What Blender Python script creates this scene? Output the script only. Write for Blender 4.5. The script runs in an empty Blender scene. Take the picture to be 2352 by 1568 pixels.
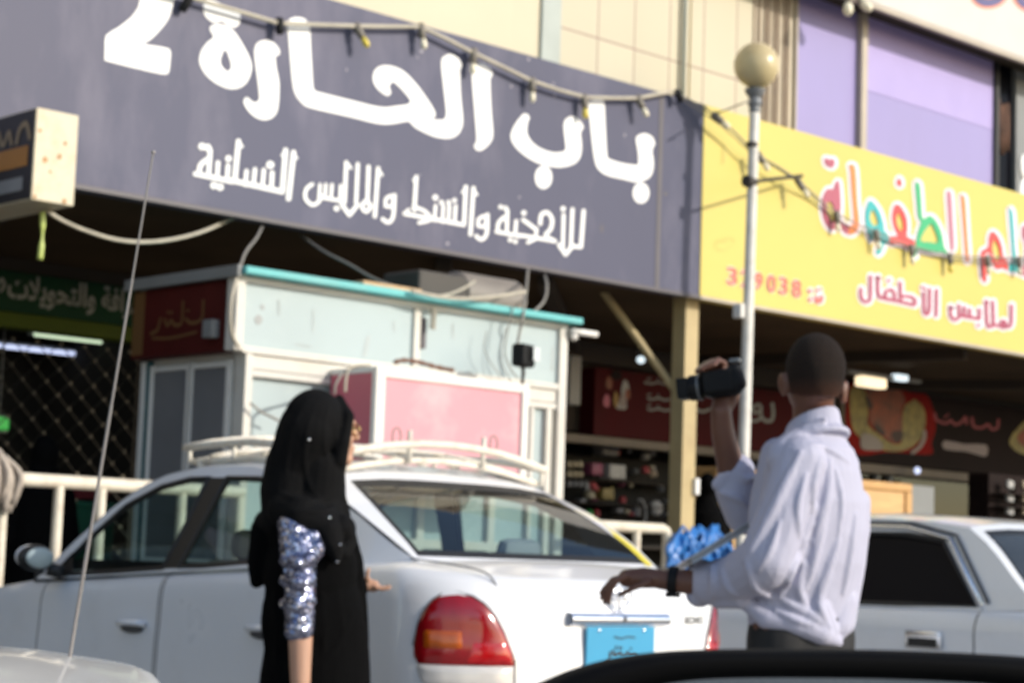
import bpy, bmesh, math, random
from mathutils import Vector, Matrix
from mathutils.geometry import tessellate_polygon
from mathutils.bvhtree import BVHTree

random.seed(11)
scene = bpy.context.scene
col = scene.collection
R = math.radians

# ------------------------------------------------------------------ camera
EYE = Vector((0.0, 0.0, 1.1))            # seated eye height inside a car
FPX = 4500.0                              # focal length in units of a 2352 px wide frame
HEAD = R(46.5)                            # the shop front runs along +X, the view is turned 46.5 deg off it
ROLL = math.atan(0.034)
PITCH = math.atan(504.0 / FPX * math.cos(ROLL))
FWD = Vector((math.cos(HEAD) * math.cos(PITCH), math.sin(HEAD) * math.cos(PITCH), math.sin(PITCH)))
RT0 = Vector((math.sin(HEAD), -math.cos(HEAD), 0.0))
UP0 = RT0.cross(FWD)
RT = RT0 * math.cos(ROLL) + UP0 * math.sin(ROLL)
UPV = UP0 * math.cos(ROLL) - RT0 * math.sin(ROLL)
AWAY = Vector((math.cos(HEAD), math.sin(HEAD), 0.0))

cam_data = bpy.data.cameras.new("camera")
cam = bpy.data.objects.new("camera", cam_data)
col.objects.link(cam)
M3 = Matrix((RT, UPV, -FWD)).transposed()
cam.matrix_world = Matrix.Translation(EYE) @ M3.to_4x4()
cam_data.sensor_width = 36.0
cam_data.lens = 36.0 * FPX / 2352.0
cam_data.clip_start = 0.05
cam_data.clip_end = 2000.0
cam_data.dof.use_dof = True              # the picture is focused short of the scene
cam_data.dof.focus_distance = 1.5
cam_data.dof.aperture_fstop = 15.5
scene.camera = cam

# ------------------------------------------------------------------ light
SUN = Vector((0.44, -1.0, 0.48)).normalized()      # direction towards the sun
world = bpy.data.worlds.new("World")
scene.world = world
world.use_nodes = True
wn = world.node_tree.nodes
wl = world.node_tree.links
bg = wn.get("Background") or wn.new("ShaderNodeBackground")
sky = wn.new("ShaderNodeTexSky")
sky.sky_type = 'NISHITA'
sky.sun_disc = False
sky.sun_elevation = math.asin(SUN.z)
sky.sun_rotation = math.atan2(SUN.x, SUN.y)
sky.dust_density = 1.0
wl.new(sky.outputs[0], bg.inputs[0])
bg.inputs[1].default_value = 0.15
sun_data = bpy.data.lights.new("sun", 'SUN')
sun_data.energy = 2.75
sun_data.angle = R(0.5)
sun_data.color = (1.0, 0.93, 0.82)
sun = bpy.data.objects.new("sun", sun_data)
sun.rotation_euler = SUN.to_track_quat('Z', 'Y').to_euler()
sun.location = (10, -10, 20)
col.objects.link(sun)
scene.view_settings.view_transform = 'Standard'
scene.view_settings.look = 'None'
scene.view_settings.gamma = 1.0
scene.view_settings.exposure = 0.42

# ------------------------------------------------------------------ helpers
def ray(x, y):
    return FWD + RT * ((x - 1176.0) / FPX) - UPV * ((y - 784.0) / FPX)
def at(x, y, Y):                          # point of the plane Y = const behind a pixel
    d = ray(x, y); return EYE + d * (Y / d.y)
def atx(x, y, X):
    d = ray(x, y); return EYE + d * (X / d.x)
def pp(x, y, D):                          # point at depth D
    return EYE + ray(x, y) * D

def world_of(o):
    m = o.matrix_basis.copy()
    if o.parent:
        m = world_of(o.parent) @ o.matrix_parent_inverse @ m
    return m

def tag(o, label=None, cat=None, group=None, kind=None):
    if label: o["label"] = label
    if cat: o["category"] = cat
    if group: o["group"] = group
    if kind: o["kind"] = kind
    return o

def thing(name, loc, label, cat, rotz=0.0, group=None):
    o = bpy.data.objects.new(name, None)
    o.empty_display_size = 0.1
    o.location = loc
    o.rotation_euler = (0, 0, rotz)
    col.objects.link(o)
    o.matrix_basis = Matrix.Translation(Vector(loc)) @ Matrix.Rotation(rotz, 4, 'Z')
    return tag(o, label, cat, group)

def link_mesh(name, me, mat, parent=None, local=False, smooth=False):
    o = bpy.data.objects.new(name, me)
    col.objects.link(o)
    if mat is not None:
        for m in (mat if isinstance(mat, (list, tuple)) else [mat]):
            me.materials.append(m)
    if smooth:
        for p in me.polygons: p.use_smooth = True
    if parent is not None:
        o.parent = parent
        if not local:
            o.matrix_parent_inverse = world_of(parent).inverted()
    return o

def smooth_pts(pts, n=6, closed=False):
    """Catmull-Rom through 2D or 3D points."""
    P = [Vector(p) for p in pts]
    N = len(P)
    if N < 3: return P
    out = []
    rng = range(N) if closed else range(N - 1)
    for i in rng:
        if closed:
            p0, p1, p2, p3 = P[(i - 1) % N], P[i], P[(i + 1) % N], P[(i + 2) % N]
        else:
            p0 = P[i - 1] if i > 0 else P[0] * 2 - P[1]
            p1, p2 = P[i], P[i + 1]
            p3 = P[i + 2] if i + 2 < N else P[N - 1] * 2 - P[N - 2]
        for k in range(n):
            t = k / n
            out.append(0.5 * ((2 * p1) + (p2 - p0) * t + (2 * p0 - 5 * p1 + 4 * p2 - p3) * t * t
                              + (3 * p1 - p0 - 3 * p2 + p3) * t * t * t))
    if not closed: out.append(P[-1])
    return out

class MB:
    def __init__(s):
        s.bm = bmesh.new(); s.mi = 0
    def face(s, pts):
        vs = [s.bm.verts.new(p) for p in pts]
        try:
            f = s.bm.faces.new(vs); f.material_index = s.mi; return f
        except ValueError:
            return None
    def box(s, c, size, rot=None, bevel=0.0, seg=2):
        c = Vector(c); h = Vector(size) * 0.5
        m = (rot if rot is not None else Matrix.Identity(3))
        vs = []
        for dz in (-1, 1):
            for dy in (-1, 1):
                for dx in (-1, 1):
                    vs.append(s.bm.verts.new(c + m @ Vector((dx * h.x, dy * h.y, dz * h.z))))
        fs = []
        for idx in ((0, 2, 3, 1), (4, 5, 7, 6), (0, 1, 5, 4), (2, 6, 7, 3), (0, 4, 6, 2), (1, 3, 7, 5)):
            f = s.bm.faces.new([vs[i] for i in idx]); f.material_index = s.mi; fs.append(f)
        if bevel > 0:
            es = list({e for f in fs for e in f.edges})
            bmesh.ops.bevel(s.bm, geom=es, offset=bevel, segments=seg, profile=0.5, affect='EDGES', clamp_overlap=True)
        return s
    def span(s, lo, hi, bevel=0.0):
        lo, hi = Vector(lo), Vector(hi)
        return s.box((lo + hi) * 0.5, hi - lo, None, bevel)
    def tube(s, pts, r, seg=10, closed=False, flat=1.0):
        P = [Vector(p) for p in pts]; n = len(P)
        rr = r if isinstance(r, (list, tuple)) else [r] * n
        rings = []; prev = None
        for i in range(n):
            a = P[(i - 1) % n] if (closed or i > 0) else P[i]
            b = P[(i + 1) % n] if (closed or i < n - 1) else P[i]
            t = (b - a).normalized()
            if prev is None:
                ref = Vector((0, 0, 1)) if abs(t.z) < 0.9 else Vector((1, 0, 0))
                u = t.cross(ref).normalized()
            else:
                u = (prev - t * prev.dot(t)).normalized()
            prev = u; w = t.cross(u)
            rings.append([s.bm.verts.new(P[i] + (u * math.cos(2 * math.pi * k / seg) + w * math.sin(2 * math.pi * k / seg) * flat) * rr[i]) for k in range(seg)])
        m = n if closed else n - 1
        for i in range(m):
            A, B = rings[i], rings[(i + 1) % n]
            for k in range(seg):
                f = s.bm.faces.new((A[k], A[(k + 1) % seg], B[(k + 1) % seg], B[k])); f.material_index = s.mi
        if not closed:
            for ring, rev in ((rings[0], True), (rings[-1], False)):
                f = s.bm.faces.new(list(reversed(ring)) if rev else ring); f.material_index = s.mi
        return s
    def ball(s, c, r, u=16, v=10, basis=None):
        rr = Vector(r) if isinstance(r, (list, tuple, Vector)) else Vector((r, r, r))
        m = (basis if basis is not None else Matrix.Identity(3)) @ Matrix.Diagonal(rr)
        res = bmesh.ops.create_uvsphere(s.bm, u_segments=u, v_segments=v, radius=1.0, matrix=Matrix.Translation(Vector(c)) @ m.to_4x4())
        for f in {f for vv in res['verts'] for f in vv.link_faces}: f.material_index = s.mi
        return s
    def lathe(s, prof, o, seg=24):
        o = Vector(o); rings = []
        for r, z in prof:
            rings.append([s.bm.verts.new(o + Vector((r * math.cos(2 * math.pi * k / seg), r * math.sin(2 * math.pi * k / seg), z))) for k in range(seg)])
        for A, B in zip(rings, rings[1:]):
            for k in range(seg):
                f = s.bm.faces.new((A[k], A[(k + 1) % seg], B[(k + 1) % seg], B[k])); f.material_index = s.mi
        for ring, rev in ((rings[0], True), (rings[-1], False)):
            f = s.bm.faces.new(list(reversed(ring)) if rev else ring); f.material_index = s.mi
        return s
    def grid(s, rows, closed=False):
        V = [[s.bm.verts.new(p) for p in row] for row in rows]
        for A, B in zip(V, V[1:]):
            n = len(A)
            for k in range(n if closed else n - 1):
                f = s.bm.faces.new((A[k], A[(k + 1) % n], B[(k + 1) % n], B[k])); f.material_index = s.mi
        return V
    def build(s, name, mat, parent=None, local=False, smooth=False, weld=0.0):
        if weld > 0: bmesh.ops.remove_doubles(s.bm, verts=s.bm.verts, dist=weld)
        bmesh.ops.recalc_face_normals(s.bm, faces=s.bm.faces)
        me = bpy.data.meshes.new(name)
        s.bm.to_mesh(me); s.bm.free()
        if smooth == 'auto':
            for p in me.polygons: p.use_smooth = True
            try: me.set_sharp_from_angle(angle=R(38))
            except Exception: pass
            smooth = False
        return link_mesh(name, me, mat, parent, local, smooth)

# ------------------------------------------------------------------ materials
def mat(name, c, rough=0.6, metal=0.0, vary=0.0, scale=3.0, bump=0.0, bscale=None, coat=0.0, spec=None,
        dirt=None, dirt_amt=0.0, dirt_scale=1.2, stretch=None, trans=0.0, sheen=0.0, sss=0.0, emit=None, estr=0.0, alpha=1.0):
    m = bpy.data.materials.new(name); m.use_nodes = True
    nt = m.node_tree; b = nt.nodes["Principled BSDF"]
    b.inputs["Base Color"].default_value = (*c, 1)
    b.inputs["Roughness"].default_value = rough
    b.inputs["Metallic"].default_value = metal
    if coat: b.inputs["Coat Weight"].default_value = coat; b.inputs["Coat Roughness"].default_value = 0.06
    if spec is not None: b.inputs["Specular IOR Level"].default_value = spec
    if trans: b.inputs["Transmission Weight"].default_value = trans
    if sheen: b.inputs["Sheen Weight"].default_value = sheen
    if sss:
        b.inputs["Subsurface Weight"].default_value = sss
        b.inputs["Subsurface Radius"].default_value = (0.012, 0.005, 0.003)
    if emit:
        b.inputs["Emission Color"].default_value = (*emit, 1); b.inputs["Emission Strength"].default_value = estr
    if alpha < 1: b.inputs["Alpha"].default_value = alpha
    tc = nt.nodes.new("ShaderNodeTexCoord"); src = tc.outputs["Object"]
    if stretch:
        mp = nt.nodes.new("ShaderNodeMapping"); mp.inputs["Scale"].default_value = stretch
        nt.links.new(src, mp.inputs[0]); src = mp.outputs[0]
    colour = None
    if vary > 0:
        n = nt.nodes.new("ShaderNodeTexNoise"); n.inputs["Scale"].default_value = scale; n.inputs["Detail"].default_value = 6
        nt.links.new(src, n.inputs["Vector"])
        r = nt.nodes.new("ShaderNodeValToRGB")
        r.color_ramp.elements[0].position = 0.3; r.color_ramp.elements[1].position = 0.7
        r.color_ramp.elements[0].color = (*[max(0, v * (1 - vary)) for v in c], 1)
        r.color_ramp.elements[1].color = (*[min(1, v * (1 + vary)) for v in c], 1)
        nt.links.new(n.outputs["Fac"], r.inputs[0]); colour = r.outputs[0]
        rr = nt.nodes.new("ShaderNodeMapRange"); rr.inputs[3].default_value = max(0.02, rough - 0.08); rr.inputs[4].default_value = min(1, rough + 0.1)
        nt.links.new(n.outputs["Fac"], rr.inputs[0]); nt.links.new(rr.outputs[0], b.inputs["Roughness"])
    if dirt:
        n2 = nt.nodes.new("ShaderNodeTexNoise"); n2.inputs["Scale"].default_value = dirt_scale; n2.inputs["Detail"].default_value = 9; n2.inputs["Roughness"].default_value = 0.65
        nt.links.new(src, n2.inputs["Vector"])
        r2 = nt.nodes.new("ShaderNodeValToRGB"); r2.color_ramp.elements[0].position = 0.5; r2.color_ramp.elements[1].position = 0.75
        r2.color_ramp.elements[0].color = (0, 0, 0, 1); r2.color_ramp.elements[1].color = (dirt_amt,) * 3 + (1,)
        nt.links.new(n2.outputs["Fac"], r2.inputs[0])
        mx = nt.nodes.new("ShaderNodeMix"); mx.data_type = 'RGBA'
        if colour is not None: nt.links.new(colour, mx.inputs[6])
        else: mx.inputs[6].default_value = (*c, 1)
        mx.inputs[7].default_value = (*dirt, 1)
        nt.links.new(r2.outputs[0], mx.inputs[0]); colour = mx.outputs[2]
    if colour is not None: nt.links.new(colour, b.inputs["Base Color"])
    if bump > 0:
        n3 = nt.nodes.new("ShaderNodeTexNoise"); n3.inputs["Scale"].default_value = bscale or scale * 6; n3.inputs["Detail"].default_value = 5
        nt.links.new(src, n3.inputs["Vector"])
        bp = nt.nodes.new("ShaderNodeBump"); bp.inputs["Strength"].default_value = bump; bp.inputs["Distance"].default_value = 0.02
        nt.links.new(n3.outputs["Fac"], bp.inputs["Height"]); nt.links.new(bp.outputs[0], b.inputs["Normal"])
    return m

def glass_mat(name, tint, refl_rough=0.02, see=0.7, ior=1.5):
    """thin automotive / shop glass: tinted see-through mixed with a mirror coat by Fresnel"""
    m = bpy.data.materials.new(name); m.use_nodes = True
    nt = m.node_tree; nt.nodes.clear()
    out = nt.nodes.new("ShaderNodeOutputMaterial"); tr = nt.nodes.new("ShaderNodeBsdfTransparent"); gl = nt.nodes.new("ShaderNodeBsdfGlossy")
    tr.inputs[0].default_value = (*[t * see for t in tint], 1)
    gl.inputs["Roughness"].default_value = refl_rough
    fr = nt.nodes.new("ShaderNodeFresnel"); ge = nt.nodes.new("ShaderNodeNewGeometry"); ir = nt.nodes.new("ShaderNodeMapRange")
    ir.inputs[3].default_value = ior; ir.inputs[4].default_value = 1.0 / ior      # a thin pane reflects alike from both sides
    nt.links.new(ge.outputs["Backfacing"], ir.inputs[0]); nt.links.new(ir.outputs[0], fr.inputs[0])
    mx = nt.nodes.new("ShaderNodeMixShader")
    nt.links.new(fr.outputs[0], mx.inputs[0]); nt.links.new(tr.outputs[0], mx.inputs[1]); nt.links.new(gl.outputs[0], mx.inputs[2])
    nt.links.new(mx.outputs[0], out.inputs[0])
    return m

def tile_mat(name, c, joint, w, h, mortar=0.014):
    m = mat(name, c, 0.55)
    nt = m.node_tree; b = nt.nodes["Principled BSDF"]
    tc = nt.nodes.new("ShaderNodeTexCoord"); sp = nt.nodes.new("ShaderNodeSeparateXYZ"); cb = nt.nodes.new("ShaderNodeCombineXYZ")
    nt.links.new(tc.outputs["Object"], sp.inputs[0]); nt.links.new(sp.outputs[0], cb.inputs[0]); nt.links.new(sp.outputs[2], cb.inputs[1])
    br = nt.nodes.new("ShaderNodeTexBrick"); br.offset = 0.0
    mp = nt.nodes.new("ShaderNodeMapping"); mp.inputs["Location"].default_value = (-(11.912 % w), -0.63, 0); nt.links.new(cb.outputs[0], mp.inputs[0])
    br.inputs["Scale"].default_value = 1.0; br.inputs["Mortar Size"].default_value = mortar
    br.inputs["Mortar Smooth"].default_value = 0.3
    br.inputs["Brick Width"].default_value = w; br.inputs["Row Height"].default_value = h
    br.inputs["Color1"].default_value = (*c, 1); br.inputs["Color2"].default_value = (*[v * 0.94 for v in c], 1)
    br.inputs["Mortar"].default_value = (*joint, 1)
    nt.links.new(mp.outputs[0], br.inputs["Vector"])
    n = nt.nodes.new("ShaderNodeTexNoise"); n.inputs["Scale"].default_value = 1.7; n.inputs["Detail"].default_value = 8
    nt.links.new(tc.outputs["Object"], n.inputs["Vector"])
    mx = nt.nodes.new("ShaderNodeMix"); mx.data_type = 'RGBA'; mx.blend_type = 'MULTIPLY'; mx.inputs[0].default_value = 0.35
    nt.links.new(br.outputs["Color"], mx.inputs[6]); nt.links.new(n.outputs["Color"], mx.inputs[7])
    r = nt.nodes.new("ShaderNodeValToRGB"); r.color_ramp.elements[0].color = (0.7, 0.68, 0.64, 1); r.color_ramp.elements[1].color = (1, 1, 1, 1)
    nt.links.new(n.outputs["Fac"], r.inputs[0]); nt.links.new(r.outputs[0], mx.inputs[7])
    nt.links.new(mx.outputs[2], b.inputs["Base Color"])
    return m

def cropped_hair(name, c, skin, z0, z1):
    m = mat(name, c, 0.85, spec=0.15, bump=0.9, bscale=330)
    nt = m.node_tree; b = nt.nodes["Principled BSDF"]
    tc = nt.nodes.new("ShaderNodeTexCoord"); sp = nt.nodes.new("ShaderNodeSeparateXYZ"); nt.links.new(tc.outputs["Object"], sp.inputs[0])
    mr = nt.nodes.new("ShaderNodeMapRange"); mr.inputs[1].default_value = z0; mr.inputs[2].default_value = z1
    nt.links.new(sp.outputs[2], mr.inputs[0])
    n = nt.nodes.new("ShaderNodeTexNoise"); n.inputs["Scale"].default_value = 220; nt.links.new(tc.outputs["Object"], n.inputs["Vector"])
    ad = nt.nodes.new("ShaderNodeMath"); ad.operation = 'MULTIPLY_ADD'; ad.inputs[1].default_value = 0.7; ad.inputs[2].default_value = -0.35
    nt.links.new(n.outputs["Fac"], ad.inputs[0])
    sm = nt.nodes.new("ShaderNodeMath"); sm.operation = 'ADD'; sm.use_clamp = True; nt.links.new(mr.outputs[0], sm.inputs[0]); nt.links.new(ad.outputs[0], sm.inputs[1])
    mx = nt.nodes.new("ShaderNodeMix"); mx.data_type = 'RGBA'; mx.inputs[6].default_value = (*skin, 1); mx.inputs[7].default_value = (*c, 1)
    nt.links.new(sm.outputs[0], mx.inputs[0]); nt.links.new(mx.outputs[2], b.inputs["Base Color"])
    return m

def sequin_mat(name, c):
    m = mat(name, c, 0.16, 0.92)
    nt = m.node_tree; b = nt.nodes["Principled BSDF"]
    tc = nt.nodes.new("ShaderNodeTexCoord"); v = nt.nodes.new("ShaderNodeTexVoronoi"); v.inputs["Scale"].default_value = 125
    nt.links.new(tc.outputs["Object"], v.inputs["Vector"])
    g = nt.nodes.new("ShaderNodeNewGeometry")
    sub = nt.nodes.new("ShaderNodeVectorMath"); sub.operation = 'SUBTRACT'; sub.inputs[1].default_value = (0.5, 0.5, 0.5)
    nt.links.new(v.outputs["Color"], sub.inputs[0])
    sc = nt.nodes.new("ShaderNodeVectorMath"); sc.operation = 'SCALE'; sc.inputs[3].default_value = 0.75
    nt.links.new(sub.outputs[0], sc.inputs[0])
    ad = nt.nodes.new("ShaderNodeVectorMath"); ad.operation = 'ADD'
    nt.links.new(g.outputs["Normal"], ad.inputs[0]); nt.links.new(sc.outputs[0], ad.inputs[1])
    nm = nt.nodes.new("ShaderNodeVectorMath"); nm.operation = 'NORMALIZE'
    nt.links.new(ad.outputs[0], nm.inputs[0]); nt.links.new(nm.outputs[0], b.inputs["Normal"])
    r = nt.nodes.new("ShaderNodeValToRGB")
    r.color_ramp.elements[0].color = (c[0] * 0.25, c[1] * 0.25, c[2] * 0.35, 1); r.color_ramp.elements[1].color = (*c, 1)
    sp = nt.nodes.new("ShaderNodeSeparateColor"); nt.links.new(v.outputs["Color"], sp.inputs[0])
    nt.links.new(sp.outputs[0], r.inputs[0]); nt.links.new(r.outputs[0], b.inputs["Base Color"])
    return m

M = {}
M['asphalt'] = mat("asphalt", (0.235, 0.228, 0.215), 0.9, vary=0.25, scale=2.0, bump=0.4, bscale=60)
M['pavement'] = mat("pavement", (0.22, 0.195, 0.16), 0.85, vary=0.2, scale=1.5, bump=0.25, bscale=30)
M['earth'] = mat("dusty_ground", (0.20, 0.19, 0.175), 0.95, vary=0.2, scale=0.3, bump=0.3, bscale=8)
M['cream_wall'] = tile_mat("cream_wall", (0.6048, 0.546, 0.3948), (0.62, 0.54, 0.39), 1.05, 3.1, 0.006)
M['cream_tile'] = tile_mat("cream_tile", (0.5544, 0.504, 0.3696), (0.33, 0.24, 0.19), 0.465, 1.0, 0.011)
M['flute'] = mat("shutter_cream", (0.516, 0.4558, 0.344), 0.6, vary=0.15, scale=2)
M['flute_gap'] = mat("shutter_groove", (0.38, 0.29, 0.22), 0.7)
M['grey_green'] = mat("grey_green_paint", (0.3995, 0.442, 0.408), 0.6, vary=0.1, dirt=(0.3, 0.3, 0.27), dirt_amt=0.5)
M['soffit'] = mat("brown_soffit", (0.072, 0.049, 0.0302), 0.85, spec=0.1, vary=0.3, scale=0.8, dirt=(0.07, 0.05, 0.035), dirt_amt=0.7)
M['dark_beam'] = mat("dark_beam", (0.0375, 0.027, 0.0195), 0.8, vary=0.2)
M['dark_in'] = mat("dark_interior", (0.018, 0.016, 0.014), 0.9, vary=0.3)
M['charcoal_sign'] = mat("charcoal_sign", (0.090, 0.092, 0.140), 0.5, spec=0.22, vary=0.05, scale=1.0, dirt=(0.26, 0.24, 0.30), dirt_amt=0.4, dirt_scale=1.6, stretch=(1, 1, 0.35), bump=0.02, bscale=4)
M['sign_edge'] = mat("sign_edge", (0.10, 0.09, 0.10), 0.5, vary=0.1)
M['white_film'] = mat("white_film", (0.7912, 0.7912, 0.782), 0.4, vary=0.02)
M['yellow_sign'] = mat("yellow_sign", (0.6093, 0.5, 0.1172), 0.4, vary=0.03, scale=0.8, dirt=(0.55, 0.45, 0.1), dirt_amt=0.35, dirt_scale=1.3, bump=0.02, bscale=4)
M['scuff'] = mat("pale_scuff", (0.36, 0.34, 0.38), 0.7)
M['rust'] = mat("rust_stain", (0.42, 0.24, 0.11), 0.8, vary=0.3, scale=20); M['grime_shadow'] = mat("grime_shadow_streak", (0.36, 0.40, 0.40), 0.7, vary=0.2)
M['film_grey'] = mat("faded_print", (0.55, 0.46, 0.12), 0.5)
def film(n, c): M[n] = mat(n, c, 0.42, vary=0.03)
film('mauve', (0.40, 0.085, 0.13)); film('orange', (0.80, 0.23, 0.05)); film('teal', (0.03, 0.40, 0.40)); film('red', (0.76, 0.055, 0.05))
film('green', (0.03, 0.40, 0.16)); film('pink_mauve', (0.48, 0.17, 0.23)); film('maroon', (0.38, 0.05, 0.11)); film('salmon', (0.68, 0.10, 0.06)); film('lilac_white', (0.80, 0.72, 0.76))
M['purple'] = mat("purple_panel", (0.3024, 0.2604, 0.504), 0.35, vary=0.04, scale=0.7, dirt=(0.28, 0.24, 0.45), dirt_amt=0.5, dirt_scale=2.0, stretch=(1, 1, 0.4))
M['purple_light'] = mat("pale_purple_band", (0.3864, 0.3192, 0.6048), 0.35, vary=0.03)
M['mullion'] = mat("mullion", (0.45, 0.39, 0.31), 0.5, vary=0.1)
M['white_sign'] = mat("white_sign", (0.578, 0.5525, 0.51), 0.45, vary=0.03)
M['blue_ink'] = mat("violet_ink", (0.10, 0.09, 0.22), 0.5); M['orange_ink'] = mat("orange_ink", (0.80, 0.30, 0.18), 0.5)
M['headlining'] = mat("headlining", (0.10, 0.10, 0.105), 0.9, vary=0.1); M['brown_cloth'] = mat("brown_cloth", (0.15, 0.08, 0.055), 0.8, vary=0.4, scale=5)
M['kiosk_blue'] = mat("pale_blue_panel", (0.3629, 0.4402, 0.4536), 0.45, vary=0.03, scale=2, dirt=(0.50, 0.57, 0.55), dirt_amt=0.45, dirt_scale=2.2)
M['kiosk_white'] = mat("kiosk_white", (0.6028, 0.5796, 0.5255), 0.5, vary=0.05, dirt=(0.5, 0.43, 0.33), dirt_amt=0.5, dirt_scale=4)
M['kiosk_grey'] = mat("kiosk_window_film", (0.17, 0.17, 0.175), 0.5, spec=0.2, vary=0.12, scale=2)
M['teal_paint'] = mat("teal_roof", (0.1105, 0.442, 0.442), 0.5, vary=0.08, dirt=(0.3, 0.45, 0.43), dirt_amt=0.4)
M['teal_dark'] = mat("dark_teal", (0.02, 0.10, 0.11), 0.5)
M['red_sign'] = mat("red_sign", (0.068, 0.0096, 0.008), 0.6, spec=0.15, vary=0.15); M['ochre'] = mat("ochre_print", (0.30, 0.17, 0.03), 0.5); M['brown_print'] = mat("brown_print", (0.15, 0.075, 0.025), 0.5)
M['pink'] = mat("pink_panel", (0.633, 0.273, 0.3165), 0.45, vary=0.03, dirt=(0.80, 0.55, 0.55), dirt_amt=0.5, dirt_scale=2)
M['pink_shaded'] = mat("shaded_pink_panel", (0.496, 0.104, 0.144), 0.45, vary=0.06)  # deeper red than the front, with this end's shade put into the colour
M['trim_white'] = mat("white_trim", (0.736, 0.7176, 0.6716), 0.45, vary=0.04, dirt=(0.5, 0.45, 0.38), dirt_amt=0.3, dirt_scale=5)
M['black_plastic'] = mat("black_plastic", (0.005, 0.005, 0.006), 0.6, spec=0.25, vary=0.2, bump=0.1, bscale=200)
M['lamp_glass'] = mat("floodlight_lens", (0.6, 0.62, 0.62), 0.15)
M['cable'] = mat("cream_cable", (0.44, 0.40, 0.32), 0.6, vary=0.12, scale=8); M['cable_grey'] = mat("grey_cable", (0.24, 0.225, 0.20), 0.6, vary=0.1)
M['dark_cable'] = mat("dark_cable", (0.03, 0.028, 0.025), 0.6)
M['bulb_warm'] = mat("frosted_bulb", (0.78, 0.72, 0.55), 0.25, vary=0.03); M['bulb_yellow'] = mat("yellow_bulb", (0.65, 0.52, 0.08), 0.3)
M['socket'] = mat("shadow_dark_socket", (0.17, 0.15, 0.12), 0.5, vary=0.1)  # cream darkened for the black holders and the shadows beside them
M['globe'] = mat("yellowed_globe", (0.544, 0.4505, 0.255), 0.30, vary=0.06, scale=4, dirt=(0.40, 0.28, 0.13), dirt_amt=0.6, dirt_scale=3, sss=0.0)
M['pole_paint'] = mat("pole_paint", (0.68, 0.66, 0.61), 0.5, vary=0.08, scale=6, dirt=(0.35, 0.3, 0.25), dirt_amt=0.5, dirt_scale=7)
M['pole_collar'] = mat("grey_collar", (0.17, 0.18, 0.19), 0.5, metal=0.3, vary=0.15)
M['iron'] = mat("black_iron", (0.03, 0.025, 0.02), 0.6, vary=0.2)
M['column'] = mat("beige_column", (0.451, 0.3526, 0.1804), 0.55, vary=0.1, scale=3, dirt=(0.32, 0.22, 0.11), dirt_amt=0.5, dirt_scale=4)
M['rail_paint'] = mat("cream_rail", (0.684, 0.621, 0.504), 0.5, vary=0.08, scale=8, dirt=(0.36, 0.2, 0.1), dirt_amt=0.5, dirt_scale=9)
M['box_cream'] = mat("weathered_white_box", (0.6068, 0.5412, 0.3936), 0.5, vary=0.08, scale=5, dirt=(0.50, 0.30, 0.14), dirt_amt=0.75, dirt_scale=5)
M['print_dark'] = mat("dark_print", (0.045, 0.042, 0.045), 0.4, vary=0.2); M['print_orange'] = mat("orange_print", (0.50, 0.22, 0.05), 0.45, vary=0.1)
M['print_grey'] = mat("grey_print", (0.30, 0.30, 0.30), 0.45, vary=0.15); M['print_tan'] = mat("tan_print", (0.34, 0.25, 0.15), 0.45)
M['green_sign'] = mat("green_sign", (0.0032, 0.036, 0.016), 0.6, spec=0.15, vary=0.1); M['lime_strip'] = mat("lime_strip", (0.056, 0.08, 0.0064), 0.6, spec=0.15, vary=0.15)
M['text_grey'] = mat("sign_text_grey", (0.208, 0.224, 0.224), 0.5)
M['steel'] = mat("gate_steel", (0.048, 0.044, 0.0384), 0.5, metal=0.5, vary=0.3)
M['rivet'] = mat("gate_rivet", (0.195, 0.1725, 0.135), 0.5, metal=0.4, vary=0.3)
M['tube_green'] = mat("tube_lit", (0.8, 0.9, 0.7), 0.4, emit=(0.72, 0.90, 0.62), estr=0.75); M['tube_blue'] = mat("tube_lit_blue", (0.7, 0.75, 0.95), 0.4, emit=(0.62, 0.70, 1.0), estr=0.85)
M['lamp_warm'] = mat("lamp_lit_warm", (0.9, 0.8, 0.6), 0.4, emit=(1.0, 0.80, 0.52), estr=1.05); M['lamp_cool'] = mat("lamp_lit_cool", (0.8, 0.85, 0.9), 0.4, emit=(0.72, 0.85, 0.92), estr=0.9)
M['lamp_green'] = mat("lamp_lit_green", (0.05, 0.5, 0.1), 0.4, emit=(0.02, 0.35, 0.05), estr=0.5); M['crate_green'] = mat("crate_green", (0.01, 0.10, 0.05), 0.5, vary=0.2); M['crate_red'] = mat("crate_red", (0.16, 0.015, 0.02), 0.5, vary=0.2)
M['wine_sign'] = mat("wine_sign", (0.06, 0.0048, 0.0072), 0.65, spec=0.12, vary=0.1)
M['ledge'] = mat("beige_ledge", (0.165, 0.135, 0.105), 0.6, vary=0.15)
M['shop_glass'] = glass_mat("shop_glass", (0.62, 0.68, 0.62), 0.03, 0.75)
M['food_red'] = mat("food_red", (0.24, 0.008, 0.0064), 0.65, spec=0.12, vary=0.2); M['food_brown'] = mat("food_brown", (0.208, 0.036, 0.0096), 0.45, vary=0.45, scale=7)
M['food_yellow'] = mat("food_yellow", (0.2475, 0.195, 0.045), 0.45, vary=0.45, scale=9); M['food_dark'] = mat("food_dark", (0.035, 0.012, 0.01), 0.5, vary=0.3)
M['food_plate'] = mat("food_plate", (0.27, 0.225, 0.2025), 0.45, vary=0.1); M['sign_black'] = mat("sign_black", (0.018, 0.011, 0.011), 0.65, spec=0.1, vary=0.2)
M['pink_text'] = mat("pink_text", (0.28, 0.03, 0.05), 0.5); M['pale_text'] = mat("pale_text", (0.255, 0.2025, 0.2025), 0.5)
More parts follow.
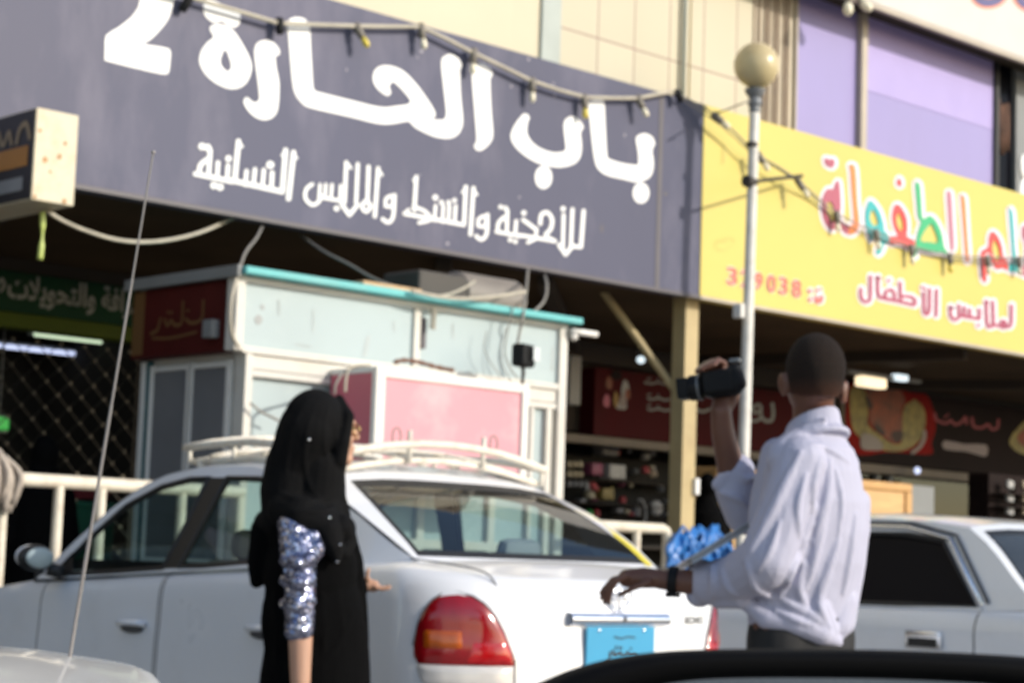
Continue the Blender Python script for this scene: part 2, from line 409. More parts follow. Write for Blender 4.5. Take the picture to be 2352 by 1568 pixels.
M['wood'] = mat("raw_wood", (0.6048, 0.378, 0.168), 0.65, vary=0.12, scale=3, stretch=(1, 1, 6), bump=0.1)
M['wood_edge'] = mat("wood_edge", (0.5208, 0.3024, 0.1176), 0.6, vary=0.15, scale=3)
M['grey_panel'] = mat("grey_panel", (0.204, 0.2125, 0.2125), 0.5, vary=0.06)
M['blue_bag'] = mat("blue_plastic", (0.0191, 0.1402, 0.4208), 0.35, vary=0.15, scale=8, bump=0.5, bscale=14)
M['mop'] = mat("beige_yarn", (0.42, 0.36, 0.30), 0.95, vary=0.3, scale=14, bump=0.8, bscale=60, stretch=(1, 1, 0.25))
M['black_cloth'] = mat("black_cloth", (0.0028, 0.0028, 0.003), 0.95, vary=0.15, scale=20, bump=0.15, bscale=300, spec=0.06)
M['black_scarf'] = mat("black_scarf", (0.0044, 0.0044, 0.0048), 0.85, vary=0.15, scale=20, bump=0.1, bscale=300, spec=0.12)
M['sequin'] = sequin_mat("blue_silver_sequins", (0.50, 0.53, 0.68))
M['skin_light'] = mat("fair_skin", (0.476, 0.272, 0.1827), 0.5, vary=0.06, scale=10, bump=0.05, bscale=200, sss=0.1)
M['skin_dark'] = mat("brown_skin", (0.1318, 0.0553, 0.034), 0.45, vary=0.12, scale=10, bump=0.05, bscale=200, sss=0.05)
M['short_hair'] = mat("cropped_black_hair", (0.030, 0.022, 0.018), 0.85, spec=0.15, vary=0.3, scale=30, bump=0.9, bscale=330)
M['shirt'] = mat("pale_lilac_shirt", (0.4193, 0.4193, 0.5301), 0.75, vary=0.03, scale=6, bump=0.55, bscale=11, stretch=(1, 1, 0.3))
M['trousers'] = mat("black_trousers", (0.014, 0.014, 0.015), 0.8, vary=0.2)
M['shoe'] = mat("black_leather", (0.012, 0.011, 0.010), 0.35)
M['silver_folder'] = mat("grey_folder", (0.36, 0.38, 0.40), 0.3, metal=0.3, vary=0.08)
M['gold'] = mat("gilt_metal", (0.55, 0.40, 0.16), 0.25, metal=0.9)
M['silver'] = mat("silver_pin", (0.85, 0.85, 0.86), 0.12, metal=1.0)
# vehicles
M['taxi_paint'] = mat("silver_white_paint", (0.80, 0.81, 0.84), 0.3, metal=0.05, coat=0.7, vary=0.015, scale=2, dirt=(0.58, 0.56, 0.54), dirt_amt=0.4, dirt_scale=1.6)
M['sedan_paint'] = mat("pale_silver_paint", (0.75, 0.765, 0.79), 0.3, metal=0.05, coat=0.7, vary=0.015, dirt=(0.5, 0.48, 0.45), dirt_amt=0.3)
M['white_paint'] = mat("white_car_paint", (0.86, 0.85, 0.83), 0.3, coat=0.7, vary=0.015, dirt=(0.6, 0.56, 0.5), dirt_amt=0.3)
M['car_glass'] = glass_mat("car_glass", (0.82, 0.95, 0.97), 0.015, 0.95, 1.8)
M['car_side_glass'] = glass_mat("car_side_glass", (0.72, 0.84, 0.79), 0.015, 0.8, 1.6)
M['tint_glass'] = mat("tinted_glass", (0.006, 0.006, 0.009), 0.2, spec=0.05)
M['grey_glass'] = mat("dusty_dark_glass", (0.035, 0.04, 0.045), 0.2, spec=0.3, vary=0.2)
M['mirror_black'] = mat("mirror_shell_black", (0.004, 0.004, 0.0045), 0.7, spec=0.08)
M['seal'] = mat("rubber_seal", (0.010, 0.010, 0.011), 0.5); M['cabin'] = mat("cabin_trim", (0.03, 0.03, 0.032), 0.8, vary=0.2); M['seat_cloth'] = mat("grey_seat_cloth", (0.24, 0.25, 0.25), 0.9, vary=0.2)
M['lens_red'] = mat("red_lens", (0.255, 0.0026, 0.0068), 0.12, coat=0.8, vary=0.25, scale=9); M['lens_bright'] = mat("bright_red_lens", (0.416, 0.0048, 0.008), 0.12, coat=0.8, vary=0.2, scale=14); M['lens_amber'] = mat("amber_lens", (0.442, 0.085, 0.0051), 0.15, coat=0.8, vary=0.2, scale=14)
M['lens_clear'] = mat("clear_lens", (0.60, 0.58, 0.56), 0.15, coat=0.8, vary=0.06, scale=12)
M['chrome'] = mat("chrome", (0.80, 0.83, 0.90), 0.24, metal=1.0); M['plate_blue'] = mat("plate_blue", (0.0369, 0.2952, 0.5084), 0.4, vary=0.04); M['ink'] = mat("black_ink", (0.012, 0.012, 0.015), 0.5)
M['tyre'] = mat("tyre_rubber", (0.015, 0.015, 0.015), 0.9); M['rim'] = mat("wheel_rim", (0.35, 0.35, 0.36), 0.4, metal=0.6)
M['rack_paint'] = mat("cream_rack_paint", (0.74, 0.69, 0.59), 0.5, vary=0.08, dirt=(0.35, 0.2, 0.1), dirt_amt=0.5, dirt_scale=14)
M['stripe'] = mat("yellow_stripe", (0.72, 0.60, 0.05), 0.4)
M['mirror'] = mat("mirror_glass", (0.42, 0.47, 0.52), 0.02, metal=1.0)
M['seam'] = mat("panel_gap", (0.10, 0.10, 0.105), 0.7)
M['rod'] = mat("antenna_metal", (0.30, 0.28, 0.27), 0.45, metal=0.6)
M['plank'] = mat("old_plank", (0.48, 0.32, 0.18), 0.7, vary=0.2)
M['lime'] = mat("lime_plastic", (0.50, 0.58, 0.16), 0.4, vary=0.2, scale=10)
M['tank'] = mat("cooler_white", (0.20, 0.175, 0.15), 0.5, vary=0.15); M['tank_dark'] = mat("cooler_dark", (0.05, 0.042, 0.035), 0.6, vary=0.2)

# ------------------------------------------------------------------ flat lettering laid on a plane Y = const
def ribbon2(pts, w, closed=False):
    P = [Vector((p[0], p[1])) for p in pts]; n = len(P); L = []; Rr = []
    for i in range(n):
        a = P[(i - 1) % n] if (closed or i > 0) else P[i]
        b = P[(i + 1) % n] if (closed or i < n - 1) else P[i]
        t = (b - a); t = t.normalized() if t.length > 1e-6 else Vector((1, 0))
        nn = Vector((-t.y, t.x)) * (w * 0.5)
        L.append(P[i] + nn); Rr.append(P[i] - nn)
    q = []
    for i in range(n if closed else n - 1):
        j = (i + 1) % n
        q.append([L[i], L[j], Rr[j], Rr[i]])
    if not closed:
        for c, s in ((P[0], 0), (P[-1], 1)):
            q.append([c + Vector((math.cos(2 * math.pi * k / 14), math.sin(2 * math.pi * k / 14))) * w * 0.5 for k in range(14)])
    return q

class Ink:
    """collects film shapes traced in picture units and lays them on a sign's face"""
    def __init__(s, Y, tf=lambda x, y: (x, y), lift=0.004, on=None):
        s.mb = MB(); s.Y = Y; s.tf = tf; s.k = lift; s.on = on
    def put(s, p):
        x, y = s.tf(p[0], p[1])
        return s.on(x, y, s.k) if s.on else at(x, y, s.Y - s.k)
    def up(s): s.k += 0.0001
    def stroke(s, pts, w, n=5, closed=False):
        P = smooth_pts([Vector((p[0], p[1])) for p in pts], n, closed)
        k0 = s.k
        for i, q in enumerate(ribbon2(P, w, closed)):
            s.k = k0 + 0.00002 * (i % 8); s.mb.face([s.put(p) for p in q])
        s.k = k0 + 0.00014; s.up(); return s
    def line(s, pts, w):
        for a, b in zip(pts, pts[1:]):
            for q in ribbon2([a, b], w): s.mb.face([s.put(p) for p in q]); s.k += 0.00004
        s.up(); return s
    def bar(s, a, b, w):                       # square-ended stroke
        q = ribbon2([a, b], w)[0]
        s.mb.face([s.put(p) for p in q]); s.up(); return s
    def fill(s, outer, holes=(), n=4):
        loops = [smooth_pts([Vector((p[0], p[1])) for p in lp], n, True) for lp in [outer] + list(holes)]
        flat = [p for lp in loops for p in lp]
        tris = tessellate_polygon([[Vector((p.x, p.y, 0)) for p in lp] for lp in loops])
        for t in tris: s.mb.face([s.put(flat[i]) for i in t])
        s.up(); return s
    def poly(s, outer): return s.fill(outer, (), 1)
    def dot(s, c, rx, ry=None):
        ry = ry or rx
        s.mb.face([s.put((c[0] + rx * math.cos(2 * math.pi * k / 18), c[1] + ry * math.sin(2 * math.pi * k / 18))) for k in range(18)]); s.up(); return s
    def build(s, name, m, parent, local=False): return s.mb.build(name, m, parent, local)

def text_faces(body, bold=0.0):
    c = bpy.data.curves.new("lettering", 'FONT'); c.body = body; c.offset = bold; c.resolution_u = 3
    o = bpy.data.objects.new("lettering", c); col.objects.link(o)
    dg = bpy.context.evaluated_depsgraph_get()
    me = bpy.data.meshes.new_from_object(o.evaluated_get(dg))
    vs = [v.co.copy() for v in me.vertices]; fs = [list(p.vertices) for p in me.polygons]
    bpy.data.objects.remove(o); bpy.data.curves.remove(c); bpy.data.meshes.remove(me)
    return vs, fs

AR = {  # isolated, final, initial, medial presentation forms
 'ا': (0xFE8D, 0xFE8E, 0, 0), 'أ': (0xFE83, 0xFE84, 0, 0), 'ب': (0xFE8F, 0xFE90, 0xFE91, 0xFE92), 'ة': (0xFE93, 0xFE94, 0, 0), 'ت': (0xFE95, 0xFE96, 0xFE97, 0xFE98),
 'ح': (0xFEA1, 0xFEA2, 0xFEA3, 0xFEA4), 'د': (0xFEA9, 0xFEAA, 0, 0), 'ر': (0xFEAD, 0xFEAE, 0, 0), 'س': (0xFEB1, 0xFEB2, 0xFEB3, 0xFEB4), 'ص': (0xFEB9, 0xFEBA, 0xFEBB, 0xFEBC),
 'ع': (0xFEC9, 0xFECA, 0xFECB, 0xFECC), 'ف': (0xFED1, 0xFED2, 0xFED3, 0xFED4), 'ق': (0xFED5, 0xFED6, 0xFED7, 0xFED8), 'ل': (0xFEDD, 0xFEDE, 0xFEDF, 0xFEE0), 'م': (0xFEE1, 0xFEE2, 0xFEE3, 0xFEE4),
 'ن': (0xFEE5, 0xFEE6, 0xFEE7, 0xFEE8), 'و': (0xFEED, 0xFEEE, 0, 0), 'ي': (0xFEF1, 0xFEF2, 0xFEF3, 0xFEF4), 'ه': (0xFEE9, 0xFEEA, 0xFEEB, 0xFEEC), 'خ': (0xFEA5, 0xFEA6, 0xFEA7, 0xFEA8)}
def arabic(s):
    out = []; s = s.replace('لا', '\u0001'); n = len(s)
    joins = lambda ch: (ch in AR and AR[ch][2] != 0)
    for i, ch in enumerate(s):
        prev = i > 0 and joins(s[i - 1]); nxt = i + 1 < n and (s[i + 1] in AR or s[i + 1] == '\u0001')
        if ch == '\u0001': out.append(chr(0xFEFC if prev else 0xFEFB)); continue
        if ch not in AR: out.append(ch); continue
        iso, fin, ini, med = AR[ch]
        if prev and nxt and med: out.append(chr(med))
        elif prev: out.append(chr(fin))
        elif nxt and ini: out.append(chr(ini))
        else: out.append(chr(iso))
    return ''.join(reversed(out))

def lay_text(body, o, ux, uz, width, nrm, name, m, parent, height=None, bold=0.0, lift=0.004, local=False):
    """text as film: o = lower-left corner, ux / uz unit directions on the surface, fitted to width (and height)"""
    vs, fs = text_faces(body, bold)
    x0, x1 = min(v.x for v in vs), max(v.x for v in vs); y0, y1 = min(v.y for v in vs), max(v.y for v in vs)
    sx = width / (x1 - x0); sy = (height / (y1 - y0)) if height else sx
    mb = MB(); V = [mb.bm.verts.new(Vector(o) + Vector(ux) * ((v.x - x0) * sx) + Vector(uz) * ((v.y - y0) * sy) + Vector(nrm) * lift) for v in vs]
    for f in fs:
        try: mb.bm.faces.new([V[i] for i in f])
        except ValueError: pass
    return mb.build(name, m, parent, local)

XU, ZU, NF = Vector((1, 0, 0)), Vector((0, 0, 1)), Vector((0, -1, 0))

# ================================================================== SETTING
def struct(name, mb, m):
    return tag(mb.build(name, m), kind="structure")
YS, ZB, ZT = 11.0, 3.42, 5.095            # sign face plane, lower and upper edge of the fascia signs
mb = MB(); mb.face([(-400, -400, -0.01), (400, -400, -0.01), (400, 400, -0.01), (-400, 400, -0.01)]); struct("ground", mb, M['earth'])
mb = MB(); mb.face([(-60, -7, 0), (90, -7, 0), (90, 9.12, 0), (-60, 9.12, 0)]); struct("road", mb, M['asphalt'])
mb = MB(); mb.span((-60, 9.12, -0.3), (90, 16.6, 0.15), 0.012); struct("pavement", mb, M['pavement'])

# ------------------------------------------------------------------ the shop building
bld = thing("shop_building", (14, 13, 0), "long two storey cream clad shop building with a dark open arcade below its signboards", "building")
mb = MB(); mb.span((-12, 11.6, ZB + 0.05), (8.98, 12.0, 10.5)); mb.build("plain_cladding", M['cream_wall'], bld)
x0 = at(1290, 60, 11.6).x
mb = MB(); mb.span((-0.9 + 9.88, 11.6, ZB + 0.05), (x0 - 0.26, 12.0, 10.5)); mb.build("plain_cladding", M['cream_wall'], bld)
mb = MB(); mb.span((x0 - 0.26, 11.57, ZB + 0.05), (x0 - 0.03, 12.0, 10.5), 0.01); mb.build("pilaster_strip", M['grey_green'], bld)
mb = MB(); mb.span((x0 - 0.03, 11.6, ZB + 0.05), (14.0, 12.0, 10.5)); mb.build("tile_cladding", M['cream_tile'], bld)
mb = MB(); mb.span((14.0, 11.62, ZB + 0.05), (14.64, 12.0, 10.5)); mb.build("fluted_panel", M['flute'], bld)
mb = MB()
for x in (14.02, 14.10, 14.19, 14.25, 14.33, 14.39, 14.48, 14.54): mb.span((x, 11.595, 5.0), (x + 0.014, 11.62, 10.4))
mb.mi = 0; mb.build("fluted_panel_groove", M['flute_gap'], bld)
# purple shop windows with their mullions
for a, b in ((14.66, 15.66), (15.76, 18.13)):
    mb = MB(); mb.span((a, 11.62, 5.0), (b, 11.66, 7.25)); w = mb.build("window_panel", M['purple'], bld)
    mb = MB(); mb.span((a, 11.66, 7.25), (b, 11.70, 7.4)); mb.build("head_rail", M['mullion'], w)
mb = MB(); mb.face([Vector((15.78, 11.615, 5.93)), Vector((18.11, 11.615, 5.93)), Vector((18.11, 11.615, 6.9)), Vector((15.78, 11.615, 6.9))]); mb.build("pale_band", M['purple_light'], bld)  # paler purple band across the upper part of the wider panel
mb = MB(); mb.span((15.66, 11.55, 5.0), (15.76, 11.72, 7.4), 0.012); mb.build("mullion", M['mullion'], bld)
mb = MB(); mb.span((14.64, 11.58, 5.0), (14.67, 11.72, 7.4), 0.006); mb.build("mullion", M['mullion'], bld)
mb = MB(); mb.span((18.13, 11.58, 5.0), (18.20, 11.72, 7.4), 0.008); mb.build("mullion", M['seal'], bld)
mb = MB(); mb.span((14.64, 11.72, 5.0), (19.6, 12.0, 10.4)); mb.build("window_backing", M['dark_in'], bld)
mb = MB(); mb.span((18.20, 11.66, 5.0), (18.56, 11.70, 7.3)); w = mb.build("display_window", M['tint_glass'], bld)
mb = MB()
for k, (xx, za, zb_) in enumerate(((18.22, 5.75, 6.3), (18.31, 5.7, 6.25), (18.40, 5.75, 6.28))):
    mb.tube([(xx + 0.03, 11.645, za), (xx + 0.035, 11.64, (za + zb_) / 2), (xx + 0.028, 11.645, zb_)], [0.032, 0.03, 0.034], 8)
mb.build("hanging_cloth", M['brown_cloth'], w, smooth=True)
mb = MB(); mb.span((18.56, 11.60, 5.0), (20.2, 11.66, 7.3)); w = mb.build("display_window", M['grey_panel'], bld)
mb = MB()
mb.ball((18.78, 11.60, 5.30), (0.16, 0.03, 0.22)); mb.ball((18.70, 11.59, 5.62), (0.08, 0.025, 0.14)); mb.build("shop_dummy", M['white_film'], w, smooth=True)
mb = MB(); mb.span((20.2, 11.6, ZB), (40, 12.0, 10.5)); mb.build("plain_cladding", M['cream_wall'], bld)
mb = MB(); mb.span((-12, 11.98, 10.5), (40, 24, 10.8)); mb.build("roof_slab", M['pavement'], bld)
# arcade: ceiling with beams, floor level doorways, back and end walls
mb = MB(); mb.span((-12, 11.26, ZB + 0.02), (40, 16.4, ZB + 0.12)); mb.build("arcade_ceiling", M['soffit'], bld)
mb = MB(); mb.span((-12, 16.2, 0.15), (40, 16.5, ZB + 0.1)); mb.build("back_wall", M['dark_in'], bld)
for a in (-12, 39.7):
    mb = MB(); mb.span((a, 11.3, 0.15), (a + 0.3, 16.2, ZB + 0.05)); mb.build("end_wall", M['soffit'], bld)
for xa, xb in ((at(1000, 570, 11.5).x, at(1150, 625, 14.4).x), (at(1330, 650, 11.4).x - 0.4, at(1420, 700, 14.4).x), (17.3, 16.4), (21.0, 19.2), (6.4, 7.5)):
    mb = MB(); d = Vector((xb - xa, 3.6, 0)); ang = math.atan2(d.y, d.x)
    mb.box(((xa + xb) / 2, 13.2, ZB - 0.035), (d.length, 0.12, 0.11), Matrix.Rotation(ang, 3, 'Z')); mb.build("ceiling_beam", M['dark_beam'], bld)
mb = MB(); mb.span((-12, 14.45, ZB - 0.20), (40, 14.6, ZB + 0.02)); mb.build("ceiling_beam", M['dark_beam'], bld)
# column and its raking strut
cx0, cx1 = at(1576, 690, 11.14).x, at(1606, 690, 11.14).x
mb = MB(); mb.span((cx0, 11.14, 0.15), (cx1, 11.29, ZB + 0.02), 0.004); c_ = mb.build("column", M['column'], bld)
mb = MB(); mb.span((cx1 - 0.03, 11.10, 1.72), (cx1 + 0.02, 11.142, 1.86), 0.004); mb.build("switch_box", M['white_film'], c_)
pA, pB = at(1375, 655, 11.75), at(1548, 893, 11.30)
mb = MB(); mb.tube([pA, pB], 0.034, 8); mb.build("raking_strut", M['column'], bld)
# inner shop walls
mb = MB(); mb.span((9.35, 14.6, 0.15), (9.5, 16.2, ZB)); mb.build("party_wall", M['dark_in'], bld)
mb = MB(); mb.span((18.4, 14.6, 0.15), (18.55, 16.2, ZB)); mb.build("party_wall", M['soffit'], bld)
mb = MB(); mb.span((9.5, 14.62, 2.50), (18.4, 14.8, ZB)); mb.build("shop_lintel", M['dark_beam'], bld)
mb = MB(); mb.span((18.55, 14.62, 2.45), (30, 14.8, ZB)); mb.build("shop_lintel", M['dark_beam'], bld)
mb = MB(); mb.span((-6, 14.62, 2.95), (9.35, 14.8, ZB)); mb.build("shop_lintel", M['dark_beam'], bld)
a, b = at(1307, 943, 14.5), at(1940, 1012, 14.5)
mb = MB(); mb.span((a.x - 0.2, 14.42, 2.36), (18.4, 14.62, 2.45), 0.006); mb.build("window_ledge", M['ledge'], bld)
for x in (12.4, 17.4):
    mb = MB(); mb.span((x, 14.5, 0.15), (x + 0.05, 14.58, 2.36), 0.004); mb.build("window_post", M['dark_beam'], bld)
mb = MB(); mb.span((18.6, 14.40, 2.33), (26, 14.62, 2.44), 0.008); mb.build("window_ledge", M['ledge'], bld)
for x, w_ in ((at(2010, 1080, 14.55).x, 0.05), (at(2040, 1080, 14.55).x, 0.06), (at(2265, 1120, 14.55).x, 0.09)):
    mb = MB(); mb.span((x, 14.52, 0.15), (x + w_, 14.58, 2.33), 0.004); mb.build("window_post", M['grey_panel'], bld)
mb = MB(); mb.span((18.6, 14.585, 0.15), (26, 14.60, 2.33)); mb.build("shop_window", M['shop_glass'], bld)
# pipes and wires on the upper wall
for px, r, mm in ((1588, 0.008, 'column'), (1574, 0.020, 'grey_green')):
    p = at(px, 60, 11.55); mb = MB(); mb.tube([(p.x, 11.56, 5.0), (p.x, 11.56, 10.2)], r, 8); mb.build("wall_pipe", M[mm], bld, smooth=True)

# ------------------------------------------------------------------ charcoal fascia sign
XD = at(1617, 241, YS).x
sg = thing("fascia_sign", (8, YS, ZB), "long charcoal grey fascia signboard with large white Arabic lettering above the kiosk", "shop sign")
mb = MB(); mb.span((2.0, YS, ZB), (XD - 0.006, YS + 0.26, ZT), 0.006); mb.build("panel", M['charcoal_sign'], sg)
mb = MB(); mb.span((2.0, YS - 0.012, ZB - 0.03), (XD - 0.006, YS + 0.02, ZB)); mb.build("lower_trim", M['sign_edge'], sg)
mb = MB(); mb.span((at(1508, 500, YS).x, YS - 0.004, ZB), (at(1508, 500, YS).x + 0.05, YS + 0.01, ZT - 0.01)); mb.build("vertical_band", M['sign_edge'], sg)  # narrow upright band down the sign face
Z1 = lambda x, y: (x * 0.342, y * 0.342)
Z2 = lambda x, y: (689 + x * 0.3907, y * 0.3907)
k = Ink(YS, Z1)
k.fill([(965, -30), (1160, -30), (1158, 40), (1130, 130), (1060, 220), (1000, 275), (960, 295), (1040, 310), (1120, 325), (1145, 345), (1143, 400), (1135, 480), (1110, 500), (1020, 485), (730, 415), (705, 390), (706, 320), (712, 240), (790, 190), (880, 120), (930, 50)], (), 2)
k.stroke([(1062, -25), (1075, -120), (1035, -230), (940, -290), (840, -270), (770, -190)], 190)
k.build("large_letter", M['white_film'], sg)
k = Ink(YS, Z1)
k.fill([(1420, 175), (1480, 165), (1560, 200), (1630, 300), (1680, 400), (1690, 470), (1660, 550), (1610, 590), (1540, 598), (1450, 560), (1380, 500), (1340, 420), (1350, 350), (1390, 290), (1435, 250), (1412, 205)],
       [[(1515, 335), (1550, 420), (1550, 460), (1530, 482), (1500, 460), (1480, 420), (1490, 370)]])
k.build("large_letter", M['white_film'], sg)
k = Ink(YS, Z1)
k.fill([(1370, 20), (1400, -5), (1500, 35), (1600, 85), (1615, 130), (1600, 170), (1570, 187), (1530, 172), (1490, 145), (1450, 155), (1410, 140), (1370, 90)])
k.build("large_letter", M['white_film'], sg)
k = Ink(YS, Z1)
k.fill([(1710, 330), (1730, 290), (1780, 272), (1840, 290), (1878, 340), (1870, 375), (1850, 380), (1855, 450), (1875, 560), (1870, 700), (1850, 770), (1800, 805), (1740, 800), (1680, 760), (1640, 700), (1640, 670), (1660, 655), (1690, 680), (1715, 690), (1740, 670), (1740, 620), (1725, 500), (1712, 400)])
k.build("large_letter", M['white_film'], sg)
k = Ink(YS, Z2)
k.fill([(-74, 150), (-60, 115), (-20, 102), (30, 115), (58, 165), (62, 250), (75, 480), (85, 530), (120, 545), (300, 590), (470, 630), (560, 625), (650, 605), (610, 540), (560, 490), (540, 485), (525, 510), (535, 545), (515, 565), (480, 545), (445, 510), (428, 465), (440, 415), (480, 388), (540, 390), (610, 420), (680, 490), (740, 570), (790, 650), (795, 685), (780, 702), (840, 705), (855, 690), (858, 640), (840, 480), (830, 370), (845, 335), (885, 320), (930, 345), (952, 385), (942, 405), (940, 430), (945, 560), (957, 680), (955, 740), (930, 790), (880, 815), (800, 808), (720, 775), (670, 745), (640, 715), (590, 722), (520, 732), (440, 725), (300, 690), (60, 635), (10, 605), (-25, 560), (-42, 500), (-55, 380), (-65, 250)], (), 3)
k.build("large_letter", M['white_film'], sg)
k = Ink(YS, Z2)
k.fill([(1010, 430), (1020, 395), (1060, 372), (1110, 395), (1133, 430), (1125, 455), (1118, 480), (1125, 650), (1135, 780), (1125, 830), (1090, 870), (1055, 888), (1030, 875), (1025, 850), (1038, 820), (1025, 640), (1015, 520)])
k.build("large_letter", M['white_film'], sg)
k = Ink(YS, Z2)
k.fill([(1240, 790), (1260, 740), (1300, 685), (1325, 668), (1350, 690), (1340, 720), (1335, 780), (1360, 830), (1410, 870), (1480, 895), (1535, 895), (1560, 880), (1560, 840), (1550, 740), (1565, 700), (1600, 685), (1640, 705), (1667, 745), (1655, 770), (1650, 790), (1657, 860), (1645, 930), (1600, 970), (1520, 985), (1430, 970), (1350, 935), (1280, 880), (1245, 830)])
k.build("large_letter", M['white_film'], sg)
k = Ink(YS, Z2); k.dot((1432, 1043), 51, 69); k.build("letter_dot", M['white_film'], sg)
k = Ink(YS, Z2)
k.fill([(1695, 620), (1705, 595), (1740, 585), (1780, 590), (1790, 620), (1795, 720), (1805, 900), (1820, 935), (1900, 960), (1975, 970), (1990, 955), (1985, 880), (1975, 820), (1990, 795), (2030, 785), (2070, 805), (2087, 845), (2075, 870), (2072, 900), (2080, 960), (2070, 1020), (2040, 1055), (1980, 1072), (1900, 1055), (1800, 1030), (1750, 990), (1730, 930), (1715, 820), (1705, 720)])
k.build("large_letter", M['white_film'], sg)
k = Ink(YS, Z2); k.dot((2005, 1135), 49, 62); k.build("letter_dot", M['white_film'], sg)
k = Ink(YS, Z2); S = k.line
# lower line, right to left
S([(1668, 1240), (1652, 1452), (1600, 1448)], 23.2); S([(1602, 1230), (1592, 1462)], 21.5); S([(1550, 1262), (1545, 1455)], 20.6); S([(1524, 1440), (1562, 1496), (1602, 1442)], 24.1)
k.dot((1547, 1228), 15.3); k.stroke([(1412, 1315), (1420, 1262), (1455, 1250), (1482, 1290), (1474, 1345), (1444, 1385), (1495, 1415)], 23.2); S([(1500, 1418), (1290, 1382)], 21.5)
S([(1312, 1292), (1390, 1350)], 22.4); S([(1392, 1345), (1385, 1392)], 18.9); k.dot((1316, 1252), 15.3); S([(1340, 1425), (1398, 1398)], 20.6)
S([(1271, 1300), (1264, 1382)], 20.6); S([(1292, 1388), (1155, 1362)], 21.5); k.dot((1236, 1410), 13.5); k.dot((1266, 1420), 13.5)
S([(1219, 1236), (1216, 1370)], 21.5); k.stroke([(1162, 1355), (1168, 1310), (1204, 1276), (1214, 1300)], 22.4); k.dot((1180, 1217), 13.5); k.dot((1208, 1224), 13.5)
k.build("small_word", M['white_film'], sg); k = Ink(YS, Z2); S = k.line
k.stroke([(1048, 1328), (1052, 1288), (1092, 1272), (1086, 1330), (1048, 1328)], 20.6); k.stroke([(1102, 1262), (1098, 1370), (1068, 1408), (1036, 1388)], 22.4)
S([(1020, 1105), (1002, 1378)], 23.2); S([(975, 1098), (964, 1322), (615, 1256)], 23.2); S([(1030, 1128), (1040, 1146)], 15.5); S([(962, 1120), (955, 1132)], 15.5)
for x in (915, 878, 843): S([(x, 1210), (x - 6, 1305)], 19.8)
k.dot((908, 1178), 13.5); k.dot((874, 1190), 13.5); k.dot((832, 1190), 13.5); S([(797, 1210), (790, 1295)], 19.8); k.dot((796, 1162), 17.1)
k.stroke([(668, 1215), (730, 1240), (764, 1278), (740, 1302)], 21.5); S([(684, 1040), (672, 1235)], 23.2); S([(666, 1062), (684, 1042)], 13.8); S([(700, 1310), (760, 1296)], 20.6); S([(640, 1232), (612, 1256)], 17.2)
k.build("small_word", M['white_film'], sg); k = Ink(YS, Z2); S = k.line
k.stroke([(503, 1212), (507, 1168), (545, 1154), (540, 1212), (503, 1212)], 20.6); k.stroke([(556, 1148), (548, 1270), (520, 1308), (486, 1288)], 22.4)
S([(460, 990), (440, 1272)], 23.2); S([(470, 1010), (482, 1030)], 15.5); S([(403, 980), (396, 1190)], 22.4); k.stroke([(365, 1215), (388, 1182), (414, 1212), (390, 1244)], 24, closed=True)
S([(340, 965), (330, 1190)], 21.5); S([(272, 955), (262, 1190)], 22.4); S([(300, 990), (285, 968)], 15.5); S([(246, 1202), (291, 1264), (338, 1205)], 24.1); S([(240, 1092), (236, 1180)], 20.6); k.dot((215, 1226), 16.2)
for x in (188, 152, 118): S([(x, 1086), (x - 6, 1165)], 18.9)
S([(245, 1182), (120, 1160)], 20.6); k.stroke([(72, 1084), (38, 1112), (32, 1165), (70, 1204), (108, 1188), (126, 1150)], 21.5)
k.build("small_word", M['white_film'], sg); k = Ink(YS, Z1); S = k.line
S([(1972, 1025), (1938, 1335)], 33.3); S([(1918, 1010), (1896, 1288), (1555, 1212)], 33.3); S([(1895, 1045), (1918, 1012)], 18.8); S([(1970, 1040), (1992, 1062)], 18.8)
S([(1828, 1160), (1822, 1262)], 28.9); k.dot((1815, 1108), 26.1)
for x, y in ((1772, 1142), (1712, 1138), (1656, 1150)): S([(x, y), (x - 8, y + 92)], 27.5)
S([(1602, 950), (1576, 1215)], 33.3); S([(1604, 960), (1626, 985)], 20.2); S([(1532, 1112), (1525, 1212)], 28.9); k.dot((1535, 1066), 21.6); S([(1464, 1092), (1458, 1195)], 27.5); k.dot((1436, 1246), 23.4); k.dot((1478, 1257), 23.4)
S([(1412, 1010), (1400, 1185)], 30.3); k.stroke([(1338, 1150), (1350, 1105), (1398, 1068)], 31.8); S([(1312, 1168), (1560, 1220)], 31.8); k.dot((1356, 985), 23.4); k.dot((1394, 992), 23.4)
k.build("small_word", M['white_film'], sg)

for x, y, rx, ry in ((715, 303, 14, 13), (692, 340, 5, 10), (275, 412, 6, 14), (1242, 508, 8, 12), (1490, 492, 6, 12), (1500, 562, 7, 10), (868, 1432, 13, 13), (1345, 350, 10, 12), (1290, 1160, 9, 8), (1910, 795, 6, 13), (705, 1030, 6, 8)):
    k = Ink(YS, Z2, 0.002); k.dot((x, y), rx * .7, ry * .7); k.build("scuff", M['scuff'], sg)
for x, y, rx, ry in ((1775, 1345, 8, 26), (2150, 1140, 14, 10), (60, 250, 5, 20)):
    k = Ink(YS, Z2, 0.002); k.dot((x, y), rx, ry); k.build("dark_mark", M['sign_edge'], sg)  # small dark ovals on the charcoal face
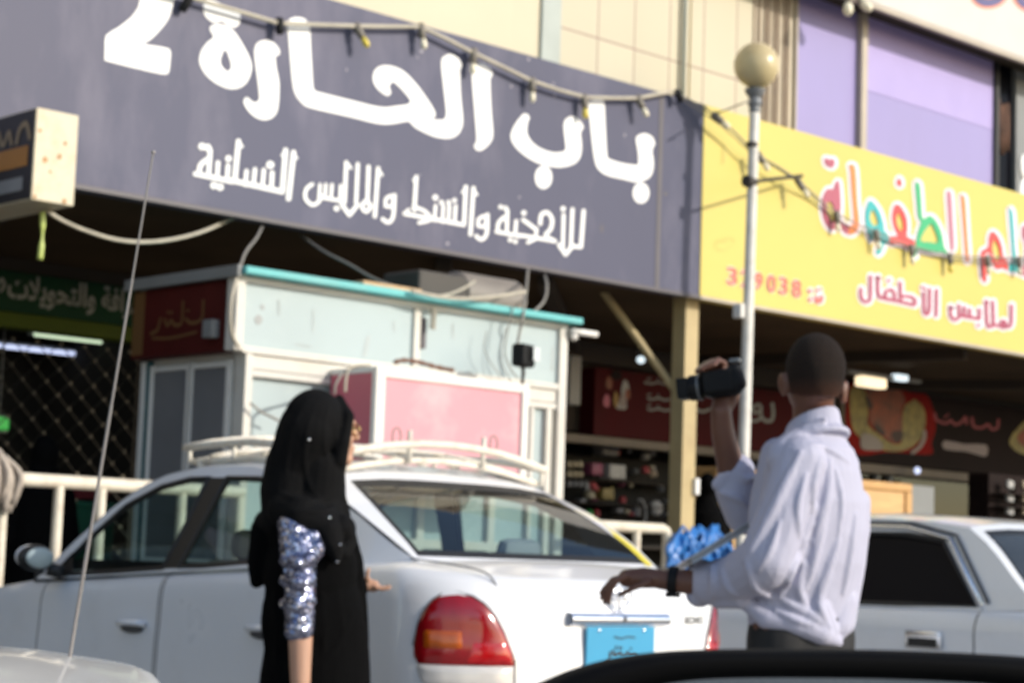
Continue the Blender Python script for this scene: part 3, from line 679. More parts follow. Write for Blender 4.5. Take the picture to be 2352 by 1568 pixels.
# ------------------------------------------------------------------ yellow fascia sign
ys = thing("fascia_sign", (15.5, YS, ZB), "bright yellow fascia signboard with multicoloured Arabic lettering and a red phone number", "shop sign")
mb = MB(); mb.span((XD + 0.006, YS, ZB), (21.5, YS + 0.26, ZT), 0.006); mb.build("panel", M['yellow_sign'], ys)
mb = MB(); mb.span((XD + 0.006, YS - 0.012, ZB - 0.03), (21.5, YS + 0.02, ZB)); mb.build("lower_trim", M['mullion'], ys)
ZA = lambda x, y: (1837.5 + x * 0.219, 333 + y * 0.219)
ZBt = lambda x, y: (1607.8 + x * 0.3164, 574.2 + y * 0.3164)
fills = [
 ('mauve', [(390, 380), (415, 400), (430, 600), (425, 760), (450, 830), (520, 850), (520, 935), (470, 920), (430, 870), (390, 870), (345, 895), (290, 860), (245, 760), (232, 640), (245, 540), (290, 460), (350, 465), (365, 420)], [[(310, 590), (350, 640), (362, 720), (350, 800), (320, 790), (290, 720), (285, 640)]]),
 ('mauve', [(262, 135), (300, 148), (355, 150), (368, 190), (345, 238), (300, 228), (265, 195)], []),
 ('orange', [(515, 215), (550, 205), (585, 260), (605, 600), (625, 800), (600, 900), (550, 940), (517, 935), (517, 850), (560, 830), (565, 760), (545, 500), (530, 280)], []),
 ('teal', [(735, 580), (780, 610), (840, 700), (880, 830), (885, 890), (930, 945), (930, 1025), (890, 1040), (865, 1110), (825, 1155), (800, 1120), (820, 1050), (850, 980), (810, 930), (765, 975), (745, 1010), (715, 930), (690, 840), (685, 720), (705, 630)], [[(770, 680), (810, 760), (820, 830), (780, 845), (740, 800), (735, 730)]]),
 ('red', [(1015, 620), (1070, 660), (1120, 760), (1130, 880), (1125, 960), (1200, 1000), (1200, 1085), (1130, 1080), (1090, 1050), (1030, 1035), (950, 1040), (945, 960), (1030, 950), (1000, 890), (972, 780), (982, 670)], [[(1040, 710), (1080, 800), (1082, 890), (1050, 890), (1020, 830), (1015, 760)]]),
 ('red', [(1040, 345), (1068, 385), (1060, 432), (1035, 430), (1018, 395)], []),
 ('green', [(1210, 410), (1235, 390), (1262, 430), (1275, 600), (1290, 770), (1350, 740), (1400, 760), (1450, 830), (1490, 930), (1515, 1070), (1545, 1110), (1545, 1160), (1500, 1120), (1400, 1130), (1300, 1110), (1240, 1100), (1210, 1185), (1195, 1150), (1220, 1000), (1240, 900), (1270, 810), (1240, 760), (1225, 600)], [[(1370, 830), (1400, 860), (1440, 960), (1440, 1025), (1350, 1015), (1270, 1005), (1300, 920)]]),
 ('pink_mauve', [(1545, 510), (1566, 490), (1590, 530), (1605, 800), (1618, 1050), (1600, 1110), (1580, 1060), (1560, 750)], []),
 ('orange', [(1690, 555), (1712, 535), (1735, 580), (1755, 900), (1775, 1190), (1760, 1228), (1740, 1190), (1718, 900)], []),
 ('red', [(2020, 905), (2080, 960), (2120, 1060), (2135, 1160), (2180, 1230), (2180, 1310), (2120, 1290), (2070, 1305), (2020, 1240), (2000, 1150), (1960, 1130), (1945, 1200), (1960, 1400), (1935, 1435), (1912, 1390), (1895, 1200), (1910, 1110), (1960, 1080), (1980, 1050), (1985, 960)], [[(2045, 990), (2090, 1080), (2098, 1170), (2065, 1215), (2030, 1150), (2020, 1060)]]),
 ('teal', [(2195, 690), (2213, 670), (2235, 720), (2250, 950), (2265, 1150), (2310, 1280), (2310, 1345), (2250, 1330), (2190, 1320), (2190, 1240), (2225, 1220), (2225, 1100), (2210, 900)], []),
 ('mauve', [(2340, 850), (2420, 860), (2450, 950), (2430, 1100), (2440, 1330), (2400, 1380), (2310, 1350), (2312, 1280), (2360, 1260), (2370, 1050), (2335, 960)], []),
 ('green', [(2520, 700), (2550, 690), (2570, 900), (2590, 1380), (2560, 1420), (2440, 1400), (2440, 1320), (2530, 1320)], []),
]
for _, o, _h in fills:
    k = Ink(YS, ZA, 0.003 + 0.0002 * len(ys.children)); k.stroke(o, 72, 3, True); k.build("letter_outline", M['lilac_white'], ys)
k = Ink(YS, ZBt, 0.004)
small = [[(1240, 190), (1238, 340), (1220, 375), (1185, 365), (1170, 325), (1172, 280)], [(1293, 195), (1297, 325), (1340, 350), (1430, 368), (1560, 398)], [(1345, 345), (1352, 302), (1386, 287), (1412, 312), (1412, 362)],
         [(1455, 235), (1458, 372)], [(1458, 335), (1530, 338), (1566, 368), (1556, 398)], [(1627, 310), (1630, 440), (1648, 465), (1666, 440), (1670, 285)], [(1720, 290), (1717, 475)],
         [(1820, 410), (1825, 480), (1855, 505), (1883, 480), (1882, 400)], [(1885, 474), (2030, 498)], [(1921, 415), (1921, 480)], [(1960, 430), (1960, 488)], [(2030, 430), (2030, 498)], [(2080, 370), (2086, 530), (2108, 556), (2130, 530), (2128, 375)],
         [(2130, 542), (2180, 545), (2200, 512), (2222, 535), (2205, 562), (2180, 545)], [(2215, 548), (2258, 545), (2264, 400)]]
for n_, (lo, hi) in enumerate(((0, 7), (7, 16))):
    k = Ink(YS, ZBt, 0.004); m_ = Ink(YS, ZBt, 0.014)
    for p in small[lo:hi]: k.stroke(p, 62, 4); m_.stroke(p, 23, 4)
    for c in (((1375, 220), (1625, 275)), ((2025, 545),))[n_]: k.dot(c, 34)
    for c in (((1375, 220),), ((2025, 545),))[n_]: m_.dot(c, 13)
    if n_ == 0: m_.line([(1612, 268), (1640, 282)], 16)
    k.build("word_outline", M['lilac_white'], ys); m_.build("small_word", M['maroon'], ys)
k = Ink(YS, ZBt, 0.004); k.dot((803, 295), 26); k.dot((806, 358), 26); k.stroke([(848, 340), (852, 372), (882, 372), (886, 335)], 46); k.dot((865, 290), 30); k.build("phone_mark_outline", M['lilac_white'], ys)
for n_, (c, o, h) in enumerate(fills):
    k = Ink(YS, ZA, 0.012 + 0.0002 * n_); k.fill(o, h, 3); k.build("coloured_letter", M[c], ys)
sx = math.tan(0)
def digits(body, xl, xr, yb, h, name):
    a_, b_ = at(*ZBt(xl, yb), YS), at(*ZBt(xr, yb), YS)
    top = at(*ZBt(xl, yb - h), YS)
    lay_text(body, (a_.x, YS, a_.z), XU, ZU, b_.x - a_.x, NF, "phone_digits_outline", M['lilac_white'], ys, top.z - a_.z, 0.045, 0.006)
    lay_text(body, (a_.x + 0.008, YS, a_.z + 0.008), XU, ZU, b_.x - a_.x - 0.016, NF, "phone_digits", M['salmon'], ys, top.z - a_.z - 0.016, 0.012, 0.012)
digits("3", 190, 268, 252, 140, ""); digits("2", 290, 360, 270, 138, ""); digits("9", 385, 452, 288, 138, ""); digits("0", 478, 548, 306, 138, ""); digits("3", 566, 634, 322, 138, ""); digits("8", 660, 732, 342, 138, "")
k = Ink(YS, ZBt, 0.016); k.dot((803, 295), 13); k.dot((806, 358), 13); k.stroke([(848, 340), (852, 372), (882, 372), (886, 335)], 20); k.dot((852, 292), 10); k.dot((878, 285), 10); k.build("phone_mark", M['salmon'], ys)
k = Ink(YS, lambda x, y: (x, y), 0.004); k.stroke([(1643, 566), (1650, 552), (1664, 556), (1668, 546), (1682, 548), (1686, 556)], 3.5); k.stroke([(1648, 572), (1664, 574), (1680, 566)], 3.5); k.stroke([(1663, 335), (1664, 352), (1662, 372)], 7); k.build("faded_mark", M['film_grey'], ys)

# ------------------------------------------------------------------ white sign that juts out over the purple windows
ov = thing("overhead_sign", (17, 11.0, 6.7), "white projecting signboard high above the purple windows with violet and orange lettering", "shop sign")
YO, ZO = 11.20, at(2006, 6, 11.20).z
mb = MB(); mb.span((13.3, YO, ZO), (24, YO + 0.12, ZO + 1.6), 0.006); mb.build("panel", M['white_sign'], ov)
mb = MB(); mb.span((13.3, YO - 0.004, ZO - 0.055), (24, YO + 0.05, ZO - 0.002), 0.006); mb.build("lower_frame", M['mullion'], ov)
mb = MB(); mb.span((13.3, YO + 0.125, ZO + 0.03), (24, 11.6, ZO + 0.10)); mb.build("underside", M['dark_beam'], ov)
for off, w, c in ((0.004, 30, 'orange_ink'), (0.009, 18, 'blue_ink')):
    k = Ink(YO, lambda x, y: (x, y), off); k.stroke([(2236, -70), (2238, -20), (2256, 4), (2285, 4), (2302, -14), (2304, -60)], w); k.stroke([(2328, -40), (2345, 2), (2375, 22)], w); k.build("lettering", M[c], ov)

# ------------------------------------------------------------------ projecting light box at the far end
bx = thing("light_box_sign", (5.8, 10.1, 3.1), "weathered white projecting light box with dark printed side hanging beside the charcoal signboard", "light box")
a, b, c_ = at(85, 247, 10.1), at(182, 265, 10.1), at(160, 473, 10.1)
zb0, zt0 = c_.z, (a.z + b.z) / 2; xl = (a.x + pp(62, 460, 1).x * 0 + a.x) / 2
mb = MB(); mb.span((xl, 10.1, zb0), (b.x, 11.0, zt0), 0.008); mb.build("casing", M['box_cream'], bx)
side = Ink(0, lift=0.003, on=lambda u, v, d: Vector((xl - d, 10.1 + u, zb0 + v)))
H = zt0 - zb0
side.poly([(0.01, 0.01), (0.89, 0.01), (0.89, H - 0.01), (0.01, H - 0.01)]).build("printed_side", M['print_dark'], bx)
s2 = lambda: Ink(0, lift=0.008, on=lambda u, v, d: Vector((xl - d, 10.1 + u, zb0 + v)))
s2().poly([(0.06, H * 0.38), (0.75, H * 0.38), (0.75, H * 0.60), (0.06, H * 0.60)]).build("orange_panel", M['print_orange'], bx)
s2().poly([(0.10, H * 0.12), (0.75, H * 0.12), (0.75, H * 0.27), (0.10, H * 0.27)]).build("grey_panel", M['print_grey'], bx)
i_ = s2(); i_.stroke([(0.05, H * 0.68), (0.10, H * 0.84), (0.17, H * 0.80), (0.20, H * 0.66)], 0.035); i_.stroke([(0.26, H * 0.66), (0.30, H * 0.80), (0.36, H * 0.66), (0.42, H * 0.82)], 0.03); i_.build("printed_mark", M['print_tan'], bx)
for x_, y_, r_ in ((104, 367, 6), (137, 360, 5), (115, 395, 3), (92, 300, 4), (150, 330, 4), (148, 462, 5), (80, 452, 4)):
    k = Ink(10.1, lambda x, y: (x, y), 0.002); k.dot((x_, y_), r_, r_ * 1.2); k.build("rust_spot", M['rust'], bx)
mb = MB(); p = at(98, 487, 10.3); q = at(92, 596, 10.3)
mb.tube(smooth_pts([p, (p + q) / 2 + Vector((0.006, 0, 0)), q], 5), [0.017] * 4 + [0.01, 0.008, 0.01] + [0.018] * 4, 8)
tag(mb.build("plastic_strip", M['lime'], smooth=True), "lime yellow plastic strip hanging down below the white light box", "strip")

# ================================================================== KIOSK
YK = 9.6
kx0, kx1 = at(543, 640, YK).x, at(1303, 757, YK).x
kt = at(940, 690, YK).z                    # underside of the roof sheet
kb = at(890, 838, YK).z                    # lower edge of the upper fascia
ks = thing("kiosk", ((kx0 + kx1) / 2, YK + 0.5, 0.15), "pale blue and white market kiosk with a thin teal roof standing under the charcoal sign", "kiosk")
KD = 1.12
lx0 = kx0 + 0.10                            # the lower body is a little narrower than the fascia
mb = MB(); mb.span((kx0 - 0.001, YK - 0.10, kt + 0.0), (at(1340, 748, YK - 0.1).x, YK + KD + 0.05, kt + 0.045), 0.008); mb.build("roof_sheet", M['teal_paint'], ks)
mb = MB(); mb.span((kx0 + 0.01, YK + 0.02, kb), (kx1 - 0.02, YK + 0.10, kt)); mb.build("upper_panel", M['kiosk_blue'], ks)
mb = MB()
mb.span((kx0, YK - 0.012, kb - 0.02), (kx0 + 0.065, YK + 0.09, kt - 0.001), 0.006)
mb.span((kx1 - 0.075, YK - 0.012, 0.15), (kx1, YK + 0.10, kt - 0.001), 0.006)
mb.span((kx0 + 0.066, YK - 0.008, kb - 0.03), (kx1 - 0.076, YK + 0.09, kb + 0.012), 0.004)
mb.span((kx0 + 0.066, YK - 0.006, kt - 0.04), (kx1 - 0.076, YK + 0.09, kt - 0.002), 0.004)
xm = at(956, 770, YK).x
mb.span((xm - 0.02, YK - 0.004, kb + 0.013), (xm + 0.035, YK + 0.06, kt - 0.041), 0.004)
mb.build("fascia_frame", M['kiosk_white'], ks)
mb = MB(); mb.span((xm + 0.04, YK - 0.016, kt - 0.30), (xm + 0.075, YK + 0.02, kt - 0.10), 0.004); mb.build("hinge", M['sign_edge'], ks)
# lower front: white head rail, pale panels and posts
mb = MB(); mb.span((lx0 + 0.01, YK + 0.05, 0.6), (kx1 - 0.08, YK + 0.10, kb - 0.03)); mb.build("lower_panel", M['kiosk_blue'], ks)
mb = MB()
mb.span((lx0, YK + 0.0, 0.15), (lx0 + 0.055, YK + 0.11, kb - 0.031), 0.005)
mb.span((lx0 + 0.056, YK + 0.012, kb - 0.12), (kx1 - 0.076, YK + 0.10, kb - 0.034), 0.004)
mb.span((lx0 + 0.056, YK + 0.005, kb - 0.165), (kx1 - 0.076, YK + 0.10, kb - 0.125), 0.004)
for px in (1225, 1262):
    x = at(px, 1000, YK).x; mb.span((x - 0.02, YK + 0.008, 0.15), (x + (0.03 if px > 1240 else 0.012), YK + 0.09, kb - 0.166), 0.004)
mb.span((lx0 + 0.056, YK + 0.006, 1.16), (kx1 - 0.2, YK + 0.09, 1.22), 0.004)
for t_ in (0.3, 0.52, 0.75):
    x = lx0 + (kx1 - lx0) * t_; mb.span((x, YK + 0.008, 0.15), (x + 0.06, YK + 0.09, kb - 0.166), 0.004)
mb.build("lower_frame", M['kiosk_white'], ks)
mb = MB(); mb.span((lx0, YK + 0.05, 0.15), (kx1 - 0.01, YK + 0.11, 0.6)); mb.build("base_panel", M['teal_dark'], ks)
# left flank
mb = MB(); mb.span((kx0 - 0.035, YK - 0.06, kt - 0.018), (kx0 - 0.002, YK + KD + 0.06, kt + 0.052), 0.004); mb.build("roof_edge_trim", M['grey_panel'], ks)
mb = MB(); mb.span((lx0 + 0.03, YK + 0.12, 0.15), (lx0 + 0.06, YK + KD, kt - 0.01)); mb.build("flank_wall", M['kiosk_white'], ks)
mb = MB(); mb.span((kx1 - 0.05, YK + 0.11, 0.15), (kx1 - 0.01, YK + KD, kt - 0.01)); mb.build("flank_wall", M['kiosk_white'], ks)
mb = MB(); mb.span((lx0 + 0.06, YK + KD - 0.04, 0.15), (kx1 - 0.05, YK + KD, kt - 0.01)); mb.build("rear_wall", M['kiosk_white'], ks)
mb = MB(); mb.span((kx0 + 0.01, YK + 0.12, kb - 0.02), (lx0 + 0.03, YK + KD + 0.01, kt - 0.02), 0.006); sp = mb.build("sign_panel", M['red_sign'], ks)
fl = lambda lift: Ink(0, lift=lift, on=lambda u, v, d: Vector((kx0 + 0.01 - d, YK + KD - u, kb + v)))
h = kt - kb
fl(0.003).poly([(0.0, 0.0), (0.13, 0.0), (0.13, h - 0.03), (0.0, h - 0.03)]).build("brown_border", M['brown_print'], sp)
i_ = fl(0.005); i_.stroke([(0.78, 0.30), (0.77, 0.19), (0.66, 0.17), (0.60, 0.20)], 0.022); i_.stroke([(0.56, 0.31), (0.555, 0.18), (0.48, 0.17), (0.44, 0.20), (0.40, 0.17), (0.37, 0.21)], 0.022); i_.stroke([(0.32, 0.22), (0.29, 0.15), (0.22, 0.13)], 0.022); i_.stroke([(0.24, 0.10), (0.45, 0.09), (0.72, 0.11)], 0.016); i_.dot((0.62, 0.25), 0.012); i_.dot((0.44, 0.25), 0.012); i_.dot((0.40, 0.255), 0.012); i_.build("sign_lettering", M['brown_print'], sp)
mb = MB(); mb.span((kx0 - 0.05, YK + 0.16, kb + 0.06), (kx0 + 0.008, YK + 0.26, kb + 0.17), 0.006); mb.build("junction_box", M['grey_panel'], ks)
wz0, wz1 = 1.05, kb - 0.10
for j, (ya, yb) in enumerate(((YK + 0.20, YK + 0.56), (YK + 0.62, YK + 1.00))):
    mb = MB(); mb.span((lx0 + 0.012, ya, wz0), (lx0 + 0.028, yb, wz1)); w = mb.build("window", M['kiosk_grey'], ks)
    mb = MB()
    mb.span((lx0 - 0.004, ya - 0.05, wz0 - 0.04), (lx0 + 0.029, ya - 0.001, wz1 + 0.04), 0.004); mb.span((lx0 - 0.004, yb + 0.001, wz0 - 0.04), (lx0 + 0.029, yb + 0.03, wz1 + 0.04), 0.004)
    mb.span((lx0 - 0.002, ya, wz1), (lx0 + 0.029, yb, wz1 + 0.03), 0.003); mb.span((lx0 - 0.002, ya, wz0 - 0.03), (lx0 + 0.029, yb, wz0), 0.003)
    mb.build("window_frame", M['trim_white'], w)
mb = MB(); mb.span((lx0 - 0.002, YK + 1.035, 0.15), (lx0 + 0.03, YK + 1.075, kb - 0.03), 0.003); mb.build("corner_strip", M['teal_dark'], ks)
mb = MB(); mb.span((lx0 - 0.006, YK + 1.076, 0.15), (lx0 + 0.03, YK + KD + 0.01, kb - 0.03), 0.003); mb.build("corner_post", M['trim_white'], ks)
i_ = Ink(YK + 0.02, lambda x, y: (x, y), 0.003); i_.stroke([(594, 726), (600, 734), (594, 742), (588, 734)], 6, 4, True); i_.stroke([(602, 702), (604, 708)], 6); i_.build("faded_mark", M['print_grey'], ks)
for pts_, w_ in ((((640, 690), (641, 722)), 5), (((720, 712), (719, 760)), 4), (((846, 775), (838, 815)), 9), (((1040, 745), (1041, 775)), 4), (((1270, 800), (1268, 850)), 5), (((905, 738), (906, 760)), 4), (((680, 790), (712, 796)), 4)):
    i_ = Ink(YK + 0.02, lambda x, y: (x, y), 0.002); i_.stroke(pts_, w_); i_.build("grime_shadow_streak", M['grime_shadow'], ks)  # grime streaks; the widest paints a bluish shadow smear
mb = MB(); a, b = at(1312, 760, YK - 0.05), at(1370, 768, YK - 0.05); mb.tube([a, b], 0.022, 10); a2 = a + Vector((0.02, 0.01, -0.02)); mb.tube([a2, a2 + Vector((0.03, 0, -0.03))], 0.026, 10)
mb.build("roof_spout", M['trim_white'], ks, smooth=True)
mb = MB(); pts = []
c0 = at(996, 706, YK - 0.06); c1 = at(993, 756, YK - 0.06)
for i in range(90):
    t = i / 89; a_ = t * 2 * math.pi * 11; pts.append(c0.lerp(c1, t) + Vector((math.cos(a_) * 0.018, math.sin(a_) * 0.018, 0)))
mb.tube(pts, 0.005, 6); tag(mb.build("spring_cable", M['cable'], smooth=True), "short coiled spring cable hanging from the kiosk's teal roof edge", "cable")
mb = MB(); a, b = at(825, 659, YK + 0.02), at(960, 676, YK + 0.02); a.z = b.z = kt + 0.068
mb.span((a.x, YK - 0.02, kt + 0.047), (b.x, YK + 0.10, kt + 0.082), 0.004); tag(mb.build("plank", M['plank']), "short weathered wooden plank lying on the kiosk's teal roof", "plank")
# cooler on the roof
ac = thing("air_cooler", (at(1060, 650, 10.35).x, 10.35, kt + 0.05), "dark roof cooler with a pale drum on top of the kiosk", "air cooler")
mb = MB(); a, b = at(942, 620, 10.3), at(1052, 690, 10.3); mb.span((a.x, 10.2, kt + 0.048), (b.x, 10.6, a.z), 0.02); mb.build("casing", M['tank_dark'], ac)
mb = MB(); a, b = at(1060, 640, 10.3), at(1200, 650, 10.3)
mb.tube([(a.x, 10.4, kt + 0.225), (a.x + 0.02, 10.4, kt + 0.225), (b.x - 0.02, 10.4, kt + 0.225), (b.x, 10.4, kt + 0.225)], [0.15, 0.175, 0.175, 0.15], 20); mb.build("drum", M['tank'], ac, smooth='auto')
mb = MB(); mb.span((a.x + 0.03, 10.30, kt + 0.048), (b.x - 0.03, 10.5, kt + 0.10), 0.006); mb.build("cradle", M['tank_dark'], ac)

# pink sign box on the kiosk front
px0, px1 = at(866, 840, 9.15).x, at(1217, 888, 9.15).x
pt, pb = at(1045, 862, 9.15).z, 1.50
pk = thing("display_box", ((px0 + px1) / 2, 9.37, pb), "large pink box with white frame fixed to the kiosk's front", "display box")
mb = MB(); mb.span((px0 + 0.012, 9.17, pb + 0.02), (px1 - 0.012, 9.6, pt - 0.02)); mb.build("front_panel", M['pink'], pk)
mb = MB(); mb.span((px0 + 0.003, 9.197, pb + 0.031), (px0 + 0.0115, 9.598, pt - 0.036)); mb.build("end_panel", M['pink_shaded'], pk)
mb = MB()
fw = 0.075
mb.span((px0, 9.15, pb), (px0 + fw, 9.195, pt), 0.006); mb.span((px1 - fw * 0.8, 9.15, pb), (px1, 9.195, pt), 0.006)
mb.span((px0 + fw, 9.153, pt - 0.06), (px1 - fw * 0.8, 9.195, pt), 0.006); mb.span((px0 + fw, 9.153, pb), (px1 - fw * 0.8, 9.195, pb + 0.05), 0.006)
mb.span((px0, 9.196, pt - 0.035), (px0 + 0.05, 9.6, pt), 0.005); mb.span((px0, 9.196, pb), (px0 + 0.05, 9.6, pb + 0.03), 0.005)
mb.span((px0 + 0.06, 9.25, pt - 0.018), (px1, 9.58, pt - 0.004))
mb.build("frame", M['trim_white'], pk)
mb = MB(); pts = [at(x, y, 9.22) for x, y in ((905, 832), (930, 827), (965, 832), (1000, 842), (1040, 850))]
for p in pts: p.z = max(p.z, pt + 0.012)
mb.tube(smooth_pts(pts, 4), [0.010 + 0.008 * math.sin(i * 1.3) ** 2 for i in range(17)], 8); tag(mb.build("rag", M['brown_cloth'], smooth=True), "dark rolled rag lying on top of the pink box", "rag")
# floodlight on the box
f0 = at(1205, 862, 9.18); f1 = at(1212, 816, 9.18)
fl_ = thing("floodlight", (f0.x, 9.2, pt), "small black floodlight on a thin stem on top of the pink box", "floodlight")
mb = MB(); mb.tube([(f0.x, 9.2, pt + 0.001), (f0.x + 0.01, 9.2, f1.z - 0.02)], 0.011, 8); mb.build("stem", M['black_plastic'], fl_, smooth=True)
mb = MB(); mb.box((f1.x, 9.22, f1.z), (0.17, 0.10, 0.15), Matrix.Rotation(R(18), 3, 'Z'), 0.02); mb.build("housing", M['black_plastic'], fl_)
mb = MB(); mb.box((f1.x + 0.06, 9.158, f1.z + 0.012), (0.085, 0.006, 0.09), Matrix.Rotation(R(18), 3, 'Z'), 0.002); mb.build("lens", M['lamp_glass'], fl_)

# ------------------------------------------------------------------ cables (each one its own thing)
def cable(pts, r, m, label, n=7, name="cable"):
    P = [at(x, y, Y) for x, y, Y in pts]
    mb = MB(); mb.tube(smooth_pts(P, n), r, 8)
    return tag(mb.build(name, M[m], smooth=True), label, "cable")
cable([(108, 486, 10.3), (150, 510, 10.4), (200, 531, 10.5), (265, 550, 10.6), (330, 556, 10.7), (400, 549, 10.85), (470, 530, 11.0), (545, 496, 11.24)], 0.0125, 'cable', "thick cream cable sagging from the white light box to the charcoal sign's underside")
cable([(606, 512, 11.24), (590, 545, 10.6), (565, 578, 9.95), (550, 617, 9.66)], 0.009, 'cable_grey', "thin grey cable dropping from the charcoal sign to the kiosk roof's outer corner")
cable([(690, 540, 11.24), (745, 578, 10.7), (800, 606, 10.4), (860, 640, 10.1), (925, 664, 9.9), (985, 683, 9.78)], 0.009, 'cable_grey', "long grey cable swooping down from the ceiling onto the kiosk roof's middle")
cable([(985, 684, 9.6), (1030, 676, 9.7), (1065, 662, 9.8), (1090, 646, 9.9)], 0.009, 'cable', "short curved cable end standing up beside the pale roof drum")
cable([(945, 668, 9.46), (1000, 680, 9.44), (1060, 686, 9.43), (1130, 682, 9.44), (1207, 670, 9.46)], 0.0125, 'cable', "thick cream cable slung along the top of the kiosk's teal roof")
cable([(1213, 612, 11.2), (1209, 660, 9.9), (1203, 715, 9.5), (1194, 760, 9.5), (1188, 800, 9.50), (1195, 835, 9.5), (1205, 860, 9.5)], 0.010, 'cable_grey', "pale cable running from the charcoal sign down to the black floodlight")
cable([(1250, 628, 11.2), (1256, 655, 10.2), (1250, 690, 9.8), (1220, 722, 9.6)], 0.010, 'cable_grey', "pale looped cable bending onto the kiosk roof near its spout")
cable([(543, 640, 9.56), (533, 680, 9.5), (529, 730, 9.5), (534, 770, 9.52), (548, 797, 9.56)], 0.012, 'cable', "cream cable looping down the kiosk's outer front corner")
cable([(768, 905, 9.10), (772, 880, 9.09), (790, 855, 9.1), (820, 842, 9.12), (846, 838, 9.18)], 0.008, 'cable_grey', "thin grey cable curving around the pink box's shaded end")
cable([(793, 900, 9.08), (795, 868, 9.08), (806, 842, 9.09), (850, 838, 9.16)], 0.008, 'cable', "thin cream cable hanging in front of the pink box's shaded end")
cable([(1163, 752, 9.50), (1150, 800, 9.5), (1155, 840, 9.5), (1170, 865, 9.5)], 0.0035, 'cable_grey', "thin wire bowed across the kiosk's pale blue upper panel")
cable([(1180, 700, 9.48), (1164, 770, 9.5), (1160, 815, 9.5), (1176, 852, 9.5), (1190, 868, 9.5)], 0.005, 'cable_grey', "grey wire looping down the kiosk's upper panel beside the floodlight")
cable([(1118, 760, 9.52), (1112, 800, 9.52), (1130, 838, 9.52), (1150, 862, 9.52)], 0.003, 'cable_grey', "faint thin wire on the kiosk's upper panel, farthest from the floodlight")
cable([(575, 925, 9.55), (600, 945, 9.54), (640, 965, 9.54)], 0.008, 'cable_grey', "slack cable slanting across the kiosk's lower panel behind the woman's scarf")

# ------------------------------------------------------------------ lamp post
YL = 10.48
ta, tb = at(1734, 215, YL), at(1709, 1000, YL)
lxp = ta.x * 0.35 + tb.x * 0.65
gc = at(1738, 151, YL)
lp = thing("street_lamp", (ta.x, YL, 0.15), "white street lamp with a yellowed round globe standing in front of the yellow sign", "street lamp")
mb = MB(); mb.tube([(tb.x - 0.03, YL, 0.16), (ta.x, YL, ta.z - 0.14)], [0.052, 0.043], 16); mb.build("pole", M['pole_paint'], lp, smooth='auto')
mb = MB(); gx = ta.x
mb.lathe([(0.044, ta.z - 0.17), (0.050, ta.z - 0.15), (0.046, ta.z - 0.12), (0.060, ta.z - 0.10), (0.060, ta.z - 0.06), (0.05, ta.z - 0.04), (0.082, ta.z + 0.0), (0.09, ta.z + 0.035), (0.06, ta.z + 0.04)], (gx, YL, 0), 20); mb.build("collar", M['pole_collar'], lp, smooth='auto')
mb = MB(); mb.ball((gc.x, YL, gc.z), 0.196, 32, 20); mb.build("lamp_globe", M['globe'], lp, smooth=True)
b0, b1 = at(1722, 418, YL), at(1842, 404, 10.84)
mb = MB(); mb.tube([b0 + Vector((0, -0.005, 0)), b1], 0.016, 8); mb.tube([b0 + Vector((-0.05, 0.0, 0.0)), b0 + Vector((0.05, 0, 0))], 0.052, 12); mb.build("bracket_arm", M['iron'], lp, smooth='auto')
mb = MB(); p = at(1697, 714, YL - 0.01); mb.box(p, (0.05, 0.09, 0.12), None, 0.008); mb.build("junction_box", M['trim_white'], lp)
mb = MB(); p = at(1716, 330, YL); mb.lathe([(0.047, p.z - 0.02), (0.050, p.z - 0.017), (0.050, p.z + 0.017), (0.047, p.z + 0.02)], (at(1727, 330, YL).x, YL, 0), 14); mb.build("clamp", M['iron'], lp, smooth='auto')
cable([(1640, 262, 10.86), (1670, 252, 10.65), (1700, 240, 10.42), (1722, 232, 10.4)], 0.007, 'cable_grey', "thin wire strung from the string of lights to the lamp globe's collar")

# ------------------------------------------------------------------ string of lights across the signs
path = [(300, -60, 10.93), (372, -18, 10.93), (425, -8, 10.93), (455, 0, 10.93), (545, 26, 10.93), (640, 54, 10.93), (735, 58, 10.93), (835, 61, 10.93), (900, 62, 10.93), (965, 62, 10.93), (1025, 90, 10.93), (1085, 121, 10.93), (1150, 152, 10.93), (1220, 186, 10.93), (1285, 208, 10.93), (1345, 224, 10.93),
        (1405, 226, 10.93), (1465, 226, 10.93), (1505, 218, 10.93), (1545, 210, 10.93), (1595, 236, 10.90), (1640, 264, 10.860), (1690, 306, 10.860), (1735, 352, 10.860), (1785, 382, 10.860), (1830, 412, 10.860), (1875, 452, 10.935), (1920, 488, 10.935), (1965, 513, 10.935), (2010, 531, 10.935), (2050, 549, 10.935), (2092, 565, 10.935), (2135, 577, 10.935), (2180, 585, 10.935), (2225, 589, 10.935), (2268, 591, 10.935), (2310, 592, 10.935), (2352, 592, 10.935), (2420, 588, 10.935)]
st = thing("string_lights", at(1220, 186, 10.83), "string of small bulbs on a pale cable slung across the charcoal and yellow signboards", "string lights")
main = [p for p in path if p[0] <= 1550]; rest = [p for p in path if p[0] >= 1540]
mb = MB(); mb.tube([at(*p) for p in main], 0.0165, 8); mb.build("cable", M['cable'], st, smooth=True)
mb = MB(); mb.tube(smooth_pts([at(*p) for p in rest], 3), 0.009, 8); mb.tube(smooth_pts([at(x, y + 9 + 4 * math.sin(x * 0.02), Y + 0.02) for x, y, Y in rest], 3), 0.006, 6); mb.build("wire", M['cable_grey'], st, smooth=True)
rnd = random.Random(5)
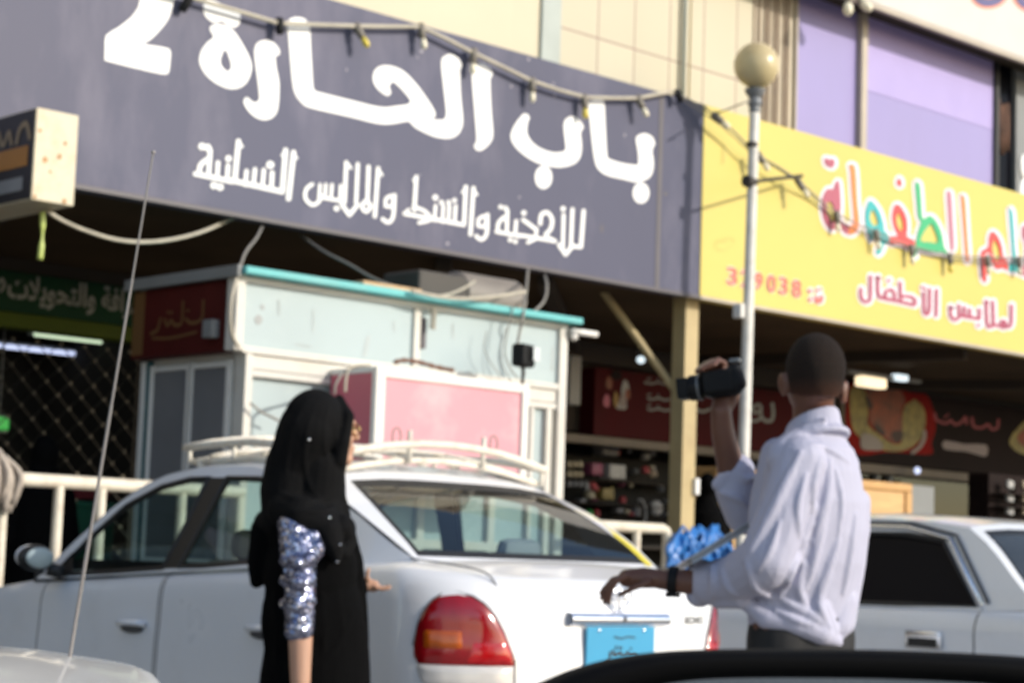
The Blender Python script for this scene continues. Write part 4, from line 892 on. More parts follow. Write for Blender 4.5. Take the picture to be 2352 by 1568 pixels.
for i, (x, y, Y, tilt, bm_) in enumerate(((432, 2, 10.93, -0.5, 0), (642, 52, 10.93, 0.1, 0), (820, 64, 10.93, 0.55, 2), (967, 64, 10.93, 0.2, 1), (1088, 121, 10.93, 0.0, 1), (1222, 188, 10.93, 0.05, 1), (1342, 226, 10.93, 0.1, 2), (1466, 228, 10.93, 0.5, 1), (1556, 214, 10.93, 0.5, 0), (1642, 266, 10.860, 0.9, 1), (1742, 356, 10.860, 0.6, 1),
                                        (1834, 418, 10.860, 0.6, 1), (1922, 492, 10.935, 0.1, 1), (2012, 534, 10.935, 0.2, 1), (2093, 568, 10.935, 0.1, 1), (2182, 588, 10.935, 0.05, 2), (2268, 594, 10.935, 0.1, 1), (2340, 596, 10.935, 0.1, 1))):
    p = at(x, y, Y); d = (RT0 * math.sin(tilt) - Vector((0, 0, 1)) * math.cos(tilt)).normalized()
    sc = 1.0
    mb = MB(); mb.tube([p - d * 0.03, p - d * 0.02, p + d * 0.075, p + d * 0.085], [0.026, 0.032, 0.030, 0.022], 10); so = mb.build("socket", M['socket' if bm_ else 'black_plastic'], st, smooth='auto')
    if bm_:
        mb = MB(); mb.tube([p + d * 0.086, p + d * 0.105, p + d * 0.135, p + d * 0.16, p + d * 0.17], [0.016, 0.024, 0.027, 0.019, 0.006], 10); mb.build("bulb", M['bulb_yellow' if bm_ == 2 else 'bulb_warm'], so, smooth=True)
# two bulbs below the white sign, top corner
for (x, y), lab in (((1948, 14), "cream bulb hanging below the white overhead sign, upright over the purple panels"), ((1984, 10), "tilted cream bulb below the white overhead sign near the mullion")):
    t_ = 0 if x < 1960 else 0.9
    p = at(x, y, 11.06); d = (RT0 * math.sin(t_) - Vector((0, 0, 1)) * math.cos(t_)).normalized()
    o = thing("light_bulb", p, lab, "bulb", group="bulbs under the white overhead sign")
    mb = MB(); mb.tube([p - d * 0.30, p - d * 0.10, p - d * 0.03], [0.012, 0.02, 0.03], 10); mb.build("socket", M['socket'], o, smooth=True)
    mb = MB(); mb.tube([p - d * 0.03, p, p + d * 0.05, p + d * 0.09, p + d * 0.10], [0.028, 0.045, 0.05, 0.03, 0.008], 12); mb.build("bulb", M['bulb_warm'], o, smooth=True)

# ------------------------------------------------------------------ railings on the kerb
YR = 9.3
def rail(xa, xb, zt, posts, label, bent=False):
    t = thing("railing", ((xa + xb) / 2, YR, 0.15), label, "railing", group="cream railings along the kerb")
    mb = MB(); pts = [(xa, YR, zt), (xb - 0.05, YR, zt), (xb - 0.015, YR, zt - 0.015), (xb, YR, zt - 0.05), (xb, YR, 0.15)] if bent else [(xa, YR, zt), (xb, YR, zt)]
    mb.tube(pts, 0.037, 12); mb.build("top_rail", M['rail_paint'], t, smooth='auto')
    mb = MB(); mb.tube([(xa, YR, 0.55), (xb - 0.02, YR, 0.55)], 0.026, 10); mb.build("lower_rail", M['rail_paint'], t, smooth='auto')
    for x in posts:
        mb = MB(); mb.tube([(x, YR, 0.15), (x, YR, zt - 0.01)], 0.028, 10); mb.build("post", M['rail_paint'], t, smooth='auto')
    return t
zt_ = (at(20, 1103, YR).z + at(290, 1110, YR).z) / 2
rail(4.2, 6.72, zt_, [at(3, 1200, YR).x, at(131, 1200, YR).x, at(232, 1140, YR).x, 6.3, 6.7], "cream tube railing behind the taxi's bonnet with a beige mop hung on it")
zr_ = (at(1400, 1206, YR).z + at(1520, 1215, YR).z) / 2
rail(9.7, at(1532, 1250, YR).x, zr_, [9.8, at(1395, 1250, YR).x, at(1462, 1250, YR).x], "cream tube railing ending in a bent corner near the beige column", True)
mp = at(-7, 1090, YR - 0.03)
mb = MB()
rn = random.Random(3)
for i in range(46):
    a_ = rn.uniform(-1, 1); b_ = rn.uniform(-1, 1)
    p0 = Vector((mp.x - 0.02 + a_ * 0.05, YR - 0.02 + b_ * 0.05, mp.z + 0.12 - abs(a_) * 0.03)); p2 = Vector((mp.x - 0.02 + a_ * 0.09, YR - 0.03 + b_ * 0.07 - 0.03, mp.z - 0.13 - rn.random() * 0.06))
    mb.tube(smooth_pts([p0, (p0 + p2) / 2 + Vector((a_ * 0.05, b_ * 0.04 - 0.03, 0.02)), p2], 4), 0.016, 6)
mb.ball((mp.x - 0.02, YR - 0.01, mp.z + 0.06), (0.075, 0.07, 0.09))
tag(mb.build("mop_head", M['mop'], smooth=True), "shaggy beige mop head hanging over the cream railing", "mop")

# ------------------------------------------------------------------ blue bag on the railing end
def lumpy(blobs, name, m, seed, amp, label=None, cat=None, parent=None, voxel=0.012):
    mb = MB()
    for c, r in blobs: mb.ball(c, r, 20, 14)
    o = mb.build(name, None, parent)
    return remesh(o, name, m, voxel, 3, label, cat, amp, seed)
def remesh(o, name, m, voxel, it, label=None, cat=None, amp=0.0, seed=0, tex=0.06):
    r = o.modifiers.new("r", 'REMESH'); r.mode = 'VOXEL'; r.voxel_size = voxel
    if it: s = o.modifiers.new("s", 'SMOOTH'); s.iterations = it; s.factor = 0.5
    if amp:
        t = bpy.data.textures.new("folds", 'CLOUDS'); t.noise_scale = tex; t.noise_depth = 2
        d = o.modifiers.new("d", 'DISPLACE'); d.texture = t; d.strength = amp; d.mid_level = 0.5; d.texture_coords = 'GLOBAL'
    dg = bpy.context.evaluated_depsgraph_get()
    me = bpy.data.meshes.new_from_object(o.evaluated_get(dg)); me.name = name
    o.modifiers.clear(); old = o.data; o.data = me; bpy.data.meshes.remove(old)
    me.materials.clear(); me.materials.append(m)
    for p in me.polygons: p.use_smooth = True
    if label: tag(o, label, cat)
    return o
q = lambda x, y, Y=YR - 0.02: at(x, y, Y)
_bag = random.Random(9)
mb = MB()
for c_, r_ in ((q(1572, 1262), (0.07, 0.05, 0.09)), (q(1600, 1265), (0.10, 0.05, 0.12)), (q(1632, 1258), (0.09, 0.05, 0.10)), (q(1556, 1290), (0.08, 0.07, 0.11)), (q(1610, 1300), (0.14, 0.09, 0.10)), (q(1660, 1262), (0.08, 0.07, 0.07))): mb.ball(c_, r_, 20, 14)
for i in range(34):
    x_ = 1548 + 112 * _bag.random(); y_ = 1205 + 22 * _bag.random() + (18 if x_ < 1570 else 0)
    pts_ = [q(x_, y_, YR - .05)]
    for j_ in range(3): x_ += _bag.uniform(-16, 16); y_ += 14 + 14 * _bag.random(); pts_.append(q(x_, y_, YR - .09 - .03 * _bag.random()))
    mb.tube(smooth_pts(pts_, 4), [0.010 + 0.012 * _bag.random()] * 13, 7)
remesh(mb.build("plastic_bag", None), "plastic_bag", M['blue_bag'], 0.008, 2, "crumpled bright blue plastic bag bundle beside the bent railing end", "bag", 0.02, 4)

# ================================================================== ARCADE: LEFT SHOP
gs = thing("shop_sign", (8.4, 14.4, 3.0), "dark green money exchange sign with grey Arabic lettering deep in the arcade", "shop sign")
g0, g1 = at(0, 712, 14.4), at(0, 618, 14.4)
mb = MB(); mb.span((6.0, 14.4, g0.z), (9.32, 14.6, g1.z), 0.006); mb.build("panel", M['green_sign'], gs)
mb = MB(); mb.span((6.0, 14.395, g0.z - 0.13), (9.32, 14.6, g0.z - 0.004), 0.006); mb.build("lower_strip", M['lime_strip'], gs)
a, b = at(28, 690, 14.4), at(318, 730, 14.4)
lay_text(arabic("الصرافة والتحويلات"), (a.x - 0.05, 14.4, g0.z + 0.05), XU, ZU, b.x - a.x + 0.25, NF, "lettering", M['text_grey'], gs, 0.27, 0.03)
i_ = Ink(14.4, lambda x, y: (x, y), 0.006); i_.stroke([(-6, 655), (4, 640), (10, 655), (2, 668)], 7); i_.build("emblem", M['text_grey'], gs)
gt = thing("folding_gate", (7.6, 14.5, 0.15), "dark steel lattice gate closed across the shop under the green sign", "gate")
mb = MB(); zb_, zt2 = 0.2, 2.90; dx, dz = 0.225, 0.215
nz = int((zt2 - zb_) / dz)
for sgn in (1, -1):
    for i in range(-nz, 26):
        x = 5.6 + i * dx; pts = []
        p0 = Vector((x, 14.5 + 0.006 * sgn, zb_)); n_ = nz
        p1 = Vector((x + sgn * n_ * dx, 14.5 + 0.006 * sgn, zb_ + n_ * dz))
        if sgn < 0: p0 = Vector((x + n_ * dx, 14.494, zb_)); p1 = Vector((x, 14.494, zb_ + n_ * dz))
        # clip to the doorway
        lo, hi = 5.6, 9.33
        d = p1 - p0
        ts = sorted(((lo - p0.x) / d.x, (hi - p0.x) / d.x)); t0, t1 = max(0, ts[0]), min(1, ts[1])
        if t1 - t0 > 0.02: mb.tube([p0 + d * t0, p0 + d * t1], 0.0075, 5, flat=0.6)
mb.mi = 1
for i in range(0, 25):
    for j in range(0, nz + 1):
        for hx in (0, .5):
            x = 5.6 + (i + hx) * dx; z = zb_ + (j + hx) * dz
            if x < 9.3 and z < zt2: mb.ball((x, 14.482, z), (0.017, 0.012, 0.017), 8, 6)
mb.build("lattice", [M['steel'], M['rivet']], gt)
mb = MB(); mb.span((5.5, 14.46, zt2), (9.33, 14.54, zt2 + 0.06), 0.005); mb.build("top_track", M['steel'], gt)
for (xa, ya, xb, yb, Y, mm, lab) in ((80, 768, 312, 792, 15.2, 'tube_green', "lit greenish tube lamp behind the lattice gate"), (-60, 792, 172, 808, 15.6, 'tube_blue', "lit bluish tube lamp deeper behind the lattice gate")):
    a, b = at(xa, ya, Y), at(xb, yb, Y); z = (a.z + b.z) / 2
    t = thing("tube_lamp", ((a.x + b.x) / 2, Y, z), lab, "tube lamp", group="tube lamps in the gated shop")
    mb = MB(); mb.tube([(a.x, Y, z), (b.x, Y, z)], 0.022, 10); mb.build("tube", M[mm], t, smooth=True)
    mb = MB(); mb.span((a.x - 0.04, Y + 0.026, z - 0.01), (b.x + 0.04, Y + 0.07, z + 0.05), 0.004); mb.build("fitting", M['grey_panel'], t)

p = at(4, 972, 15.0)
gl_ = thing("exit_lamp", p, "small glowing green lamp low behind the lattice gate", "lamp")
mb = MB(); mb.box(p, (0.12, 0.05, 0.11), None, 0.012); mb.build("lamp", M['lamp_green'], gl_)
mb = MB(); mb.box(p + Vector((0, 0.045, 0)), (0.16, 0.03, 0.15), None, 0.006); mb.tube([p + Vector((0, 0.05, 0.06)), p + Vector((0, 0.05, 0.9))], 0.008, 6); mb.build("fitting", M['grey_panel'], gl_)
for (x0_, y0_, x1_, y1_, mm, lab) in ((150, 1150, 262, 1215, 'crate_green', "dull green plastic crate stacked behind the cream railing, under the red one"), (160, 1118, 250, 1148, 'crate_red', "faded red plastic crate on top of the green one behind the railing")):
    a, b = at(x0_, y0_, 11.6), at(x1_, y1_, 11.6)
    t = thing("crate", ((a.x + b.x) / 2, 11.7, b.z), lab, "crate")
    mb = MB(); mb.span((a.x, 11.6, 0.15 if mm == 'crate_green' else b.z), (b.x, 11.9, a.z), 0.012); mb.build("body", M[mm], t)
    mb = MB(); mb.span((a.x - 0.012, 11.59, a.z - 0.035), (b.x + 0.012, 11.91, a.z + 0.004), 0.006); mb.build("rim", M[mm], t)

# ================================================================== ARCADE: RIGHT SHOPS
ws = thing("shop_sign", (16.5, 14.4, 2.5), "dark wine red sign with white lettering and small figures behind the beige column", "shop sign")
w0 = at(1368, 842, 14.4); wb = 2.455; wt = at(1560, 868, 14.4).z
mb = MB(); mb.span((w0.x, 14.40, wb), (18.36, 14.62, wt), 0.006); mb.build("panel", M['wine_sign'], ws)
ZC = lambda x, y: (1263 + x * 0.293, 775 + y * 0.293)
k = Ink(14.4, ZC, 0.005)
for ya in (338, 462, 545): k.stroke([(745 + (ya > 400) * 25, ya + 14), (800, ya + 22), (850, ya + 12), (900, ya + 26), (938, ya + 22)], 17); k.stroke([(765, ya - 14), (790, ya - 20)], 11); k.dot((850, ya - 12), 8)
k.stroke([(1745, 520), (1752, 600), (1735, 650), (1690, 652), (1668, 630)], 27); k.stroke([(1600, 540), (1640, 525), (1655, 560), (1610, 590), (1590, 560)], 26, 4, True); k.stroke([(1655, 560), (1650, 630), (1600, 655), (1560, 640)], 24)
k.stroke([(1140, 560), (1200, 580), (1250, 560)], 22); k.build("lettering", M['text_grey'], ws)
for c, sh in (('print_grey', [(560, 330, 620, 470), (520, 500, 600, 560)]), ('food_brown', [(440, 300, 490, 400), (590, 400, 630, 480)]), ('pale_text', [(545, 440, 600, 540)]), ('ochre', [(500, 420, 535, 540)]), ('maroon', [(420, 440, 470, 540)]), ('sign_black', [(480, 250, 560, 330)])):
    k = Ink(14.4, ZC, {'print_grey': 0.005, 'food_brown': 0.008, 'pale_text': 0.011, 'ochre': 0.014, 'maroon': 0.017, 'sign_black': 0.020}[c])
    for x0_, y0_, x1_, y1_ in sh: k.fill([(x0_, (y0_ + y1_) / 2), ((x0_ + x1_) / 2 - 5, y0_), (x1_, (y0_ * 2 + y1_) / 3), (x1_ - 6, y1_), (x0_ + 8, y1_ - 4)])
    k.build("figure_print", M[c], ws)
p0, p1 = at(1311, 815, 14.2), at(1333, 930, 14.2)
mb = MB(); mb.span((p0.x, 14.2, p1.z), (p1.x, 14.3, p0.z), 0.006); tag(mb.build("notice_panel", M['print_grey']), "narrow pale grey notice panel beside the kiosk's corner post", "panel")
p = at(1472, 826, 14.0)
sl = thing("spotlight", p, "small lit spotlight on the ceiling beside the raking strut", "spotlight")
mb = MB(); mb.ball(p, (0.05, 0.04, 0.04)); mb.build("lamp", M['lamp_cool'], sl, smooth=True)
mb = MB(); mb.tube([p + Vector((0, 0.06, 0.02)), p + Vector((0, 0.05, 0.12)), Vector((p.x, p.y + 0.05, ZB + 0.01))], 0.012, 8); mb.build("arm", M['iron'], sl)

# goods behind the shop window, three shelves
sh = thing("display_shelf", (14.6, 15.1, 0.15), "dark display shelving full of small goods behind the shop window", "shelf")
for z in (1.30, 1.52, 1.76, 2.02):
    mb = MB(); mb.span((12.6, 14.86, z - 0.012), (18.0, 15.2, z)); mb.build("shelf_board", M['dark_beam'], sh)
mb = MB(); mb.span((12.6, 15.22, 0.15), (18.0, 15.26, 2.3)); mb.build("back_panel", M['dark_in'], sh)
def good(x0_, y0_, x1_, y1_, mcol, label, name="boxed_item", shape='box', grp=None, cat="goods"):
    Yg = 14.95
    a, b = at(*ZC(x0_, y0_), Yg), at(*ZC(x1_, y1_), Yg)
    w_, h_ = abs(b.x - a.x), max(0.03, a.z - b.z); c = (a + b) / 2
    mb = MB()
    if shape == 'box': mb.box(c, (w_, min(w_, 0.16), h_), None, min(w_, h_) * 0.08)
    elif shape == 'jar': mb.lathe([(w_ * 0.40, -h_ / 2), (w_ * 0.5, -h_ * 0.42), (w_ * 0.5, h_ * 0.22), (w_ * 0.3, h_ * 0.34), (w_ * 0.32, h_ * 0.5)], c, 14)
    else: mb.ball(c, (w_ / 2, 0.06, h_ / 2), 14, 10)
    o = mb.build(name, mcol if not isinstance(mcol, str) else M[mcol], None, smooth='auto')
    return tag(o, label, cat, grp)
def g_mat(n, c): return mat(n, c, 0.5, vary=0.2, scale=20)
G = {n: g_mat("goods_" + n, c) for n, c in (('magenta', (0.26, 0.06, 0.12)), ('white', (0.42, 0.42, 0.42)), ('cream', (0.42, 0.36, 0.25)), ('ochre', (0.27, 0.20, 0.06)), ('beige', (0.30, 0.24, 0.18)), ('green', (0.02, 0.35, 0.06)), ('red', (0.35, 0.03, 0.04)), ('grey', (0.17, 0.17, 0.18)), ('yellow', (0.40, 0.34, 0.12)))}
good(295, 982, 375, 1080, G['magenta'], "magenta box on the display shelf between cups and a white carton")
good(432, 990, 555, 1112, G['white'], "white carton standing on the display shelf near the kiosk")
good(500, 676, 575, 715, G['white'], "white paper scrap, upper flat piece in the display window", "paper_item", 'ball')
good(575, 688, 662, 770, G['white'], "crumpled white paper bag hung high in the display window", "paper_item", 'ball')
good(682, 718, 765, 750, G['beige'], "flat beige packet high in the display window")
good(688, 782, 738, 826, G['yellow'], "small yellow and white jar high in the display window", "jar", 'jar')
good(590, 788, 624, 832, G['white'], "tiny white pot below the crumpled paper bag", "jar", 'jar')
good(720, 898, 772, 962, G['white'], "white crumpled packet hanging alone mid window", "paper_item", 'ball')
good(768, 1030, 832, 1104, G['beige'], "beige shield shaped packet hung in the display window", "paper_item", 'ball')
good(378, 1178, 462, 1272, G['ochre'], "ochre box on the lower display shelf")
good(280, 1198, 340, 1262, G['cream'], "cream jar on the lower display shelf beside the ochre box", "jar", 'jar')
good(785, 1268, 876, 1400, G['white'], "white emblem shaped packet hung low near the column", "paper_item", 'ball')
good(640, 1310, 700, 1400, G['grey'], "grey jar low in the display window", "jar", 'jar')
good(285, 1345, 330, 1412, G['green'], "small bright green bottle low in the display window", "bottle", 'jar')
good(340, 1345, 384, 1404, G['red'], "small red bottle beside the bright green one", "bottle", 'jar')
good(380, 820, 500, 930, G['grey'], "grey open topped crate in the upper display window")
good(468, 1170, 495, 1260, G['yellow'], "slim yellow bottle beside the ochre box", "bottle", 'jar')
good(330, 1150, 372, 1200, G['red'], "little red tin above the cream jar", "jar", 'jar')
for r_ in range(3):
    for c_i in range(3 if r_ < 2 else 4):
        y0_ = 965 + r_ * 76; x0_ = 128 + c_i * 44
        good(x0_, y0_, x0_ + 36, y0_ + 52, G['cream' if r_ < 2 else 'grey'], "small pale cup in the stacked rows on the display shelf" if r_ < 2 else "small grey cup in the lowest cup row", "cup", 'jar', "pale cups on the display shelf" if r_ < 2 else "grey cups on the display shelf", "cup")
_g = random.Random(21)
for i in range(42):
    x0_ = 560 + 380 * _g.random() if i % 2 else 130 + 760 * _g.random(); y0_ = (650, 760, 850, 1000, 1130, 1240, 1330)[i % 7] + 40 * _g.random(); w_ = 20 + 26 * _g.random(); h_ = 26 + 34 * _g.random()
    kk = ('grey', 'white', 'magenta', 'cream', 'red', 'grey')[i % 6]; sh_ = ('box', 'jar', 'ball')[i % 3]
    kind_ = {'box': 'carton', 'jar': 'jar', 'ball': 'pouch'}[sh_]
    if kk in ('white', 'cream'): w_ *= .6; h_ *= .6
    good(x0_, y0_, x0_ + w_, y0_ + h_, G[kk], "tiny %s %s among the crowded goods of the display window" % (kk, kind_), kind_, sh_, "crowded small goods: %s %ss" % (kk, kind_), kind_)
mb = MB(); pts = [at(*ZC(x, y), 14.8) for x, y in ((715, 1265), (738, 1300), (752, 1370), (745, 1430), (730, 1480))]; mb.tube(smooth_pts(pts, 4), 0.012, 8)
tag(mb.build("hose", G['white'], smooth=True), "pale curved hose hanging low in the display window", "hose")

# food sign
ZF = lambda x, y: (1780 + x * 0.2432, 803.9 + y * 0.2432)
fs = thing("shop_sign", (21, 14.3, 2.45), "dark food shop sign with red meat and yellow salad picture behind the man", "shop sign")
fa = at(1952, 890, 14.35).x; ftop = at(2040, 893, 14.35).z
mb = MB(); mb.span((fa, 14.35, 2.445), (26, 14.62, 3.36), 0.006); mb.build("panel", M['sign_black'], fs)
mb = MB(); mb.span((fa - 0.14, 14.36, 2.445), (fa - 0.004, 14.62, 3.36), 0.006); mb.build("end_post", M['ledge'], fs)
k = Ink(14.35, ZF, 0.004); k.fill([(700, 330), (1000, 350), (1300, 400), (1450, 440), (1520, 700), (1480, 880), (1470, 985), (1100, 960), (720, 945)]); k.build("food_backdrop", M['food_red'], fs)
k = Ink(14.35, ZF, 0.008); k.fill([(715, 360), (850, 380), (880, 560), (880, 700), (980, 790), (1110, 880), (1200, 850), (1210, 560), (1290, 480), (1330, 470), (1400, 540), (1425, 660), (1380, 830), (1260, 930), (1100, 955), (900, 900), (760, 780), (715, 640)]); k.build("food_salad", M['food_yellow'], fs)
k = Ink(14.35, ZF, 0.012); k.fill([(880, 370), (1040, 360), (1180, 380), (1230, 480), (1195, 560), (1205, 700), (1200, 840), (1130, 875), (1010, 800), (900, 690), (890, 540)]); k.build("food_meat", M['food_brown'], fs)
k = Ink(14.35, ZF, 0.016); k.fill([(858, 440), (890, 450), (925, 520), (910, 560), (880, 530)]); k.fill([(940, 690), (1000, 730), (1050, 790), (1000, 790), (950, 750)]); k.fill([(1100, 780), (1200, 760), (1200, 840), (1140, 872)]); k.build("food_shadow_print", M['food_dark'], fs)
k = Ink(14.35, ZF, 0.020); k.fill([(820, 800), (900, 795), (990, 850), (1020, 930), (940, 945), (820, 925)]); k.stroke([(1300, 965), (1370, 910), (1410, 830), (1412, 770)], 34); k.build("food_plate", M['food_plate'], fs)
k = Ink(14.35, ZF, 0.006); k.stroke([(1510, 600), (1530, 660), (1620, 690), (1660, 660), (1700, 700), (1760, 680), (1800, 630), (1810, 690)], 26); k.stroke([(1860, 640), (1880, 720), (1960, 730), (2010, 700), (2050, 745), (2100, 730), (2110, 660)], 26); k.stroke([(1600, 640), (1640, 600)], 14); k.build("lettering", M['pink_text'], fs)
k = Ink(14.35, ZF, 0.006); k.fill([(1600, 850), (1790, 885), (1995, 890), (2005, 985), (1960, 1000), (1800, 955), (1600, 935)], (), 2); k.build("caption_strip", M['pale_text'], fs)
k = Ink(14.35, ZF, 0.006); k.fill([(2215, 850), (2270, 760), (2400, 640), (2600, 640), (2600, 1000), (2350, 985), (2240, 920)]); k.build("food_salad", M['food_yellow'], fs)
k = Ink(14.35, ZF, 0.010); k.fill([(2290, 820), (2400, 720), (2580, 720), (2580, 940), (2380, 930)]); k.build("food_meat", M['food_brown'], fs)
# ceiling light fitting, lit
cl = thing("ceiling_light", at(2010, 870, 13.0), "lit box lamp with a long bar hung under the arcade ceiling beside the man's ear", "ceiling light")
a, b = at(1945, 852, 13.0), at(2112, 855, 13.0); z = a.z
mb = MB(); mb.span((a.x, 12.97, z - 0.02), (b.x, 13.03, z + 0.02), 0.004); mb.build("bar", M['grey_panel'], cl)
for x in (a.x + 0.1, b.x - 0.1):
    mb = MB(); mb.tube([(x, 13, z + 0.02), (x, 13, ZB + 0.02)], 0.008, 6); mb.build("hanger", M['iron'], cl)
a, b = at(1980, 862, 12.95), at(2034, 893, 12.95)
mb = MB(); mb.span((a.x, 12.93, b.z), (b.x, 13.05, a.z), 0.015); mb.build("diffuser", M['lamp_warm'], cl)
a, b = at(2058, 858, 12.95), at(2084, 876, 12.95)
mb = MB(); mb.span((a.x, 12.93, b.z), (b.x, 13.02, a.z), 0.012); mb.build("side_lamp", M['lamp_cool'], cl)
a, b = at(1940, 814, 13.2), at(1966, 827, 13.2)
mb = MB(); mb.span((a.x, 13.17, b.z), (b.x, 13.24, a.z), 0.012); mb.build("end_lamp", M['lamp_warm'], cl)
p = at(2107, 1080, 14.2)
o = thing("shop_lamp", p, "small round white lamp glowing in the food shop's window", "lamp")
mb = MB(); mb.ball(p, (0.055, 0.03, 0.045)); mb.build("lamp", M['tube_blue'], o, smooth=True)
mb = MB(); mb.tube([p + Vector((0, 0.03, 0.02)), p + Vector((0, 0.07, 0.05)), p + Vector((0, 0.20, 0.06))], 0.01, 6); mb.build("arm", M['iron'], o)
# wooden board and grey panel standing in the arcade mouth
YW = 11.9
wx0, wx1 = at(1646, 1180, YW).x, at(2097, 1140, YW).x; wzt = at(2040, 1106, YW).z
wb_ = thing("wooden_counter", ((wx0 + wx1) / 2, YW + 0.2, 0.15), "pale raw wood counter panel with a raised rim standing behind the man", "counter")
mb = MB(); mb.span((wx0, YW + 0.03, 0.15), (wx1 - 0.06, YW + 0.5, wzt - 0.09), 0.006); mb.build("board", M['wood'], wb_)
mb = MB(); mb.span((wx0, YW, wzt - 0.09), (wx1, YW + 0.52, wzt), 0.02); mb.span((wx1 - 0.11, YW + 0.002, 0.15), (wx1, YW + 0.51, wzt - 0.091), 0.012); mb.build("rim", M['wood_edge'], wb_)
a, b = at(2098, 1113, 12.3), at(2146, 1181, 12.3)
gp = thing("metal_cabinet", ((a.x + b.x) / 2, 12.4, 0.15), "plain grey metal cabinet beside the raw wood counter", "cabinet")
mb = MB(); mb.span((a.x - 0.2, 12.3, 0.15), (b.x, 12.7, a.z), 0.012); mb.build("body", M['grey_panel'], gp)
mb = MB(); mb.span((b.x - 0.05, 12.285, 1.0), (b.x - 0.03, 12.299, 1.2), 0.004); mb.build("handle", M['iron'], gp)
rk = thing("snack_rack", (at(2330, 1150, 13.2).x, 13.25, 0.15), "dark snack rack with pale packets at the frame's edge under the food sign", "rack")
a = at(2288, 1085, 13.2); mb = MB(); mb.span((a.x, 13.3, 0.15), (a.x + 1.4, 13.6, a.z), 0.01); mb.build("back", M['sign_black'], rk)
for y in (1112, 1142, 1172):
    p = at(2270, y + 18, 13.2); mb = MB(); mb.span((a.x + 0.02, 13.05, p.z - 0.01), (a.x + 1.38, 13.3, p.z), 0.002); mb.build("shelf", M['sign_black'], rk)
    for i, lab in ((0, "inner"), (1, "outer")):
        p = at(2322 + i * 34, y, 13.15)
        mb = MB(); mb.box(p + Vector((0, 0.02, 0)), (0.13, 0.06, 0.10), Matrix.Rotation(R(8 * (1 - i * 2)), 3, 'Y'), 0.02)
        row = {1112: "upper", 1142: "middle", 1172: "lowest"}[y]
        tag(mb.build("snack_packet", G['white'] if (i + y) % 2 == 0 else G['beige']), "pale snack packet on the rack's %s shelf, %s" % (row, "nearer the grey cabinet" if i == 0 else "farther from the grey cabinet"), "packet", "snack packets on the dark rack")

# ================================================================== CARS
def lerp_tab(tab, v):
    if v <= tab[0][0]: return tab[0][1]
    for (a, x), (b, y) in zip(tab, tab[1:]):
        if v <= b:
            t = (v - a) / (b - a); return x + (y - x) * t
    return tab[-1][1]

